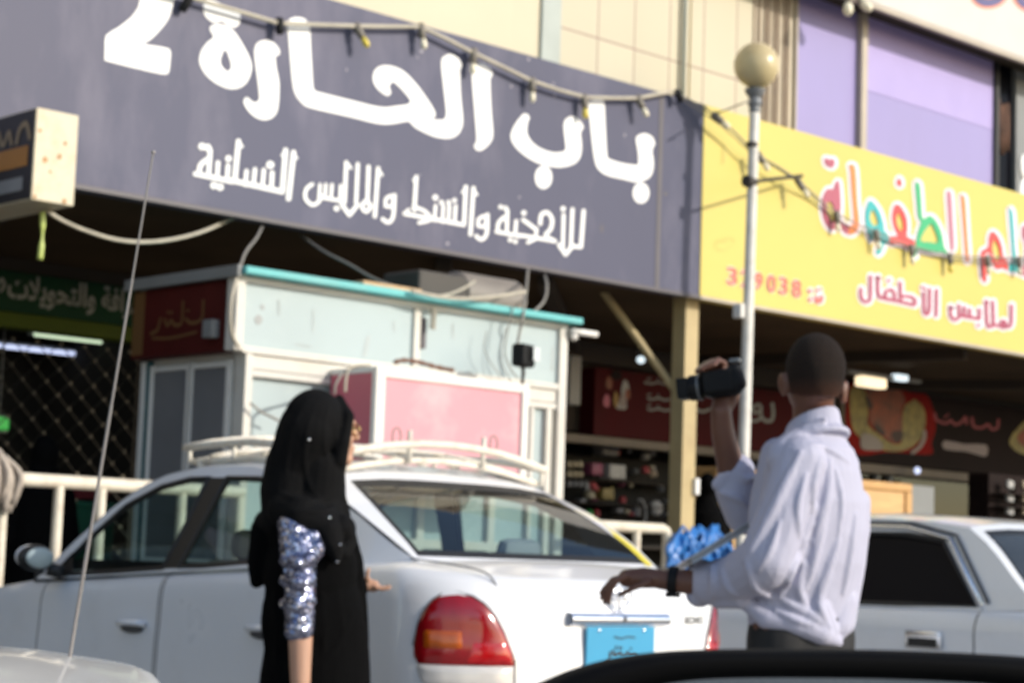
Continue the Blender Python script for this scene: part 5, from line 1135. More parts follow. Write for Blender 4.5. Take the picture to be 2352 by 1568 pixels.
class Car:
    """local axes: u to the car's right-hand side seen from behind, v forward from the tail, z up"""
    STACK = [(0.0, .13), (.05, .06), (.14, .02), (.3, .004), (.5, 0.0), (.66, .004), (.76, .010), (.86, .012), (.92, .018), (.96, .030), (.985, .048), (1.0, .075)]
    def __init__(s, root, L, hw, zs, zb, rc=.24, fc=.5, bow=.07, stack=None, levels=None):
        s.r = root; s.L = L; s.hw = hw; s.zs = zs; s.zb = zb; s.rc = rc; s.fc = fc; s.bow = bow
        if stack: s.STACK = stack
    def half(s, i, sides):
        """plan outline of one side from tail centre to nose centre, inset by i"""
        hw = s.hw - i; L = s.L; out = []
        rc, fc = s.rc, s.fc
        vr = lambda u: i + s.bow * (u / s.hw) ** 2
        for k in range(10):
            u = (hw - rc) * k / 10; out.append((u, vr(u)))
        cv = vr(hw - rc) + rc
        for k in range(9):
            a = -math.pi / 2 + math.pi / 2 * k / 9; out.append((hw - rc + rc * math.cos(a), cv + rc * math.sin(a)))
        cf = L - i - 0.16 - fc
        for v in sides:
            if cv < v < cf: out.append((hw - 0.03 * ((v - L / 2) / (L / 2)) ** 4, v))
        for k in range(10):
            a = math.pi / 2 * k / 9; out.append(((hw - .02) - fc + fc * math.cos(a), cf + fc * math.sin(a)))
        for k in range(1, 9):
            u = (hw - fc - .02) * (1 - k / 8); out.append((u, L - i - 0.16 * (u / (hw - fc + .2)) ** 2 if u > 0 else L - i))
        return out
    def z(s, f, v): return s.zs + f * (s.zb(v) - s.zs)
    def pt(s, side, f, i, u, v): return Vector((side * u, v, s.z(f, v)))
    def shell(s, paint, doors, sides):
        gaps = []
        for a, b in doors: gaps += [a - .004, a + .004, b - .004, b + .004]
        sv = sorted(set([round(x, 4) for x in list(sides) + gaps]))
        halves = [s.half(i, sv) for f, i in s.STACK]
        n = min(len(h) for h in halves)
        # a level can lose a side sample near a corner: resample those from the middle ones
        assert all(len(h) == n for h in halves), [len(h) for h in halves]
        body = MB(); dmb = {(sd, k): MB() for sd in (-1, 1) for k in range(len(doors))}
        def owner(vm):
            for k, (a, b) in enumerate(doors):
                if a + .004 <= vm <= b - .004: return k
                if abs(vm - a) < .0039 or abs(vm - b) < .0039: return 'gap'
            return None
        for sd in (-1, 1):
            for j in range(n - 1):
                vm = (halves[5][j][1] + halves[5][j + 1][1]) / 2
                on_side = halves[5][j][0] > s.hw * .9
                ow = owner(vm) if on_side else None
                for l in range(len(s.STACK) - 1):
                    f0, f1 = s.STACK[l][0], s.STACK[l + 1][0]
                    q = [s.pt(sd, f0, 0, *halves[l][j]), s.pt(sd, f0, 0, *halves[l][j + 1]), s.pt(sd, f1, 0, *halves[l + 1][j + 1]), s.pt(sd, f1, 0, *halves[l + 1][j])]
                    if ow is not None and f0 >= .1:
                        if ow == 'gap': continue
                        dmb[(sd, ow)].face(q)
                    else: body.face(q)
        return body, dmb, halves
    def deck(s, mb, half, v_end, crown, front=False, drop=0.0):
        pts = [p for p in half if (p[1] <= v_end if not front else p[1] >= v_end)]
        if front: pts = pts[::-1]
        # make the last row lie exactly at v_end
        uu = pts[-1][0]; pts.append((uu, v_end))
        rows = []
        for u, v in pts:
            rows.append([Vector((u * t, v, s.zb(v) + crown * (1 - abs(t) ** 2.2) * min(1, abs(v - pts[0][1]) / .2 + .0))) for t in [k / 8 - 1 for k in range(17)]])
        mb.grid(rows)
        return rows[-1]

def add_wheels(root, positions, r, hw):
    for (u, v) in positions:
        sd = 1 if u > 0 else -1
        mb = MB(); pr = [(r - .06, -.09), (r - .01, -.085), (r, -.06), (r, .06), (r - .01, .085), (r - .06, .09)]
        rot = Matrix.Rotation(R(90), 3, 'Y')
        seg = 28; rings = []
        for rad, x in pr: rings.append([mb.bm.verts.new(Vector((u + x, v + rad * math.cos(2 * math.pi * k / seg), r + rad * math.sin(2 * math.pi * k / seg)))) for k in range(seg)])
        for A, B in zip(rings, rings[1:]):
            for k in range(seg): mb.bm.faces.new((A[k], A[(k + 1) % seg], B[(k + 1) % seg], B[k]))
        mb.bm.faces.new(rings[0]); mb.bm.faces.new(rings[-1])
        w = mb.build("wheel", M['tyre'], root, True, 'auto')
        mb = MB(); seg = 24; rings = []
        for rad, x in ((r - .075, .092), (r - .09, .075), (.06, .06), (.05, .09), (.01, .092)):
            rings.append([mb.bm.verts.new(Vector((u + sd * x, v + rad * math.cos(2 * math.pi * k / seg), r + rad * math.sin(2 * math.pi * k / seg)))) for k in range(seg)])
        for A, B in zip(rings, rings[1:]):
            for k in range(seg): mb.bm.faces.new((A[k], A[(k + 1) % seg], B[(k + 1) % seg], B[k]))
        mb.build("rim", M['rim'], w, True, 'auto')

def greenhouse(c, root, paint, P, side_glass, rear_glass):
    """side frames with window holes, roof skin, rear and front screens"""
    zb = c.zb; tum = P['tumble']
    ub = c.hw - P['ledge']
    U = lambda v, z: ub - (z - zb(v)) * tum - P.get('taper', 0) * max(0, 1.0 - v) ** 2
    bow = lambda v, z: 0.0
    roofline = P['roof']                       # [(v,z)] tail to nose along the roof edge
    outline = P['base_r'] + roofline + P['base_f']
    loop = [Vector((v, z)) for v, z in outline]
    wins = P['windows']
    for sd in (-1, 1):
        mp = lambda p, d=0.0: Vector((sd * (U(p[0], p[1]) + d), p[0], p[1]))
        holes = [[Vector(p) for p in smooth_pts(w, 1, True)] for w in wins]
        flat = [p for lp in [loop] + holes for p in lp]
        tris = tessellate_polygon([[Vector((p.x, p.y, 0)) for p in lp] for lp in [loop] + holes])
        mb = MB(); vs_ = [mb.bm.verts.new((p.x, p.y, 0)) for p in flat]
        for t in tris:
            try: mb.bm.faces.new([vs_[i] for i in t])
            except ValueError: pass
        for _ in range(4):
            long_ = [e for e in mb.bm.edges if e.calc_length() > .09]
            if not long_: break
            bmesh.ops.subdivide_edges(mb.bm, edges=long_, cuts=1)
            bmesh.ops.triangulate(mb.bm, faces=[f_ for f_ in mb.bm.faces if len(f_.verts) > 3])
        for v_ in mb.bm.verts: v_.co = mp((v_.co.x, v_.co.y))
        mb.build("side_frame", paint, root, True, True)
        mb = MB()
        for t in tris: mb.face([mp(flat[i], -.022) for i in t])
        mb.build("pillar_lining", M['headlining'], root, True, weld=1e-5)
        for w in wins:
            mb = MB(); t2 = tessellate_polygon([[Vector((p[0], p[1], 0)) for p in w]])
            for t in t2: mb.face([mp(w[i], -.012) for i in t])
            win = mb.build("side_window", side_glass, root, True)
            mb = MB(); mb.tube([mp(p, -.003) for p in w], P.get('seal', .012), 6, closed=True); mb.build("window_seal", M['seal'], win, True)
    # roof
    v0, v1 = roofline[0][0], roofline[-1][0]; rows = []
    nv = 16
    for k in range(nv + 1):
        v = v0 + (v1 - v0) * k / nv; z = lerp_tab(roofline, v); hw = U(v, z)
        rows.append([Vector((hw * t, v, z + P['crown'] * (1 - abs(t) ** 4.0))) for t in [j / 12 - 1 for j in range(25)]])
    mb = MB(); mb.grid(rows); mb.build("roof", paint, root, True, True)
    mb = MB(); mb.grid([[Vector((p.x * .97, p.y, p.z - .022)) for p in r_] for r_ in rows]); mb.build("headlining", M['headlining'], root, True, True)
    ends = (rows[0], rows[-1])
    for e, (edge, b, nm) in enumerate(((P['rear_edge'], P['rear_bow'], "rear_window"), (P['front_edge'], P['front_bow'], "windscreen"))):
        # edge: list of (v,z) from belt to roof
        E = smooth_pts([Vector(p) for p in edge], 4); nz = len(E) - 1
        zt_ = E[-1].y
        grid = []
        for r_, p in enumerate(E):
            v, z = p.x, p.y; hw = U(v, z); row = []
            ed = P['glass_edge'][0] + (P['glass_edge'][1] - P['glass_edge'][0]) * (r_ / nz); Sx = [-1, -(1 + ed) / 2, -ed, -ed + .035, -.55, -.28, 0, .28, .55, ed - .035, ed, (1 + ed) / 2, 1]
            for t in Sx:
                sag = b * (1 - abs(t) ** 2) * (1 if e else -1)
                f_ = r_ / nz
                zz = z + P['crown'] * (1 - abs(t) ** 4) * max(0, f_ * 1.0) ** 2
                row.append(Vector((hw * t, v + sag * (1 - f_ * .85), zz)))
            grid.append(row)
        fr, se, gl = MB(), MB(), MB(); rb, rt = P['screen_rows'][e]
        for i in range(nz):
            for j in range(len(Sx) - 1):
                q = [grid[i][j], grid[i][j + 1], grid[i + 1][j + 1], grid[i + 1][j]]
                inside = rb <= i < nz - rt and 2 <= j < len(Sx) - 3
                if not inside: fr.face(q)
                elif i == rb or i == nz - rt - 1 or j == 2 or j == len(Sx) - 4: se.face(q)
                else: gl.face(q)
        fr.build("screen_frame", paint, root, True, True, weld=1e-5)
        g = gl.build(nm, rear_glass, root, True, True, weld=1e-5)
        se.build("screen_seal", M['seal'], g, True, True, weld=1e-5)
    return U

def local_ink(on, lift): return Ink(0, lift=lift, on=on)

# ------------------------------------------------------------------ the taxi
TX, TY = 5.325, 4.98
tx = thing("taxi", (TX, TY, 0), "silver white taxi saloon with a cream roof rack, seen from its tail behind the woman", "car")
ztab = [(0, 1.035), (.42, 1.082), (1.1, 1.047), (1.9, 1.002), (2.62, .958), (2.95, .94), (3.5, .86), (3.95, .74), (4.2, .66)]
car = Car(tx, 4.15, .83, .20, lambda v: lerp_tab(ztab, v), rc=.40)
sides = [.66, .8, 1.0, 1.2, 1.4, 1.6, 1.8, 2.0, 2.2, 2.4, 2.6, 2.75, 2.9, 3.1]
doors = [(.90, 1.78), (1.80, 2.72)]
body, dm, hv = car.shell(M['taxi_paint'], doors, sides)
car.deck(body, hv[-1], .46, .028); car.deck(body, hv[-1], 2.80, .05, front=True)
# closing strips either side of the cabin
for sd in (-1, 1):
    rim = [p for p in hv[-1] if .44 < p[1] < 2.79 and p[0] > .5]
    rim = [(rim[0][0], .46)] + rim + [(rim[-1][0], 2.80)]
    body.grid([[Vector((sd * u, v, car.zb(v))) for u, v in rim], [Vector((sd * (u - .10), v, car.zb(v) - .015)) for u, v in rim]])
body.build("body", M['taxi_paint'], tx, True, 'auto', weld=1e-4)
for (sd, kk), m_ in dm.items():
    d = m_.build("door", M['taxi_paint'], tx, True, 'auto', weld=1e-4)
    v_h = doors[kk][0] + .17; z_h = .815 - .02 * kk; u_h = car.hw + .002
    mb = MB(); mb.tube([Vector((sd * (u_h - .006), v_h - .10, z_h)), Vector((sd * (u_h + .022), v_h - .06, z_h + .004)), Vector((sd * (u_h + .022), v_h + .06, z_h)), Vector((sd * (u_h - .006), v_h + .10, z_h - .004))], .017, 8, flat=.8); mb.build("handle", M['taxi_paint'], d, True, True)
    mb = MB(); mb.ball((sd * (u_h - .004), v_h, z_h - .022), (.007, .085, .020), 14, 8); mb.build("handle_recess", M['seam'], d, True, True)
# liner behind the door gaps, cabin tub, seats
mb = MB()
for sd in (-1, 1): mb.box((sd * .765, 1.8, .62), (.03, 2.1, .72))
mb.box((0, 1.6, .34), (1.5, 2.5, .04)); mb.box((0, .44, .70), (1.45, .05, .70)); mb.box((0, 2.78, .62), (1.45, .05, .60)); mb.box((0, .66, .985), (1.34, .44, .03)); mb.box((0, 2.52, .89), (1.36, .42, .12), None, .04)
mb.build("cabin_lining", M['cabin'], tx, True)
def seat(u, v, w, zt_, head):
    mb = MB(); mb.box((u, v + .22, .55), (w, .48, .16), None, .05); mb.box((u, v - .03, .82), (w * .94, .13, .50), Matrix.Rotation(R(12), 3, 'X'), .05)
    for h in head:
        mb.box((u + h, v - .09, 1.13), (.22, .08, .13), Matrix.Rotation(R(8), 3, 'X'), .04); mb.tube([(u + h, v - .085, .98), (u + h, v - .09, 1.12)], .02, 8)
    mb.build("seat", M['seat_cloth'], tx, True, 'auto')
seat(0, 1.02, 1.25, 1.0, (-.36, .36)); seat(-.36, 1.88, .48, 1.0, (0,)); seat(.36, 1.88, .48, 1.0, (0,))
P = dict(tumble=.42, ledge=.04, taper=.40, crown=.055, rear_bow=.05, front_bow=.16, seal=.013,
         roof=[(1.02, 1.385), (1.25, 1.428), (1.55, 1.448), (1.85, 1.445), (2.10, 1.415)],
         base_r=[(.40, 1.086), (.50, 1.135), (.70, 1.245), (.88, 1.325)], base_f=[(2.26, 1.365), (2.44, 1.265), (2.62, 1.13), (2.82, .95), (2.62, .958), (2.2, .984), (1.9, 1.002), (1.5, 1.024), (1.1, 1.047), (.7, 1.066)],
         windows=[[(.80, 1.082), (1.55, 1.040), (1.72, 1.030), (1.68, 1.20), (1.63, 1.398), (1.40, 1.392), (1.14, 1.352), (.93, 1.262)],
                  [(1.83, 1.024), (2.2, 1.000), (2.68, .972), (2.52, 1.13), (2.32, 1.28), (2.10, 1.362), (1.90, 1.394), (1.76, 1.400), (1.79, 1.2)]],
         rear_edge=[(.40, 1.086), (.55, 1.175), (.78, 1.292), (1.02, 1.385)], front_edge=[(2.82, .95), (2.62, 1.13), (2.44, 1.265), (2.26, 1.365), (2.10, 1.415)], screen_rows=[(1, 1), (1, 1)], glass_edge=(.975, .79))
U = greenhouse(car, tx, M['taxi_paint'], P, M['car_side_glass'], M['car_glass'])
for sd in (-1, 1):
    mb = MB(); q_ = [(1.70, 1.028), (1.85, 1.021), (1.81, 1.2), (1.782, 1.402), (1.61, 1.400), (1.665, 1.2)]
    mb.face([Vector((sd * (U(v, z) + .003), v, z)) for v, z in q_]); mb.build("door_pillar_cover", M['seal'], tx, True)
    mb = MB(); q_ = [(2.52, .985), (2.70, .970), (2.60, 1.075)]
    mb.face([Vector((sd * (U(v, z) + .003), v, z)) for v, z in q_]); mb.build("mirror_base", M['seal'], tx, True)
# tail lamps wrap the rear corners
def rear_pt(d, z, out):
    """d: distance along the plan outline from the tail centre, z height"""
    sd = 1 if d > 0 else -1; d = abs(d)
    f = max(0, min(1, (z - car.zs) / (1.035 - car.zs)))
    ins = lerp_tab(car.STACK, f)
    h = car.half(ins, [.66, .8, 1.0]); acc = 0
    for (u0, v0), (u1, v1) in zip(h, h[1:]):
        l = math.hypot(u1 - u0, v1 - v0)
        if acc + l >= d:
            t = (d - acc) / l; u, v = u0 + (u1 - u0) * t, v0 + (v1 - v0) * t
            nx, ny = (v1 - v0) / l, -(u1 - u0) / l
            return Vector((sd * (u + nx * out), v + ny * out, z))
        acc += l
    return Vector((sd * h[-1][0], h[-1][1], z))
top = [(0, .80), (.04, .87), (.10, .92), (.18, .955), (.30, .982), (.45, .99), (.60, .975), (.72, .945), (.82, .90), (.90, .85), (1, .765)]
bot = [(0, .76), (.05, .69), (.12, .66), (.25, .66), (.6, .655), (1, .655)]
for sd in (-1, 1):
    D0, D1 = .510, .872                          # inner and outer reach along the outline
    def patch(c0, c1, zlo, zhi, out, nc=22, nr=9, dome=.012):
        rows = []
        for r_ in range(nr + 1):
            row = []
            for k_ in range(nc + 1):
                c = c0 + (c1 - c0) * k_ / nc; a_, b_ = zlo(c), zhi(c); z = a_ + (b_ - a_) * r_ / nr
                e = min(1, 6 * min(k_ / nc, 1 - k_ / nc) , 4 * min(r_ / nr, 1 - r_ / nr))
                row.append(rear_pt(sd * (D1 - (D1 - D0) * c), z, out + dome * (max(0, e) ** .5)))
            rows.append(row)
        return rows
    T = lambda c: lerp_tab(top, c); B = lambda c: lerp_tab(bot, c)
    mb = MB(); mb.grid(patch(0, 1, lambda c: max(B(c), .735), lambda c: max(T(c), max(B(c), .735) + .01), .003)); tl = mb.build("tail_light", M['lens_red'], tx, True, True)
    mb = MB(); mb.grid(patch(.03, 1, B, lambda c: max(B(c) + .005, .732), .002, dome=.010)); mb.build("reverse_lens", M['lens_clear'], tl, True, True)
    mb = MB(); mb.grid(patch(.52, .97, lambda c: .745, lambda c: max(.752, min(.83, T(c) - .01)), .008, 12, 5, .008)); mb.build("brake_lens", M['lens_bright'], tl, True, True)
    mb = MB(); mb.grid(patch(.10, .50, lambda c: .785, lambda c: .860, .010, 12, 5, .010)); mb.build("indicator_lens", M['lens_amber'], tl, True, True)
    mb = MB(); mb.tube([rear_pt(sd * (D1 - (D1 - D0) * c), T(c) - .002, .004) for c in [k_ / 20 for k_ in range(21)]], .0035, 6); mb.build("lamp_seal", M['seam'], tl, True, True)
# boot lid shut line, garnish, plate, emblem, script
mb = MB()
for sd in (-1, 1):
    pts = [Vector((sd * .655, .43, 1.098)), Vector((sd * .63, .25, 1.083)), Vector((sd * .58, .12, 1.058)), rear_pt(sd * .555, 1.005, .002), rear_pt(sd * .53, .97, .002)]
    mb.tube(smooth_pts(pts, 4), .0032, 6); mb.tube([rear_pt(sd * .505, z, .001) for z in (.76, .70, .60, .5)], .0045, 6)
mb.tube([rear_pt(d, .50, .001) for d in [-.5 + k_ * .1 for k_ in range(11)]], .005, 6)
mb.build("boot_shut_line", M['seam'], tx, True, True)
mb = MB(); rows = []
for z, o in [(.901 - .025 * math.cos(a_), .034 * math.sin(a_)) for a_ in [math.pi * k_ / 10 for k_ in range(11)]]:
    rows.append([rear_pt(d, z, o) for d in [-.262 + .524 * k_ / 20 for k_ in range(21)]])
mb.grid(rows); gn = mb.build("chrome_garnish", M['chrome'], tx, True, 'auto')
mb = MB(); mb.box(rear_pt(.001, .902, .036), (.012, .004, .02)); mb.build("lock", M['seam'], gn, True)
mb = MB(); ym = rear_pt(.001, .80, 0).y
mb.box((0.0, ym - .010, .798), (.365, .008, .155), None, .003); pl = mb.build("number_plate", M['plate_blue'], tx, True)
for sd in (-1, 1):
    mb = MB(); mb.ball((sd * .12, ym - .015, .862), (.007, .004, .007), 10, 6); mb.build("bolt", M['chrome'], pl, True, True)
pk_ = Ink(0, lift=.0005, on=lambda u, v, d: Vector((u, ym - .0145 - d, .72 + v)))
pk_.stroke([(.085, .045), (.075, .055), (.045, .052), (.035, .062), (.02, .05)], .011); pk_.stroke([(.005, .05), (-.005, .06), (-.035, .052), (-.045, .066)], .012); pk_.stroke([(-.06, .06), (-.062, .03), (-.08, .022)], .012); pk_.dot((.05, .075), .005); pk_.dot((.0, .078), .005); pk_.dot((-.012, .079), .005); pk_.stroke([(-.03, .07), (-.03, .085)], .006)
pk_.stroke([(-.135, .010), (-.05, .006), (.02, .012)], .010); pk_.stroke([(.07, .115), (.03, .118), (.0, .112), (-.04, .118)], .005)
pk_.build("plate_lettering", M['ink'], pl, True)
em = rear_pt(.001, .975, .012)
def ring(c, rx, rz, n=28): return [Vector((c[0] + rx * math.cos(2 * math.pi * k_ / n), c[1] - .004 , c[2] + rz * math.sin(2 * math.pi * k_ / n))) for k_ in range(n)]
mb = MB(); mb.tube(ring(em, .060, .042), .0055, 8, True); mb.tube(ring((em.x, em.y - .003, em.z + .019), .036, .016), .0045, 8, True); mb.tube(ring((em.x, em.y - .006, em.z - .003), .016, .037), .0045, 8, True); mb.build("emblem", M['chrome'], tx, True, True)
p = rear_pt(.385, .885, .004); q2 = rear_pt(.51, .885, .004)
lay_text("ECHO", p, (q2 - p).normalized(), ZU, .12, NF, "model_script", M['seal'], tx, .028, .02, .002, True)
# bumper
mb = MB(); rows = []
for z, o in ((.24, -.03), (.27, .02), (.40, .045), (.52, .045), (.575, .03), (.595, .0)): rows.append([rear_pt(d, z, o) for d in [-1.3 + 2.6 * k_ / 60 for k_ in range(61)]])
mb.grid(rows); mb.build("rear_bumper", M['taxi_paint'], tx, True, 'auto')
# yellow band along the off-side rear pillar and roof edge
mb = MB(); rowA, rowB = [], []
for k_ in range(15):
    t = k_ / 14; v = .42 + .62 * t; z = lerp_tab([(.40, 1.086), (.55, 1.175), (.78, 1.288), (1.02, 1.375), (1.2, 1.41)], v)
    u = U(v, z); rowA.append(Vector((u * .895, v - .012, z + .004))); rowB.append(Vector((u * .955, v - .010, z + .005)))
mb.grid([rowA, rowB]); mb.build("yellow_stripe", M['stripe'], tx, True)
# door mirrors
for sd in (-1, 1):
    mb = MB(); mb.ball((sd * .915, 2.62, 1.045), (.085, .050, .058), 18, 12); mb.tube([(sd * .80, 2.58, .985), (sd * .86, 2.6, 1.0)], .03, 8); dmr = mb.build("door_mirror", M['seal'], tx, True, True)
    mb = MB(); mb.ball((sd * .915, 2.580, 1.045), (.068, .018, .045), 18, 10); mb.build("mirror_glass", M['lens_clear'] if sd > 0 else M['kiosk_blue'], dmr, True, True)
    mb = MB(); mb.ball((sd * .915, 2.655, 1.05), (.078, .035, .052), 16, 10); mb.build("mirror_cap", M['taxi_paint'], dmr, True, True)
add_wheels(tx, [(-.74, .82), (.74, .82), (-.74, 3.28), (.74, 3.28)], .29, .83)
for sd in (-1, 1):
    for v in (.82, 3.28):
        mb = MB(); mb.tube([(sd * .822, v + .335 * math.cos(a_), .29 + .335 * math.sin(a_)) for a_ in [math.pi * k_ / 16 for k_ in range(17)]], .02, 8); mb.build("arch_trim", M['seam'], tx, True, True)
mb = MB(); mb.ball((0, 4.10, .62), (.55, .06, .08)); mb.build("grille", M['seal'], tx, True, True)
for sd in (-1, 1):
    mb = MB(); mb.ball((sd * .60, 3.92, .66), (.17, .14, .09)); mb.build("headlight", M['lens_clear'], tx, True, True)
# roof rack
def rz(u, v, h): return lerp_tab([(0.9, 1.415), (1.25, 1.465), (1.6, 1.487), (2.0, 1.475), (2.3, 1.44)], v) + h + .018 - .075 * (abs(u) / .58) ** 2.0
def rail_line(h, uu, va, vb, r):
    pts = []
    for k_ in range(9): pts.append((-uu + 2 * uu * k_ / 8, va))
    for k_ in range(1, 7): pts.append((uu, va + (vb - va) * k_ / 7))
    for k_ in range(9): pts.append((uu - 2 * uu * k_ / 8, vb))
    for k_ in range(1, 7): pts.append((-uu, vb - (vb - va) * k_ / 7))
    return [Vector((u, v, rz(u, v, h))) for u, v in pts]
mb = MB(); mb.tube(rail_line(.045, .54, 1.02, 2.0, 0), .014, 8, True); rack = mb.build("roof_rack", M['rack_paint'], tx, True, True)
mb = MB(); mb.tube(rail_line(.115, .56, .99, 2.04, 0), .017, 8, True); mb.build("upper_rail", M['rack_paint'], rack, True, True)
for k_ in range(6):
    u = -.5 + .2 * k_; mb = MB(); mb.tube([Vector((u, v, rz(u, v, .048))) for v in [1.03 + .096 * j for j in range(11)]], .018, 8, flat=.45); mb.build("slat", M['rack_paint'], rack, True, True)
for k_ in range(5):
    v = 1.16 + .18 * k_; mb = MB(); mb.tube([Vector((u, v, rz(u, v, .066))) for u in [-.54 + .09 * j for j in range(13)]], .016, 8, flat=.5); mb.build("slat", M['rack_paint'], rack, True, True)
for (u, v) in [(-.55, 1.0), (-.2, .995), (.2, .995), (.55, 1.0), (.55, 1.35), (.55, 1.7), (.55, 2.02), (-.55, 1.35), (-.55, 1.7), (-.55, 2.02), (.2, 2.03), (-.2, 2.03)]:
    mb = MB(); pts = [Vector((u, v, rz(u, v, .040))), Vector((u * 1.01, v, rz(u, v, .117)))]
    if v < 1 and abs(u) < .3: pts.append(Vector((u * 1.01, v, rz(u, v, .17))))
    mb.tube(pts, .010, 8); mb.build("upright", M['rack_paint'], rack, True, True)
for (u, v) in [(-.54, 1.1), (.54, 1.1), (-.54, 1.95), (.54, 1.95)]:
    mb = MB(); z1 = lerp_tab(P['roof'], v); mb.tube([Vector((u, v, rz(u, v, .05))), Vector((u * 1.0, v, z1 + .0))], .016, 8); mb.build("rack_foot", M['rack_paint'], rack, True, True)
for (u) in (-.28, .25):
    mb = MB(); zc = rz(u, .99, .135); mb.tube([Vector((u + .022 * math.cos(a_), .985, zc + .035 * math.sin(a_) + .015)) for a_ in [2 * math.pi * k_ / 12 for k_ in range(12)]], .0035, 6, True); mb.build("tie_ring", M['cable_grey'], rack, True, True)

# ------------------------------------------------------------------ the pale sedan on the far side of the man
def place(root, local_pt, px, depth, heading):
    """put the car so that a point of it lies behind a pixel at a depth, turned by heading off the view axis"""
    W = pp(px[0], px[1], depth)
    hd = (AWAY * math.cos(heading) - RT0 * math.sin(heading)).normalized()
    rot = math.atan2(hd.y, hd.x) - math.pi / 2
    m = Matrix.Rotation(rot, 3, 'Z'); o = m @ Vector(local_pt)
    root.location = (W.x - o.x, W.y - o.y, 0); root.rotation_euler = (0, 0, rot)
    root.matrix_basis = Matrix.Translation(root.location) @ Matrix.Rotation(rot, 4, 'Z')
    return W.z
sd_ = thing("sedan", (8, 5, 0), "pale silver saloon with black tinted side window parked right behind the man", "car")
place(sd_, (-.76, 1.22, .93), (2258, 1415), 9.2, R(43.5))
ztab2 = [(0, .93), (.8, .955), (1.2, .945), (2.6, .93), (3.2, .91), (4.0, .82), (4.5, .70)]
car2 = Car(sd_, 4.5, .85, .20, lambda v: lerp_tab(ztab2, v), rc=.14, fc=.4, bow=.05,
           stack=[(0.0, .13), (.05, .06), (.14, .02), (.3, .006), (.5, 0.0), (.66, .006), (.78, .014), (.84, .010), (.90, .016), (.955, .035), (.985, .055), (1.0, .085)])
s2_ = [.5, .7, .9, 1.1, 1.3, 1.5, 1.7, 1.9, 2.1, 2.3, 2.5, 2.7, 2.9, 3.1, 3.3]
doors2 = [(1.22, 2.12), (2.14, 3.1)]
body, dm, hv = car2.shell(M['sedan_paint'], doors2, s2_)
car2.deck(body, hv[-1], .96, .02); car2.deck(body, hv[-1], 3.1, .04, front=True)
for sd in (-1, 1):
    rim = [p for p in hv[-1] if .76 < p[1] < 3.12 and p[0] > .5]; rim = [(rim[0][0], .78)] + rim + [(rim[-1][0], 3.1)]
    body.grid([[Vector((sd * u, v, car2.zb(v))) for u, v in rim], [Vector((sd * (u - .10), v, car2.zb(v) - .015)) for u, v in rim]])
body.build("body", M['sedan_paint'], sd_, True, 'auto', weld=1e-4)
for (sd, kk), m_ in dm.items():
    d = m_.build("door", M['sedan_paint'], sd_, True, 'auto', weld=1e-4)
    v_h = doors2[kk][0] + .27; z_h = .795; u_h = car2.hw
    mb = MB(); mb.box((sd * (u_h + .004), v_h, z_h), (.012, .20, .085), None, .006); hnd = mb.build("handle", M['chrome'], d, True, 'auto')
    mb = MB(); mb.box((sd * (u_h + .0085), v_h, z_h - .012), (.006, .165, .042), None, .002); mb.build("handle_recess", M['seal'], hnd, True)
mb = MB()
for sd in (-1, 1): mb.box((sd * .78, 2.1, .58), (.03, 2.3, .66))
mb.box((0, 1.9, .34), (1.5, 2.7, .04)); mb.box((0, .80, .62), (1.45, .05, .60)); mb.box((0, 3.14, .58), (1.45, .05, .56)); mb.box((0, 1.0, .90), (1.34, .44, .03))
mb.box((0, 2.0, .80), (1.2, .6, .30), None, .1); mb.box((0, 1.45, .95), (1.2, .12, .5), None, .05)
mb.build("cabin_lining", M['cabin'], sd_, True)
P2 = dict(tumble=.40, ledge=.09, crown=.035, rear_bow=.06, front_bow=.12, seal=.014,
          roof=[(1.40, 1.335), (1.62, 1.365), (2.0, 1.382), (2.35, 1.375), (2.6, 1.335)],
          base_r=[(.92, .955), (1.07, 1.08), (1.25, 1.235)], base_f=[(2.9, 1.15), (3.16, .92), (3.0, .915), (2.6, .93), (2.0, .937), (1.5, .942), (1.2, .945)],
          windows=[[(1.26, .962), (1.7, .957), (2.1, .952), (2.1, 1.30), (1.75, 1.298), (1.53, 1.268)], [(2.18, .952), (2.6, .945), (2.98, .94), (2.80, 1.13), (2.60, 1.27), (2.4, 1.302), (2.18, 1.302)]],
          rear_edge=[(.92, .955), (1.07, 1.08), (1.25, 1.235), (1.40, 1.335)], front_edge=[(3.16, .92), (2.96, 1.09), (2.76, 1.24), (2.6, 1.335)], screen_rows=[(1, 1), (1, 1)], glass_edge=(.95, .88))
U2 = greenhouse(car2, sd_, M['sedan_paint'], P2, M['tint_glass'], M['grey_glass'])
for sd in (-1, 1):
    w_ = P2['windows'][0]; out = [(w_[0][0] - .035, w_[0][1]), (w_[5][0] - .04, w_[5][1] + .012), (w_[4][0], w_[4][1] + .035), (w_[3][0] + .05, w_[3][1] + .038), (2.4, 1.338)]
    mb = MB(); mb.tube([Vector((sd * (U2(v, z) + .006), v, z)) for v, z in out], .013, 8); mb.build("window_trim", M['chrome'], sd_, True, True)
    mb = MB(); mb.tube([Vector((sd * (U2(v, z) + .004), v - .03, z + .02)) for v, z in out], .009, 8); mb.build("gutter_trim", M['seam'], sd_, True, True)
    mb = MB(); rows = []
    for f_ in (.0, 1.0): rows.append([Vector((sd * (car2.hw - .09 + .012 * k_), .055 + .012 * abs(3 - k_), .62 + .25 * f_)) for k_ in range(-16, 6)])
    mb.grid(rows); mb.build("tail_light", M['lens_red'], sd_, True, True)
add_wheels(sd_, [(-.75, .95), (.75, .95), (-.75, 3.55), (.75, 3.55)], .30, .85)

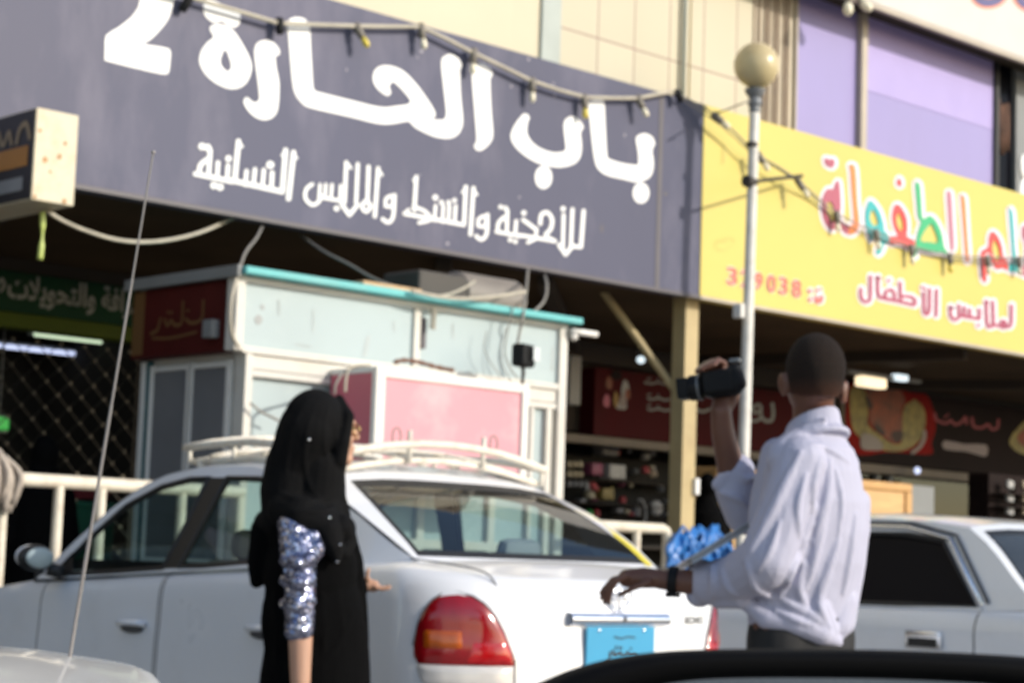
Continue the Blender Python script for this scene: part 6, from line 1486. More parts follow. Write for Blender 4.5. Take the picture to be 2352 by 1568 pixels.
# ------------------------------------------------------------------ white car close by, only the corner of its boot in view
wc = thing("white_car", (1, 3, 0), "white car close to the camera, its boot corner and thin antenna in view", "car")
place(wc, (.60, .05, .95), (380, 1712), 3.5, R(97))
ztab3 = [(0, .885), (.3, .905), (.7, .915), (1.2, .915), (2.6, .90), (3.2, .88), (4.0, .78), (4.4, .66)]
car3 = Car(wc, 4.35, .84, .20, lambda v: lerp_tab(ztab3, v), rc=.26, fc=.45, bow=.07)
body, dm, hv = car3.shell(M['white_paint'], [(1.2, 2.1), (2.12, 3.05)], s2_)
car3.deck(body, hv[-1], .78, .03); car3.deck(body, hv[-1], 3.1, .04, front=True)
for sd in (-1, 1):
    rim = [p for p in hv[-1] if .76 < p[1] < 3.12 and p[0] > .5]; rim = [(rim[0][0], .78)] + rim + [(rim[-1][0], 3.1)]
    body.grid([[Vector((sd * u, v, car3.zb(v))) for u, v in rim], [Vector((sd * (u - .10), v, car3.zb(v) - .015)) for u, v in rim]])
body.build("body", M['white_paint'], wc, True, 'auto', weld=1e-4)
for (sd, kk), m_ in dm.items(): m_.build("door", M['white_paint'], wc, True, 'auto', weld=1e-4)
P3 = dict(P2); P3['roof'] = [(1.45, 1.36), (1.62, 1.39), (2.0, 1.41), (2.35, 1.40), (2.6, 1.36)]
P3['base_r'] = [(.80, .915), (1.0, 1.05), (1.22, 1.235)]; P3['rear_edge'] = [(.80, .915), (1.0, 1.10), (1.22, 1.255), (1.45, 1.36)]; P3['front_edge'] = [(3.16, .92), (2.96, 1.09), (2.76, 1.25), (2.6, 1.36)]
greenhouse(car3, wc, M['white_paint'], P3, M['tint_glass'], M['grey_glass'])
mb = MB()
for sd in (-1, 1): mb.box((sd * .77, 2.1, .58), (.03, 2.3, .66))
mb.box((0, .80, .62), (1.45, .05, .60)); mb.box((0, 3.14, .58), (1.45, .05, .56)); mb.build("cabin_lining", M['cabin'], wc, True)
add_wheels(wc, [(-.74, .85), (.74, .85), (-.74, 3.4), (.74, 3.4)], .30, .84)
for sd in (-1, 1):
    mb = MB(); mb.ball((sd * .70, .14, .74), (.13, .12, .10), 16, 10); mb.build("tail_light", M['lens_red'], wc, True, True)
a0, a1 = pp(112, 1800, 3.35), pp(352, 350, 3.35)
mb = MB(); n_ = 5
for i in range(n_):
    p, q3 = a0.lerp(a1, i / n_), a0.lerp(a1, (i + 1) / n_); mb.tube([p, q3], .0042 - .0006 * i, 8)
mb.ball(a1, .004, 10, 8); mb.build("antenna", M['rod'], wc, smooth='auto')

# ------------------------------------------------------------------ door mirror of the car the picture was taken from
dmn = thing("side_mirror", pp(1900, 1600, .80), "large black door mirror of the observer's own car, its rim crossing the scene", "car mirror")
edge_px = [(1215, 1582), (1262, 1556), (1330, 1530), (1420, 1508), (1530, 1494), (1680, 1489), (1850, 1489), (2050, 1492), (2250, 1500), (2400, 1512), (2520, 1535), (2590, 1600), (2600, 1720), (2540, 1830), (2400, 1890), (2000, 1905), (1600, 1890), (1330, 1830), (1215, 1730), (1190, 1640)]
E1 = smooth_pts([Vector(p) for p in edge_px], 4, True)
cen = Vector((1900, 1690)); rows = []
for sx_, sy_, D in ((.755, .665, .792), (.77, .68, .775), (.86, .86, .768), (.95, .95, .772), (.99, .99, .782), (1.0, 1.0, .80), (.98, .98, .84), (.92, .92, .88), (.78, .78, .94), (.5, .5, .97), (.2, .2, .98)):
    rows.append([pp(cen.x + (p.x - cen.x) * sx_, cen.y + (p.y - cen.y) * sy_, D) for p in E1])
mb = MB(); mb.grid(rows, closed=True); mb.build("housing", M['mirror_black'], dmn, smooth=True)
glass = [pp(cen.x + (p.x - cen.x) * .77, cen.y + (p.y - cen.y) * .68, .7905) for p in E1]
mb = MB(); ctr = sum(glass, Vector()) / len(glass)
tilt = Matrix.Rotation(R(-3), 3, RT0)
mb.face(glass); mb.build("mirror_glass", M['mirror'], dmn)
mb = MB(); mb.tube([pp(2580, 1700, .90), pp(2760, 1820, .95), pp(2900, 1900, 1.0)], [.03, .035, .04], 10); mb.build("mirror_arm", M['black_plastic'], dmn, smooth=True)

# ================================================================== PEOPLE
def basis(yaw):
    """columns: across, facing, up - for a body that faces yaw (radians, counter-clockwise) off the view axis"""
    f = (AWAY * math.cos(yaw) - RT0 * math.sin(yaw)).normalized(); a = Vector((f.y, -f.x, 0))
    return Matrix((a, f, Vector((0, 0, 1)))).transposed()

def cap(mb, pts, rad, n=10):
    """chain of tapered limbs, overlapping balls and cones (merged into one skin by the voxel remesh)"""
    P = [Vector(p) for p in pts]
    for p, r in zip(P, rad): mb.ball(p, r, n + 4, n)
    for (a, b), (r0, r1) in zip(zip(P, P[1:]), zip(rad, rad[1:])):
        if (b - a).length > 1e-4: mb.tube([a, b], [r0, r1], n + 4)

def loft(mb, rings, bas, n=28):
    rows = [[c + bas @ Vector((rx * math.cos(2 * math.pi * k_ / n), ry * math.sin(2 * math.pi * k_ / n), 0)) for k_ in range(n)] for c, rx, ry in rings]
    V = mb.grid(rows, closed=True)
    mb.bm.faces.new(V[0]); mb.bm.faces.new(list(reversed(V[-1])))

def hand_fingers(mb, chains, r0=.0088, r1=.0068):
    for ch in chains:
        P = [Vector(p) for p in ch]; k_ = len(P)
        cap(mb, P, [r0 + (r1 - r0) * i / (k_ - 1) for i in range(k_)], 6)

def surface_hit(o, x, y):
    bv = BVHTree.FromPolygons([v.co for v in o.data.vertices], [tuple(p.vertices) for p in o.data.polygons])
    return bv
def on_skin(bv, x, y):
    d = ray(x, y).normalized(); h = bv.ray_cast(EYE, d)
    return h[0]

def with_folds(build, voxel, folds, r=.012, sink=.5, fat=1.0):
    """build() fills an MB; folds are picture-traced lines laid as ridges on the cloth"""
    mb = MB(); build(mb); o = mb.build("cloth", None); remesh(o, "cloth", None, voxel, 2)
    bv = surface_hit(o, 0, 0); bpy.data.objects.remove(o)
    mb = MB(); build(mb)
    for fold in folds:
        pts, rr = fold if isinstance(fold, tuple) else (fold, r)
        P = [on_skin(bv, x, y) for x, y in smooth_pts([Vector(p) for p in pts], 4)]
        P = [p + (p - EYE).normalized() * rr * sink for p in P if p is not None]
        if len(P) > 2:
            n = len(P); cap(mb, P, [rr * fat * (0.45 + 0.55 * math.sin(math.pi * (i + .5) / n)) for i in range(n)], 6)
    return mb

# ------------------------------------------------------------------ man with the camcorder
D0 = 5.45
g = pp(1850, 1400, D0)
man = thing("person", (g.x, g.y, 0), "man in pale lilac shirt and dark trousers raising a black camcorder, back turned", "person")
hb_ = basis(R(10)); tbz = basis(R(38))
def man_body(mb):
    sk = pp(1873, 846, D0); f = hb_ @ Vector((0, 1, 0)); a = hb_ @ Vector((1, 0, 0)); up = Vector((0, 0, 1))
    mb.ball(sk, (.079, .095, .096), 24, 16, hb_); mb.ball(sk + f * .03 - up * .055, (.066, .080, .075), 20, 14, hb_)
    mb.ball(sk + f * .075 - up * .105, (.036, .035, .030), 14, 10, hb_)
    cap(mb, [sk + f * .112 - up * .035, sk + f * .124 - up * .058], [.010, .016], 8)
    cap(mb, [sk + f * .104 - up * .088 - a * .018, sk + f * .108 - up * .088, sk + f * .104 - up * .088 + a * .018], [.009, .010, .009], 6)
    cap(mb, [sk + f * .09 - a * .045 - up * .01, sk + f * .098 - up * .005, sk + f * .09 + a * .045 - up * .01], [.014, .014, .014], 6)
    cap(mb, [pp(1870, 905, D0 + .02), pp(1868, 960, D0 + .03), pp(1868, 1000, D0 + .03)], [.060, .058, .070])
    for x, y, t_ in ((1939, 900, 1), (1800, 882, -1)):
        c = pp(x, y, D0 + .0); m = hb_ @ Matrix.Rotation(R(12 * t_), 3, 'Y') @ Matrix.Rotation(R(-24 * t_), 3, 'Z'); mb.ball(c, (.010, .022, .034), 14, 10, m); mb.ball(c + Vector((0, 0, -.018)), (.009, .014, .018), 10, 8, m)
    # trunk and legs under the clothes
    cap(mb, [pp(1868, 1070, D0), pp(1862, 1200, D0), pp(1848, 1400, D0)], [.075, .085, .085], 14)
    acr = tbz @ Vector((1, 0, 0)); hip = pp(1840, 1440, D0)
    for s_ in (-1, 1):
        h_ = hip + acr * .085 * s_; kn = Vector((h_.x, h_.y, .50)) + acr * .015 * s_ + tbz @ Vector((0, .03, 0)); an = Vector((h_.x, h_.y, .09)) + acr * .03 * s_
        cap(mb, [h_, kn, an], [.085, .055, .038], 10); cap(mb, [an + Vector((0, 0, -.03)), an + tbz @ Vector((0, .15, -.05))], [.036, .034], 8)
    # his left arm: hangs from the near shoulder, forearm level, hand drooping
    cap(mb, [pp(1838, 1050, 5.35), pp(1752, 1300, 5.30), pp(1620, 1338, 5.43), pp(1517, 1330, 5.46)], [.055, .042, .040, .028])
    cap(mb, [pp(1512, 1328, 5.46), pp(1478, 1326, 5.46), pp(1440, 1327, 5.46)], [.027, .030, .026], 10)
    hand_fingers(mb, [[pp(1440, 1322, 5.42), pp(1415, 1333, 5.41), pp(1402, 1358, 5.41), pp(1397, 1386, 5.41)], [pp(1440, 1320, 5.45), pp(1410, 1331, 5.45), pp(1394, 1355, 5.45), pp(1388, 1384, 5.45)],
                      [pp(1440, 1321, 5.48), pp(1408, 1329, 5.49), pp(1390, 1350, 5.49), pp(1381, 1374, 5.49)], [pp(1440, 1323, 5.51), pp(1410, 1330, 5.52), pp(1391, 1346, 5.53), pp(1379, 1362, 5.53)],
                      [pp(1490, 1336, 5.42), pp(1460, 1347, 5.41), pp(1437, 1358, 5.41), pp(1422, 1366, 5.42)]], .0095, .0070)
    # his right arm: comes round in front, forearm upright, hand round the camcorder
    cap(mb, [pp(1915, 1060, 5.60), pp(1800, 1150, 5.72), pp(1688, 1120, 5.66), pp(1660, 990, 5.62), pp(1656, 945, 5.61)], [.055, .048, .044, .034, .030])
    cap(mb, [pp(1658, 935, 5.62), pp(1672, 905, 5.64), pp(1664, 872, 5.66)], [.031, .036, .034], 10)
    hand_fingers(mb, [[pp(1668, 862, 5.67), pp(1664, 834, 5.66), pp(1650, 826, 5.61), pp(1640, 838, 5.57)], [pp(1652, 862, 5.67), pp(1649, 836, 5.66), pp(1635, 829, 5.61), pp(1626, 842, 5.57)],
                      [pp(1637, 866, 5.67), pp(1634, 841, 5.66), pp(1621, 835, 5.61), pp(1612, 848, 5.57)], [pp(1624, 872, 5.67), pp(1619, 850, 5.66), pp(1607, 843, 5.62), pp(1600, 854, 5.58)],
                      [pp(1685, 908, 5.60), pp(1700, 892, 5.58), pp(1704, 872, 5.57), pp(1694, 858, 5.565)]], .0100, .0080)
mb = MB(); man_body(mb); bod = mb.build("body", None, man); remesh(bod, "body", M['skin_dark'], .0055, 3)
# hair: a close cap over the skull, stopping above the nape and round the ears
mb = MB(); sk = pp(1873, 846, D0); f = hb_ @ Vector((0, 1, 0)); up = Vector((0, 0, 1)); rows = []
for i in range(15):
    row = []
    for j in range(36):
        a_ = 2 * math.pi * j / 36                # 0 = across to his right, 90 deg = face
        face = max(0, math.sin(a_)); side_ = abs(math.cos(a_))
        low = -62 + 95 * face ** .8 + 8 * side_ ** 3 * (1 if math.sin(a_) > -.35 else .3)
        el = R(90 - (90 - low) * i / 14)
        p = Vector((math.cos(el) * math.cos(a_) * .0825, math.cos(el) * math.sin(a_) * .0985, math.sin(el) * .0995))
        if el < 0:
            t_ = abs(math.degrees(el)) / 62.0
            p.x = math.cos(a_) * .0825 * (1 - .25 * t_ ** 1.7); p.y = math.sin(a_) * .0985 * (1 - .35 * t_ ** 1.7); p.z = -.092 * math.sin(abs(el))
        row.append(sk + hb_ @ p)
    rows.append(row)
mb.grid(rows, closed=True); mb.build("hair", cropped_hair("faded_cropped_hair", (0.030, 0.022, 0.018), (0.125, 0.053, 0.033), sk.z - .098, sk.z - .030), man, smooth=True, weld=1e-4)
# shirt
def shirt(mb):
    loft(mb, [(pp(x, y, D0), 1.1 * a_, .80 * a_) for x, y, a_ in ((1866, 985, .066), (1867, 1000, .086), (1868, 1030, .118), (1866, 1080, .140), (1867, 1150, .156), (1863, 1220, .161), (1858, 1290, .159), (1846, 1360, .153), (1836, 1415, .149), (1832, 1442, .142))], tbz)
    cap(mb, [pp(1808, 1052, 5.36), pp(1850, 1014, 5.42), pp(1900, 1014, 5.50), pp(1932, 1068, 5.55)], [.058, .052, .050, .052], 12)
    cap(mb, [pp(1972, 1150, D0 + .05), pp(1970, 1220, D0 + .04), pp(1955, 1330, D0 + .02), pp(1938, 1430, D0)], [.034, .034, .034, .034], 10)
    cap(mb, [pp(1788, 1045, 5.50), pp(1772, 1130, 5.52), pp(1762, 1230, 5.50), pp(1760, 1330, 5.46)], [.050, .056, .060, .060], 12)
    # near (left) sleeve with its bagging elbow and rolled cuff
    cap(mb, [pp(1838, 1060, 5.34), pp(1800, 1170, 5.30), pp(1758, 1285, 5.28)], [.070, .068, .074], 12)
    cap(mb, [pp(1755, 1290, 5.29), pp(1695, 1326, 5.37), pp(1632, 1338, 5.43)], [.078, .068, .060], 12)
    cap(mb, [pp(1612, 1318, 5.45), pp(1606, 1362, 5.45)], [.042, .038], 10); cap(mb, [pp(1700, 1372, 5.36), pp(1650, 1378, 5.40)], [.030, .022], 8)
    # far (right) sleeve and rolled cuff
    cap(mb, [pp(1900, 1070, 5.58), pp(1800, 1180, 5.70), pp(1715, 1170, 5.69)], [.075, .075, .062], 12)
    cap(mb, [pp(1712, 1180, 5.69), pp(1690, 1120, 5.66), pp(1694, 1080, 5.65)], [.060, .060, .050], 12)
    cap(mb, [pp(1650, 1112, 5.64), pp(1676, 1085, 5.63), pp(1708, 1062, 5.64)], [.020, .026, .022], 8)
    # collar band and fallen collar
    c0 = pp(1866, 966, D0 + .02); rows = []
    for rr, dz, tl in ((.060, .004, .034), (.067, .006, .034), (.071, .0, .034), (.078, -.030, .032), (.094, -.058, .026)):
        rows.append([c0 + Vector((0, 0, dz)) + tbz @ Vector((rr * math.cos(a_), rr * 1.08 * math.sin(a_), -tl * math.sin(a_))) for a_ in [2 * math.pi * k_ / 28 for k_ in range(28)]])
    V = mb.grid(rows, closed=True); mb.bm.faces.new(V[0]); mb.bm.faces.new(list(reversed(V[-1])))
    cap(mb, [c0 + Vector((0, 0, -.052)) + tbz @ Vector((.092 * math.cos(a_), .098 * math.sin(a_), -.028 * math.sin(a_))) for a_ in [2 * math.pi * k_ / 24 for k_ in range(25)]], [.011] * 25, 6)
    cap(mb, [pp(1895, 962, D0 - .075), pp(1845, 985, D0 - .06), pp(1800, 1008, D0 - .02), pp(1768, 1026, D0 + .02)], [.008, .011, .012, .008], 8)
    # tail of the shirt
    cap(mb, [pp(1720, 1390, 5.36), pp(1760, 1418, 5.34), pp(1830, 1432, 5.33), pp(1885, 1452, 5.34), pp(1925, 1474, 5.38)], [.02, .03, .034, .034, .014], 8); cap(mb, [pp(1930, 1380, 5.44), pp(1918, 1430, 5.42), pp(1918, 1466, 5.40)], [.05, .048, .022], 8); cap(mb, [pp(1870, 1400, 5.36), pp(1900, 1445, 5.37)], [.05, .034], 8)
folds = [([(1838, 1040), (1800, 1120), (1760, 1200), (1712, 1285)], .013), ([(1885, 1050), (1868, 1110), (1862, 1180)], .009), ([(1905, 1060), (1900, 1130), (1885, 1190), (1868, 1250)], .011), ([(1920, 1080), (1932, 1150), (1925, 1230)], .008),
         ([(1870, 1160), (1840, 1240), (1815, 1310), (1790, 1370)], .013), ([(1895, 1190), (1872, 1270), (1850, 1350)], .010), ([(1925, 1240), (1900, 1310), (1880, 1380), (1905, 1440)], .012), ([(1965, 1180), (1950, 1280), (1935, 1360)], .010),
         ([(1850, 1090), (1832, 1160), (1835, 1230)], .009), ([(1790, 1200), (1770, 1260), (1740, 1310)], .009), ([(1715, 1290), (1735, 1345), (1775, 1372)], .010), ([(1660, 1310), (1672, 1345), (1692, 1365)], .009), ([(1636, 1300), (1640, 1345), (1630, 1380)], .010),
         ([(1800, 1380), (1850, 1405), (1890, 1430)], .012), ([(1780, 1400), (1820, 1420), (1870, 1436)], .008), ([(1700, 1090), (1715, 1100), (1735, 1095)], .008), ([(1655, 1130), (1690, 1140), (1715, 1160)], .009), ([(1860, 1020), (1900, 1030), (1950, 1060)], .006), ([(1845, 1290), (1835, 1350), (1855, 1400)], .010)]
mb = with_folds(shirt, .008, folds, sink=.20, fat=1.45)
so = mb.build("shirt", None, man); remesh(so, "shirt", M['shirt'], .005, 1, amp=.006, seed=1, tex=.13)
def trousers(mb):
    mb.ball(pp(1842, 1420, D0), (.140, .118, .075), 22, 14, tbz); mb.ball(pp(1838, 1480, D0), (.152, .125, .11), 22, 14, tbz)
    acr = tbz @ Vector((1, 0, 0)); hip = pp(1840, 1460, D0)
    for s_ in (-1, 1):
        h_ = hip + acr * .078 * s_; kn = Vector((h_.x, h_.y, .50)) + acr * .015 * s_; an = Vector((h_.x, h_.y, .09)) + acr * .03 * s_
        cap(mb, [h_, kn, an], [.098, .082, .075], 12)
mb = MB(); trousers(mb); to = mb.build("trousers", None, man); remesh(to, "trousers", M['trousers'], .010, 2, amp=.006, tex=.12)
acr = tbz @ Vector((1, 0, 0)); fw_ = tbz @ Vector((0, 1, 0)); hip = pp(1840, 1460, D0)
for s_ in (-1, 1):
    h_ = hip + acr * .108 * s_; mb = MB(); cap(mb, [Vector((h_.x, h_.y, .055)) - fw_ * .04, Vector((h_.x, h_.y, .05)) + fw_ * .10, Vector((h_.x, h_.y, .04)) + fw_ * .18], [.05, .048, .038], 10)
    mb.span(Vector((h_.x, h_.y, .008)) - Vector((.05, .05, .007)), Vector((h_.x, h_.y, .03)) + Vector((.05, .05, .0)))
    o = mb.build("shoe", None, man); remesh(o, "shoe", M['shoe'], .008, 2)
# wrist watch
w0, w1 = pp(1536, 1331, 5.455), pp(1556, 1333, 5.45); ax = (w1 - w0).normalized(); u_ = ax.cross(Vector((0, 0, 1))).normalized(); v_ = ax.cross(u_); wc0 = (w0 + w1) / 2
mb = MB(); rows = []
for t_ in (-.013, -.011, .011, .013):
    rr = .035 + (.003 if abs(t_) < .012 else 0); rows.append([wc0 + ax * t_ + u_ * rr * math.cos(a_) + v_ * rr * 1.05 * math.sin(a_) for a_ in [2 * math.pi * k_ / 20 for k_ in range(20)]])
mb.grid(rows, closed=True); wt_ = mb.build("wristwatch", M['black_plastic'], man, smooth='auto')
mb = MB(); cw = wc0 + Vector((0, 0, -.040)); mb.tube([cw + Vector((0, 0, .006)), cw - Vector((0, 0, .006))], .021, 16); mb.build("watch_case", M['black_plastic'], wt_, smooth='auto')
# camcorder (held, so a thing of its own)
cc0 = pp(1650, 880, 5.60); lens_dir = (pp(1575, 886, 5.60) - pp(1690, 874, 5.60)); lens_dir = (lens_dir + AWAY * .05).normalized()
cu = lens_dir.cross(Vector((0, 0, 1))).normalized(); cv_ = cu.cross(lens_dir).normalized()
CM = Matrix((lens_dir, cu, cv_)).transposed()
cam_t = thing("camcorder", cc0, "black handheld camcorder raised in the man's fist in front of the lamp pole", "camcorder")
L_ = lambda x, y, z: cc0 + CM @ Vector((x, y, z))
mb = MB(); mb.box(L_(-.012, 0, -.002), (.120, .060, .080), CM, .028, 5); mb.box(L_(-.052, 0, .010), (.05, .054, .078), CM @ Matrix.Rotation(R(10), 3, 'Y'), .020, 4); mb.build("body", M['black_plastic'], cam_t, smooth='auto')
mb = MB(); mb.tube([L_(.045, 0, -.004), L_(.055, 0, -.004), L_(.082, 0, -.004), L_(.086, 0, -.004)], [.034, .037, .037, .033], 18); ln = mb.build("lens_barrel", M['black_plastic'], cam_t, smooth='auto')
mb = MB(); mb.box(L_(.100, 0, -.004), (.034, .072, .060), CM, .006); mb.build("lens_hood", M['black_plastic'], ln)
mb = MB(); mb.tube([L_(.052, 0, -.004), L_(.058, 0, -.004)], .0385, 18); mb.build("lens_ring", M['pole_collar'], ln, smooth='auto')
mb = MB(); mb.box(L_(-.005, -.034, .004), (.085, .008, .062), CM, .004); mb.build("screen", M['black_plastic'], cam_t)
mb = MB(); mb.box(L_(-.055, 0, .058), (.032, .030, .012), CM, .004); mb.build("zoom_rocker", M['pole_collar'], cam_t)
mb = MB(); mb.tube(smooth_pts([L_(.03, .030, -.03), L_(.01, .075, -.04), L_(-.04, .078, -.02), L_(-.065, .032, 0)], 5), .012, 8, flat=.4); mb.build("hand_strap", M['black_plastic'], cam_t, smooth=True)
# folder under the arm
fa_, fb_ = pp(1585, 1288, 5.36), pp(1722, 1205, 5.40)
ax = (fb_ - fa_).normalized(); nz_ = Vector((0, 0, 1)); sd2 = ((fa_ + fb_) / 2 - EYE).normalized(); sd2 = (sd2 - ax * sd2.dot(ax)).normalized(); n3 = ax.cross(sd2).normalized()
FM = Matrix((ax, sd2, n3)).transposed(); cf = (fa_ + fb_) / 2
fo = thing("folder", cf, "thin grey folder tucked under the filming man's bent arm", "folder")
mb = MB(); mb.box(cf + sd2 * .10 + n3 * .008, ((fb_ - fa_).length, .22, .005), FM, .001); mb.box(cf + sd2 * .10 - n3 * .008, ((fb_ - fa_).length, .22, .005), FM, .001); mb.build("cover", M['silver_folder'], fo)
mb = MB(); mb.box(cf + sd2 * .10, ((fb_ - fa_).length * .97, .21, .010), FM); mb.build("paper_block", M['print_grey'], fo)

# ------------------------------------------------------------------ woman in black
DW = 6.55
gw = pp(722, 1400, DW)
wo = thing("person", (gw.x, gw.y, 0), "woman in black headscarf and robe with a glittering blue sequined sleeve beside the taxi", "person")
wb2 = basis(R(-64)); wf = wb2 @ Vector((0, 1, 0)); wa = wb2 @ Vector((1, 0, 0)); up = Vector((0, 0, 1))
hc = pp(744, 976, DW)
def woman_body(mb):
    mb.ball(hc, (.072, .092, .100), 24, 16, wb2); mb.ball(hc + wf * .035 - up * .06, (.058, .068, .07), 20, 14, wb2); mb.ball(hc + wf * .078 - up * .108, (.030, .030, .026), 14, 10, wb2)
    cap(mb, [hc + wf * .098 + up * .0, hc + wf * .118 - up * .034], [.010, .013], 8); mb.ball(hc + wf * .114 - up * .036, (.014, .012, .010), 10, 8, wb2)
    cap(mb, [hc + wf * .100 - up * .070 - wa * .016, hc + wf * .106 - up * .070, hc + wf * .100 - up * .070 + wa * .016], [.008, .0095, .008], 6); cap(mb, [hc + wf * .098 - up * .083 - wa * .013, hc + wf * .103 - up * .083, hc + wf * .098 - up * .083 + wa * .013], [.008, .0095, .008], 6)
    for s_ in (-1, 1): mb.ball(hc + wf * .072 - up * .045 + wa * .035 * s_, (.022, .022, .022), 10, 8, wb2)
    cap(mb, [hc + wf * .088 + up * .012 - wa * .04, hc + wf * .096 + up * .012, hc + wf * .088 + up * .012 + wa * .04], [.011, .012, .011], 6)
    cap(mb, [hc - up * .09 - wf * .01, pp(722, 1150, DW)], [.050, .058]); cap(mb, [pp(705, 1230, DW), pp(715, 1400, DW), pp(720, 1500, DW)], [.12, .12, .14], 12)
    for s_ in (-1, 1):
        h_ = pp(720, 1520, DW) + wa * .08 * s_; cap(mb, [h_, Vector((h_.x, h_.y, .45)), Vector((h_.x, h_.y, .08)), Vector((h_.x, h_.y, .045)) + wf * .14], [.085, .055, .038, .032])
    # near arm hanging, bare below the sleeve
    cap(mb, [pp(678, 1215, 6.43), pp(688, 1335, 6.37), pp(690, 1440, 6.34), pp(690, 1560, 6.31), pp(690, 1610, 6.30)], [.050, .043, .041, .033, .026])
    cap(mb, [pp(690, 1622, 6.30), pp(694, 1660, 6.29)], [.026, .031], 10)
    hand_fingers(mb, [[pp(684 + 9 * i, 1672, 6.28 + .012 * i), pp(686 + 8 * i, 1702, 6.275 + .012 * i), pp(690 + 7 * i, 1726 - 3 * abs(i - 1), 6.275 + .012 * i)] for i in range(4)] + [[pp(706, 1640, 6.27), pp(722, 1662, 6.26), pp(726, 1684, 6.26)]], .0085, .0068)
    # far arm bent forward, palm turned up
    cap(mb, [pp(740, 1215, 6.68), pp(770, 1360, 6.72), pp(838, 1342, 6.74)], [.048, .040, .027]); cap(mb, [pp(842, 1340, 6.74), pp(858, 1345, 6.74)], [.022, .022], 10)
    hand_fingers(mb, [[pp(862, 1348, 6.70 + .022 * i), pp(878, 1352 - i, 6.70 + .022 * i), pp(890, 1351 - i, 6.70 + .022 * i), pp(898 - 3 * abs(i - 1.3), 1349 - i * 1.5, 6.70 + .022 * i)] for i in range(4)] + [[pp(846, 1334, 6.70), pp(843, 1318, 6.69), pp(847, 1306, 6.69)]], .0085, .0066)
mb = MB(); woman_body(mb); o = mb.build("body", None, wo); remesh(o, "body", M['skin_light'], .0055, 3)
def robe(mb):
    mb.ball(pp(702, 1215, DW), (.150, .135, .13), 22, 16, wb2); mb.ball(pp(712, 1310, DW), (.155, .160, .17), 22, 16, wb2); mb.ball(pp(718, 1420, DW), (.165, .172, .22), 22, 16, wb2)
    b0 = pp(724, 1540, DW)
    mb.tube([b0 + up * .16, b0, Vector((b0.x, b0.y, .42)), Vector((b0.x, b0.y, .05))], [.165, .182, .20, .235], 24)
    cap(mb, [pp(606, 1215, DW), pp(592, 1290, DW), pp(589, 1335, DW)], [.045, .035, .024], 8)
    # far sleeve
    cap(mb, [pp(742, 1210, 6.68), pp(775, 1345, 6.71), pp(818, 1348, 6.73)], [.07, .062, .045], 10)
    cap(mb, [pp(795, 1215, DW + .05), pp(812, 1290, DW + .06), pp(822, 1370, DW + .06), pp(828, 1480, DW + .05), pp(832, 1580, DW + .04)], [.03, .034, .032, .03, .03], 8)
folds = [([(640, 1300), (636, 1400), (640, 1560)], .012), ([(612, 1340), (610, 1450), (616, 1560)], .010), ([(735, 1330), (745, 1430), (740, 1560)], .008), ([(815, 1390), (780, 1470), (740, 1530)], .012), ([(770, 1330), (785, 1430), (790, 1560)], .010)]
mb = with_folds(robe, .010, folds); o = mb.build("robe", None, wo); remesh(o, "robe", M['black_cloth'], .007, 3, amp=.008, tex=.12)
def scarf(mb):
    mb.ball(hc - wf * .034 + up * .004, (.094, .106, .116), 26, 18, wb2)
    cap(mb, [hc - wf * .05 - up * .02, pp(672, 1070, DW), pp(664, 1130, DW), pp(672, 1190, DW)], [.100, .092, .098, .105], 14)
    cap(mb, [pp(735, 1070, DW), pp(728, 1130, DW), pp(715, 1190, DW)], [.085, .088, .12], 14)
    # wrap under the chin
    cap(mb, [hc + wf * .050 + up * .092, hc + wf * .066 + up * .030 - wa * .062, hc + wf * .052 - up * .05 - wa * .064, hc + wf * .042 - up * .11 - wa * .042, hc + wf * .055 - up * .145], [.016, .018, .022, .028, .026], 8)
    cap(mb, [hc + wf * .050 + up * .092, hc + wf * .062 + up * .03 + wa * .064, hc + wf * .047 - up * .05 + wa * .066, hc + wf * .040 - up * .11 + wa * .045, hc + wf * .055 - up * .145], [.016, .020, .024, .030, .028], 8)
    cap(mb, [pp(772, 1080, DW), pp(772, 1140, DW), pp(782, 1185, DW)], [.030, .034, .036], 8)
    # shawl over the shoulders, near point hanging in front
    cap(mb, [pp(655, 1170, 6.47), pp(690, 1185, 6.43), pp(735, 1200, 6.43), pp(785, 1215, 6.48)], [.060, .068, .058, .05], 10)
    cap(mb, [pp(752, 1215, 6.42), pp(766, 1255, 6.40), pp(775, 1288, 6.395)], [.050, .034, .012], 8); cap(mb, [pp(785, 1210, 6.45), pp(802, 1240, 6.46), pp(790, 1268, 6.42)], [.045, .030, .02], 8)
    cap(mb, [pp(612, 1200, DW), pp(640, 1190, 6.50)], [.045, .05], 8)
folds = [([(690, 905), (650, 960), (628, 1040), (618, 1110)], .010), ([(715, 905), (680, 970), (660, 1050), (655, 1130)], .010), ([(735, 910), (708, 980), (700, 1060), (715, 1120), (748, 1150)], .010), ([(760, 915), (745, 970), (745, 1030), (762, 1080)], .009), ([(775, 930), (770, 990), (775, 1050)], .008), ([(640, 1130), (690, 1150), (740, 1148), (778, 1120)], .011), ([(630, 1170), (690, 1175), (745, 1172), (785, 1160)], .011), ([(730, 1200), (755, 1240), (772, 1280)], .008)]
mb = with_folds(scarf, .008, folds); o = mb.build("headscarf", None, wo); remesh(o, "headscarf", M['black_scarf'], .0055, 2, amp=.004, tex=.08)
def sleeve(mb):
    cap(mb, [pp(676, 1205, 6.42), pp(683, 1262, 6.385), pp(690, 1330, 6.36), pp(689, 1400, 6.345), pp(687, 1446, 6.335)], [.056, .058, .053, .049, .048], 14)
    cap(mb, [pp(716, 1225, 6.40), pp(726, 1258, 6.385), pp(706, 1290, 6.365)], [.030, .034, .03], 8)
    for y in (1285, 1332, 1385): cap(mb, [pp(652, y, 6.36), pp(685, y + 6, 6.31), pp(716, y - 4, 6.34)], [.018, .022, .018], 6)
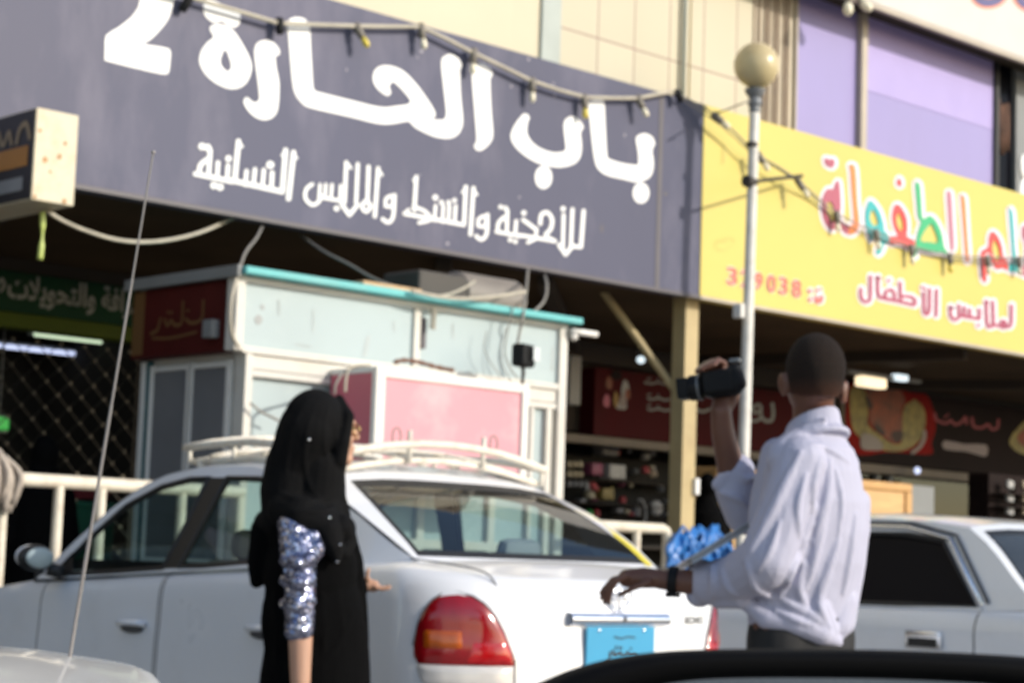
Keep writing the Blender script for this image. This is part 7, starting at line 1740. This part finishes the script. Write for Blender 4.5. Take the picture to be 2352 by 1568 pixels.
mb = MB(); sleeve(mb); o = mb.build("sequined_sleeve", None, wo); remesh(o, "sequined_sleeve", M['sequin'], .006, 2, amp=.007, tex=.05)
# spectacles and pin
mb = MB()
for s_ in (-1, 1):
    c = hc + wf * .106 - up * .012 + wa * .032 * s_; mb.tube([c + (wa * math.cos(a_) * .024 + up * math.sin(a_) * .019) for a_ in [2 * math.pi * k_ / 18 for k_ in range(18)]], .0028, 6, True)
    mb.tube([c + wa * .024 * s_, hc + wf * .04 + wa * .074 * s_ - up * .005], .0026, 6)
mb.tube([hc + wf * .108 - up * .010 - wa * .008, hc + wf * .108 - up * .010 + wa * .008], .0026, 6); mb.build("spectacles", M['gold'], wo, smooth=True)
hs = [c_ for c_ in wo.children if c_.name.startswith("headscarf")][0]
bv = surface_hit(hs, 0, 0)
for x, y, r_ in ((710, 1009, .0062), (757, 1188, .005), (781, 1250, .0042), (774, 1289, .0042)):
    p = on_skin(bv, x, y)
    if p is not None: mb = MB(); mb.ball(p, r_, 12, 8); mb.build("sequin", M['silver'], hs, smooth=True)

# ------------------------------------------------------------------ two dark figures in the arcade
def robed(x, y, D, hgt, yaw, label):
    g_ = pp(x, y, D); G_ = Vector((g_.x, g_.y, .15)); b_ = basis(yaw); f_ = b_ @ Vector((0, 1, 0)); a_ = b_ @ Vector((1, 0, 0))
    o = thing("person", G_, label, "person"); hd_ = G_ + up * (hgt - .12)
    mb = MB(); mb.ball(hd_, (.07, .09, .105), 18, 12, b_); mb.ball(hd_ + f_ * .04 - up * .06, (.05, .06, .06), 14, 10, b_); cap(mb, [hd_ + f_ * .10 - up * .02, hd_ + f_ * .11 - up * .04], [.01, .013], 6); cap(mb, [hd_ - up * .08, hd_ - up * .25], [.05, .07]); cap(mb, [hd_ - up * .35, G_ + up * .8], [.12, .13], 10)
    for s_ in (-1, 1):
        cap(mb, [hd_ - up * .28 + a_ * .15 * s_, hd_ - up * .55 + a_ * .19 * s_, hd_ - up * .62 + a_ * .10 * s_ + f_ * .18], [.05, .04, .03]); hand_fingers(mb, [[hd_ - up * (.62 + .012 * i) + a_ * .09 * s_ + f_ * .19, hd_ - up * (.63 + .012 * i) + a_ * .05 * s_ + f_ * .24, hd_ - up * (.64 + .012 * i) + a_ * .02 * s_ + f_ * .25] for i in range(5)])
        cap(mb, [G_ + up * .8 + a_ * .08 * s_, G_ + up * .06 + a_ * .08 * s_, G_ + up * .04 + a_ * .08 * s_ + f_ * .12], [.08, .04, .03])
    q_ = mb.build("body", None, o); remesh(q_, "body", M['skin_light'], .010, 2)
    mb = MB(); mb.ball(hd_ - f_ * .012, (.088, .105, .118), 18, 12, b_); cap(mb, [hd_ - up * .08, hd_ - up * .26], [.085, .15], 12); mb.tube([hd_ - up * .24, hd_ - up * .5, G_ + up * .75, G_ + up * .03], [.17, .20, .20, .25], 20)
    for s_ in (-1, 1): cap(mb, [hd_ - up * .28 + a_ * .15 * s_, hd_ - up * .55 + a_ * .20 * s_, hd_ - up * .62 + a_ * .11 * s_ + f_ * .16], [.075, .07, .055])
    q_ = mb.build("robe", None, o); remesh(q_, "robe", M['black_cloth'], .012, 2, amp=.01, tex=.12)
robed(92, 1200, 12.6, 1.66, R(30), "woman in a black robe standing in the dark arcade behind the cream railing and mop")
robed(1622, 1200, 17.5, 1.80, R(20), "person in a black robe standing between the beige column and the wooden counter")
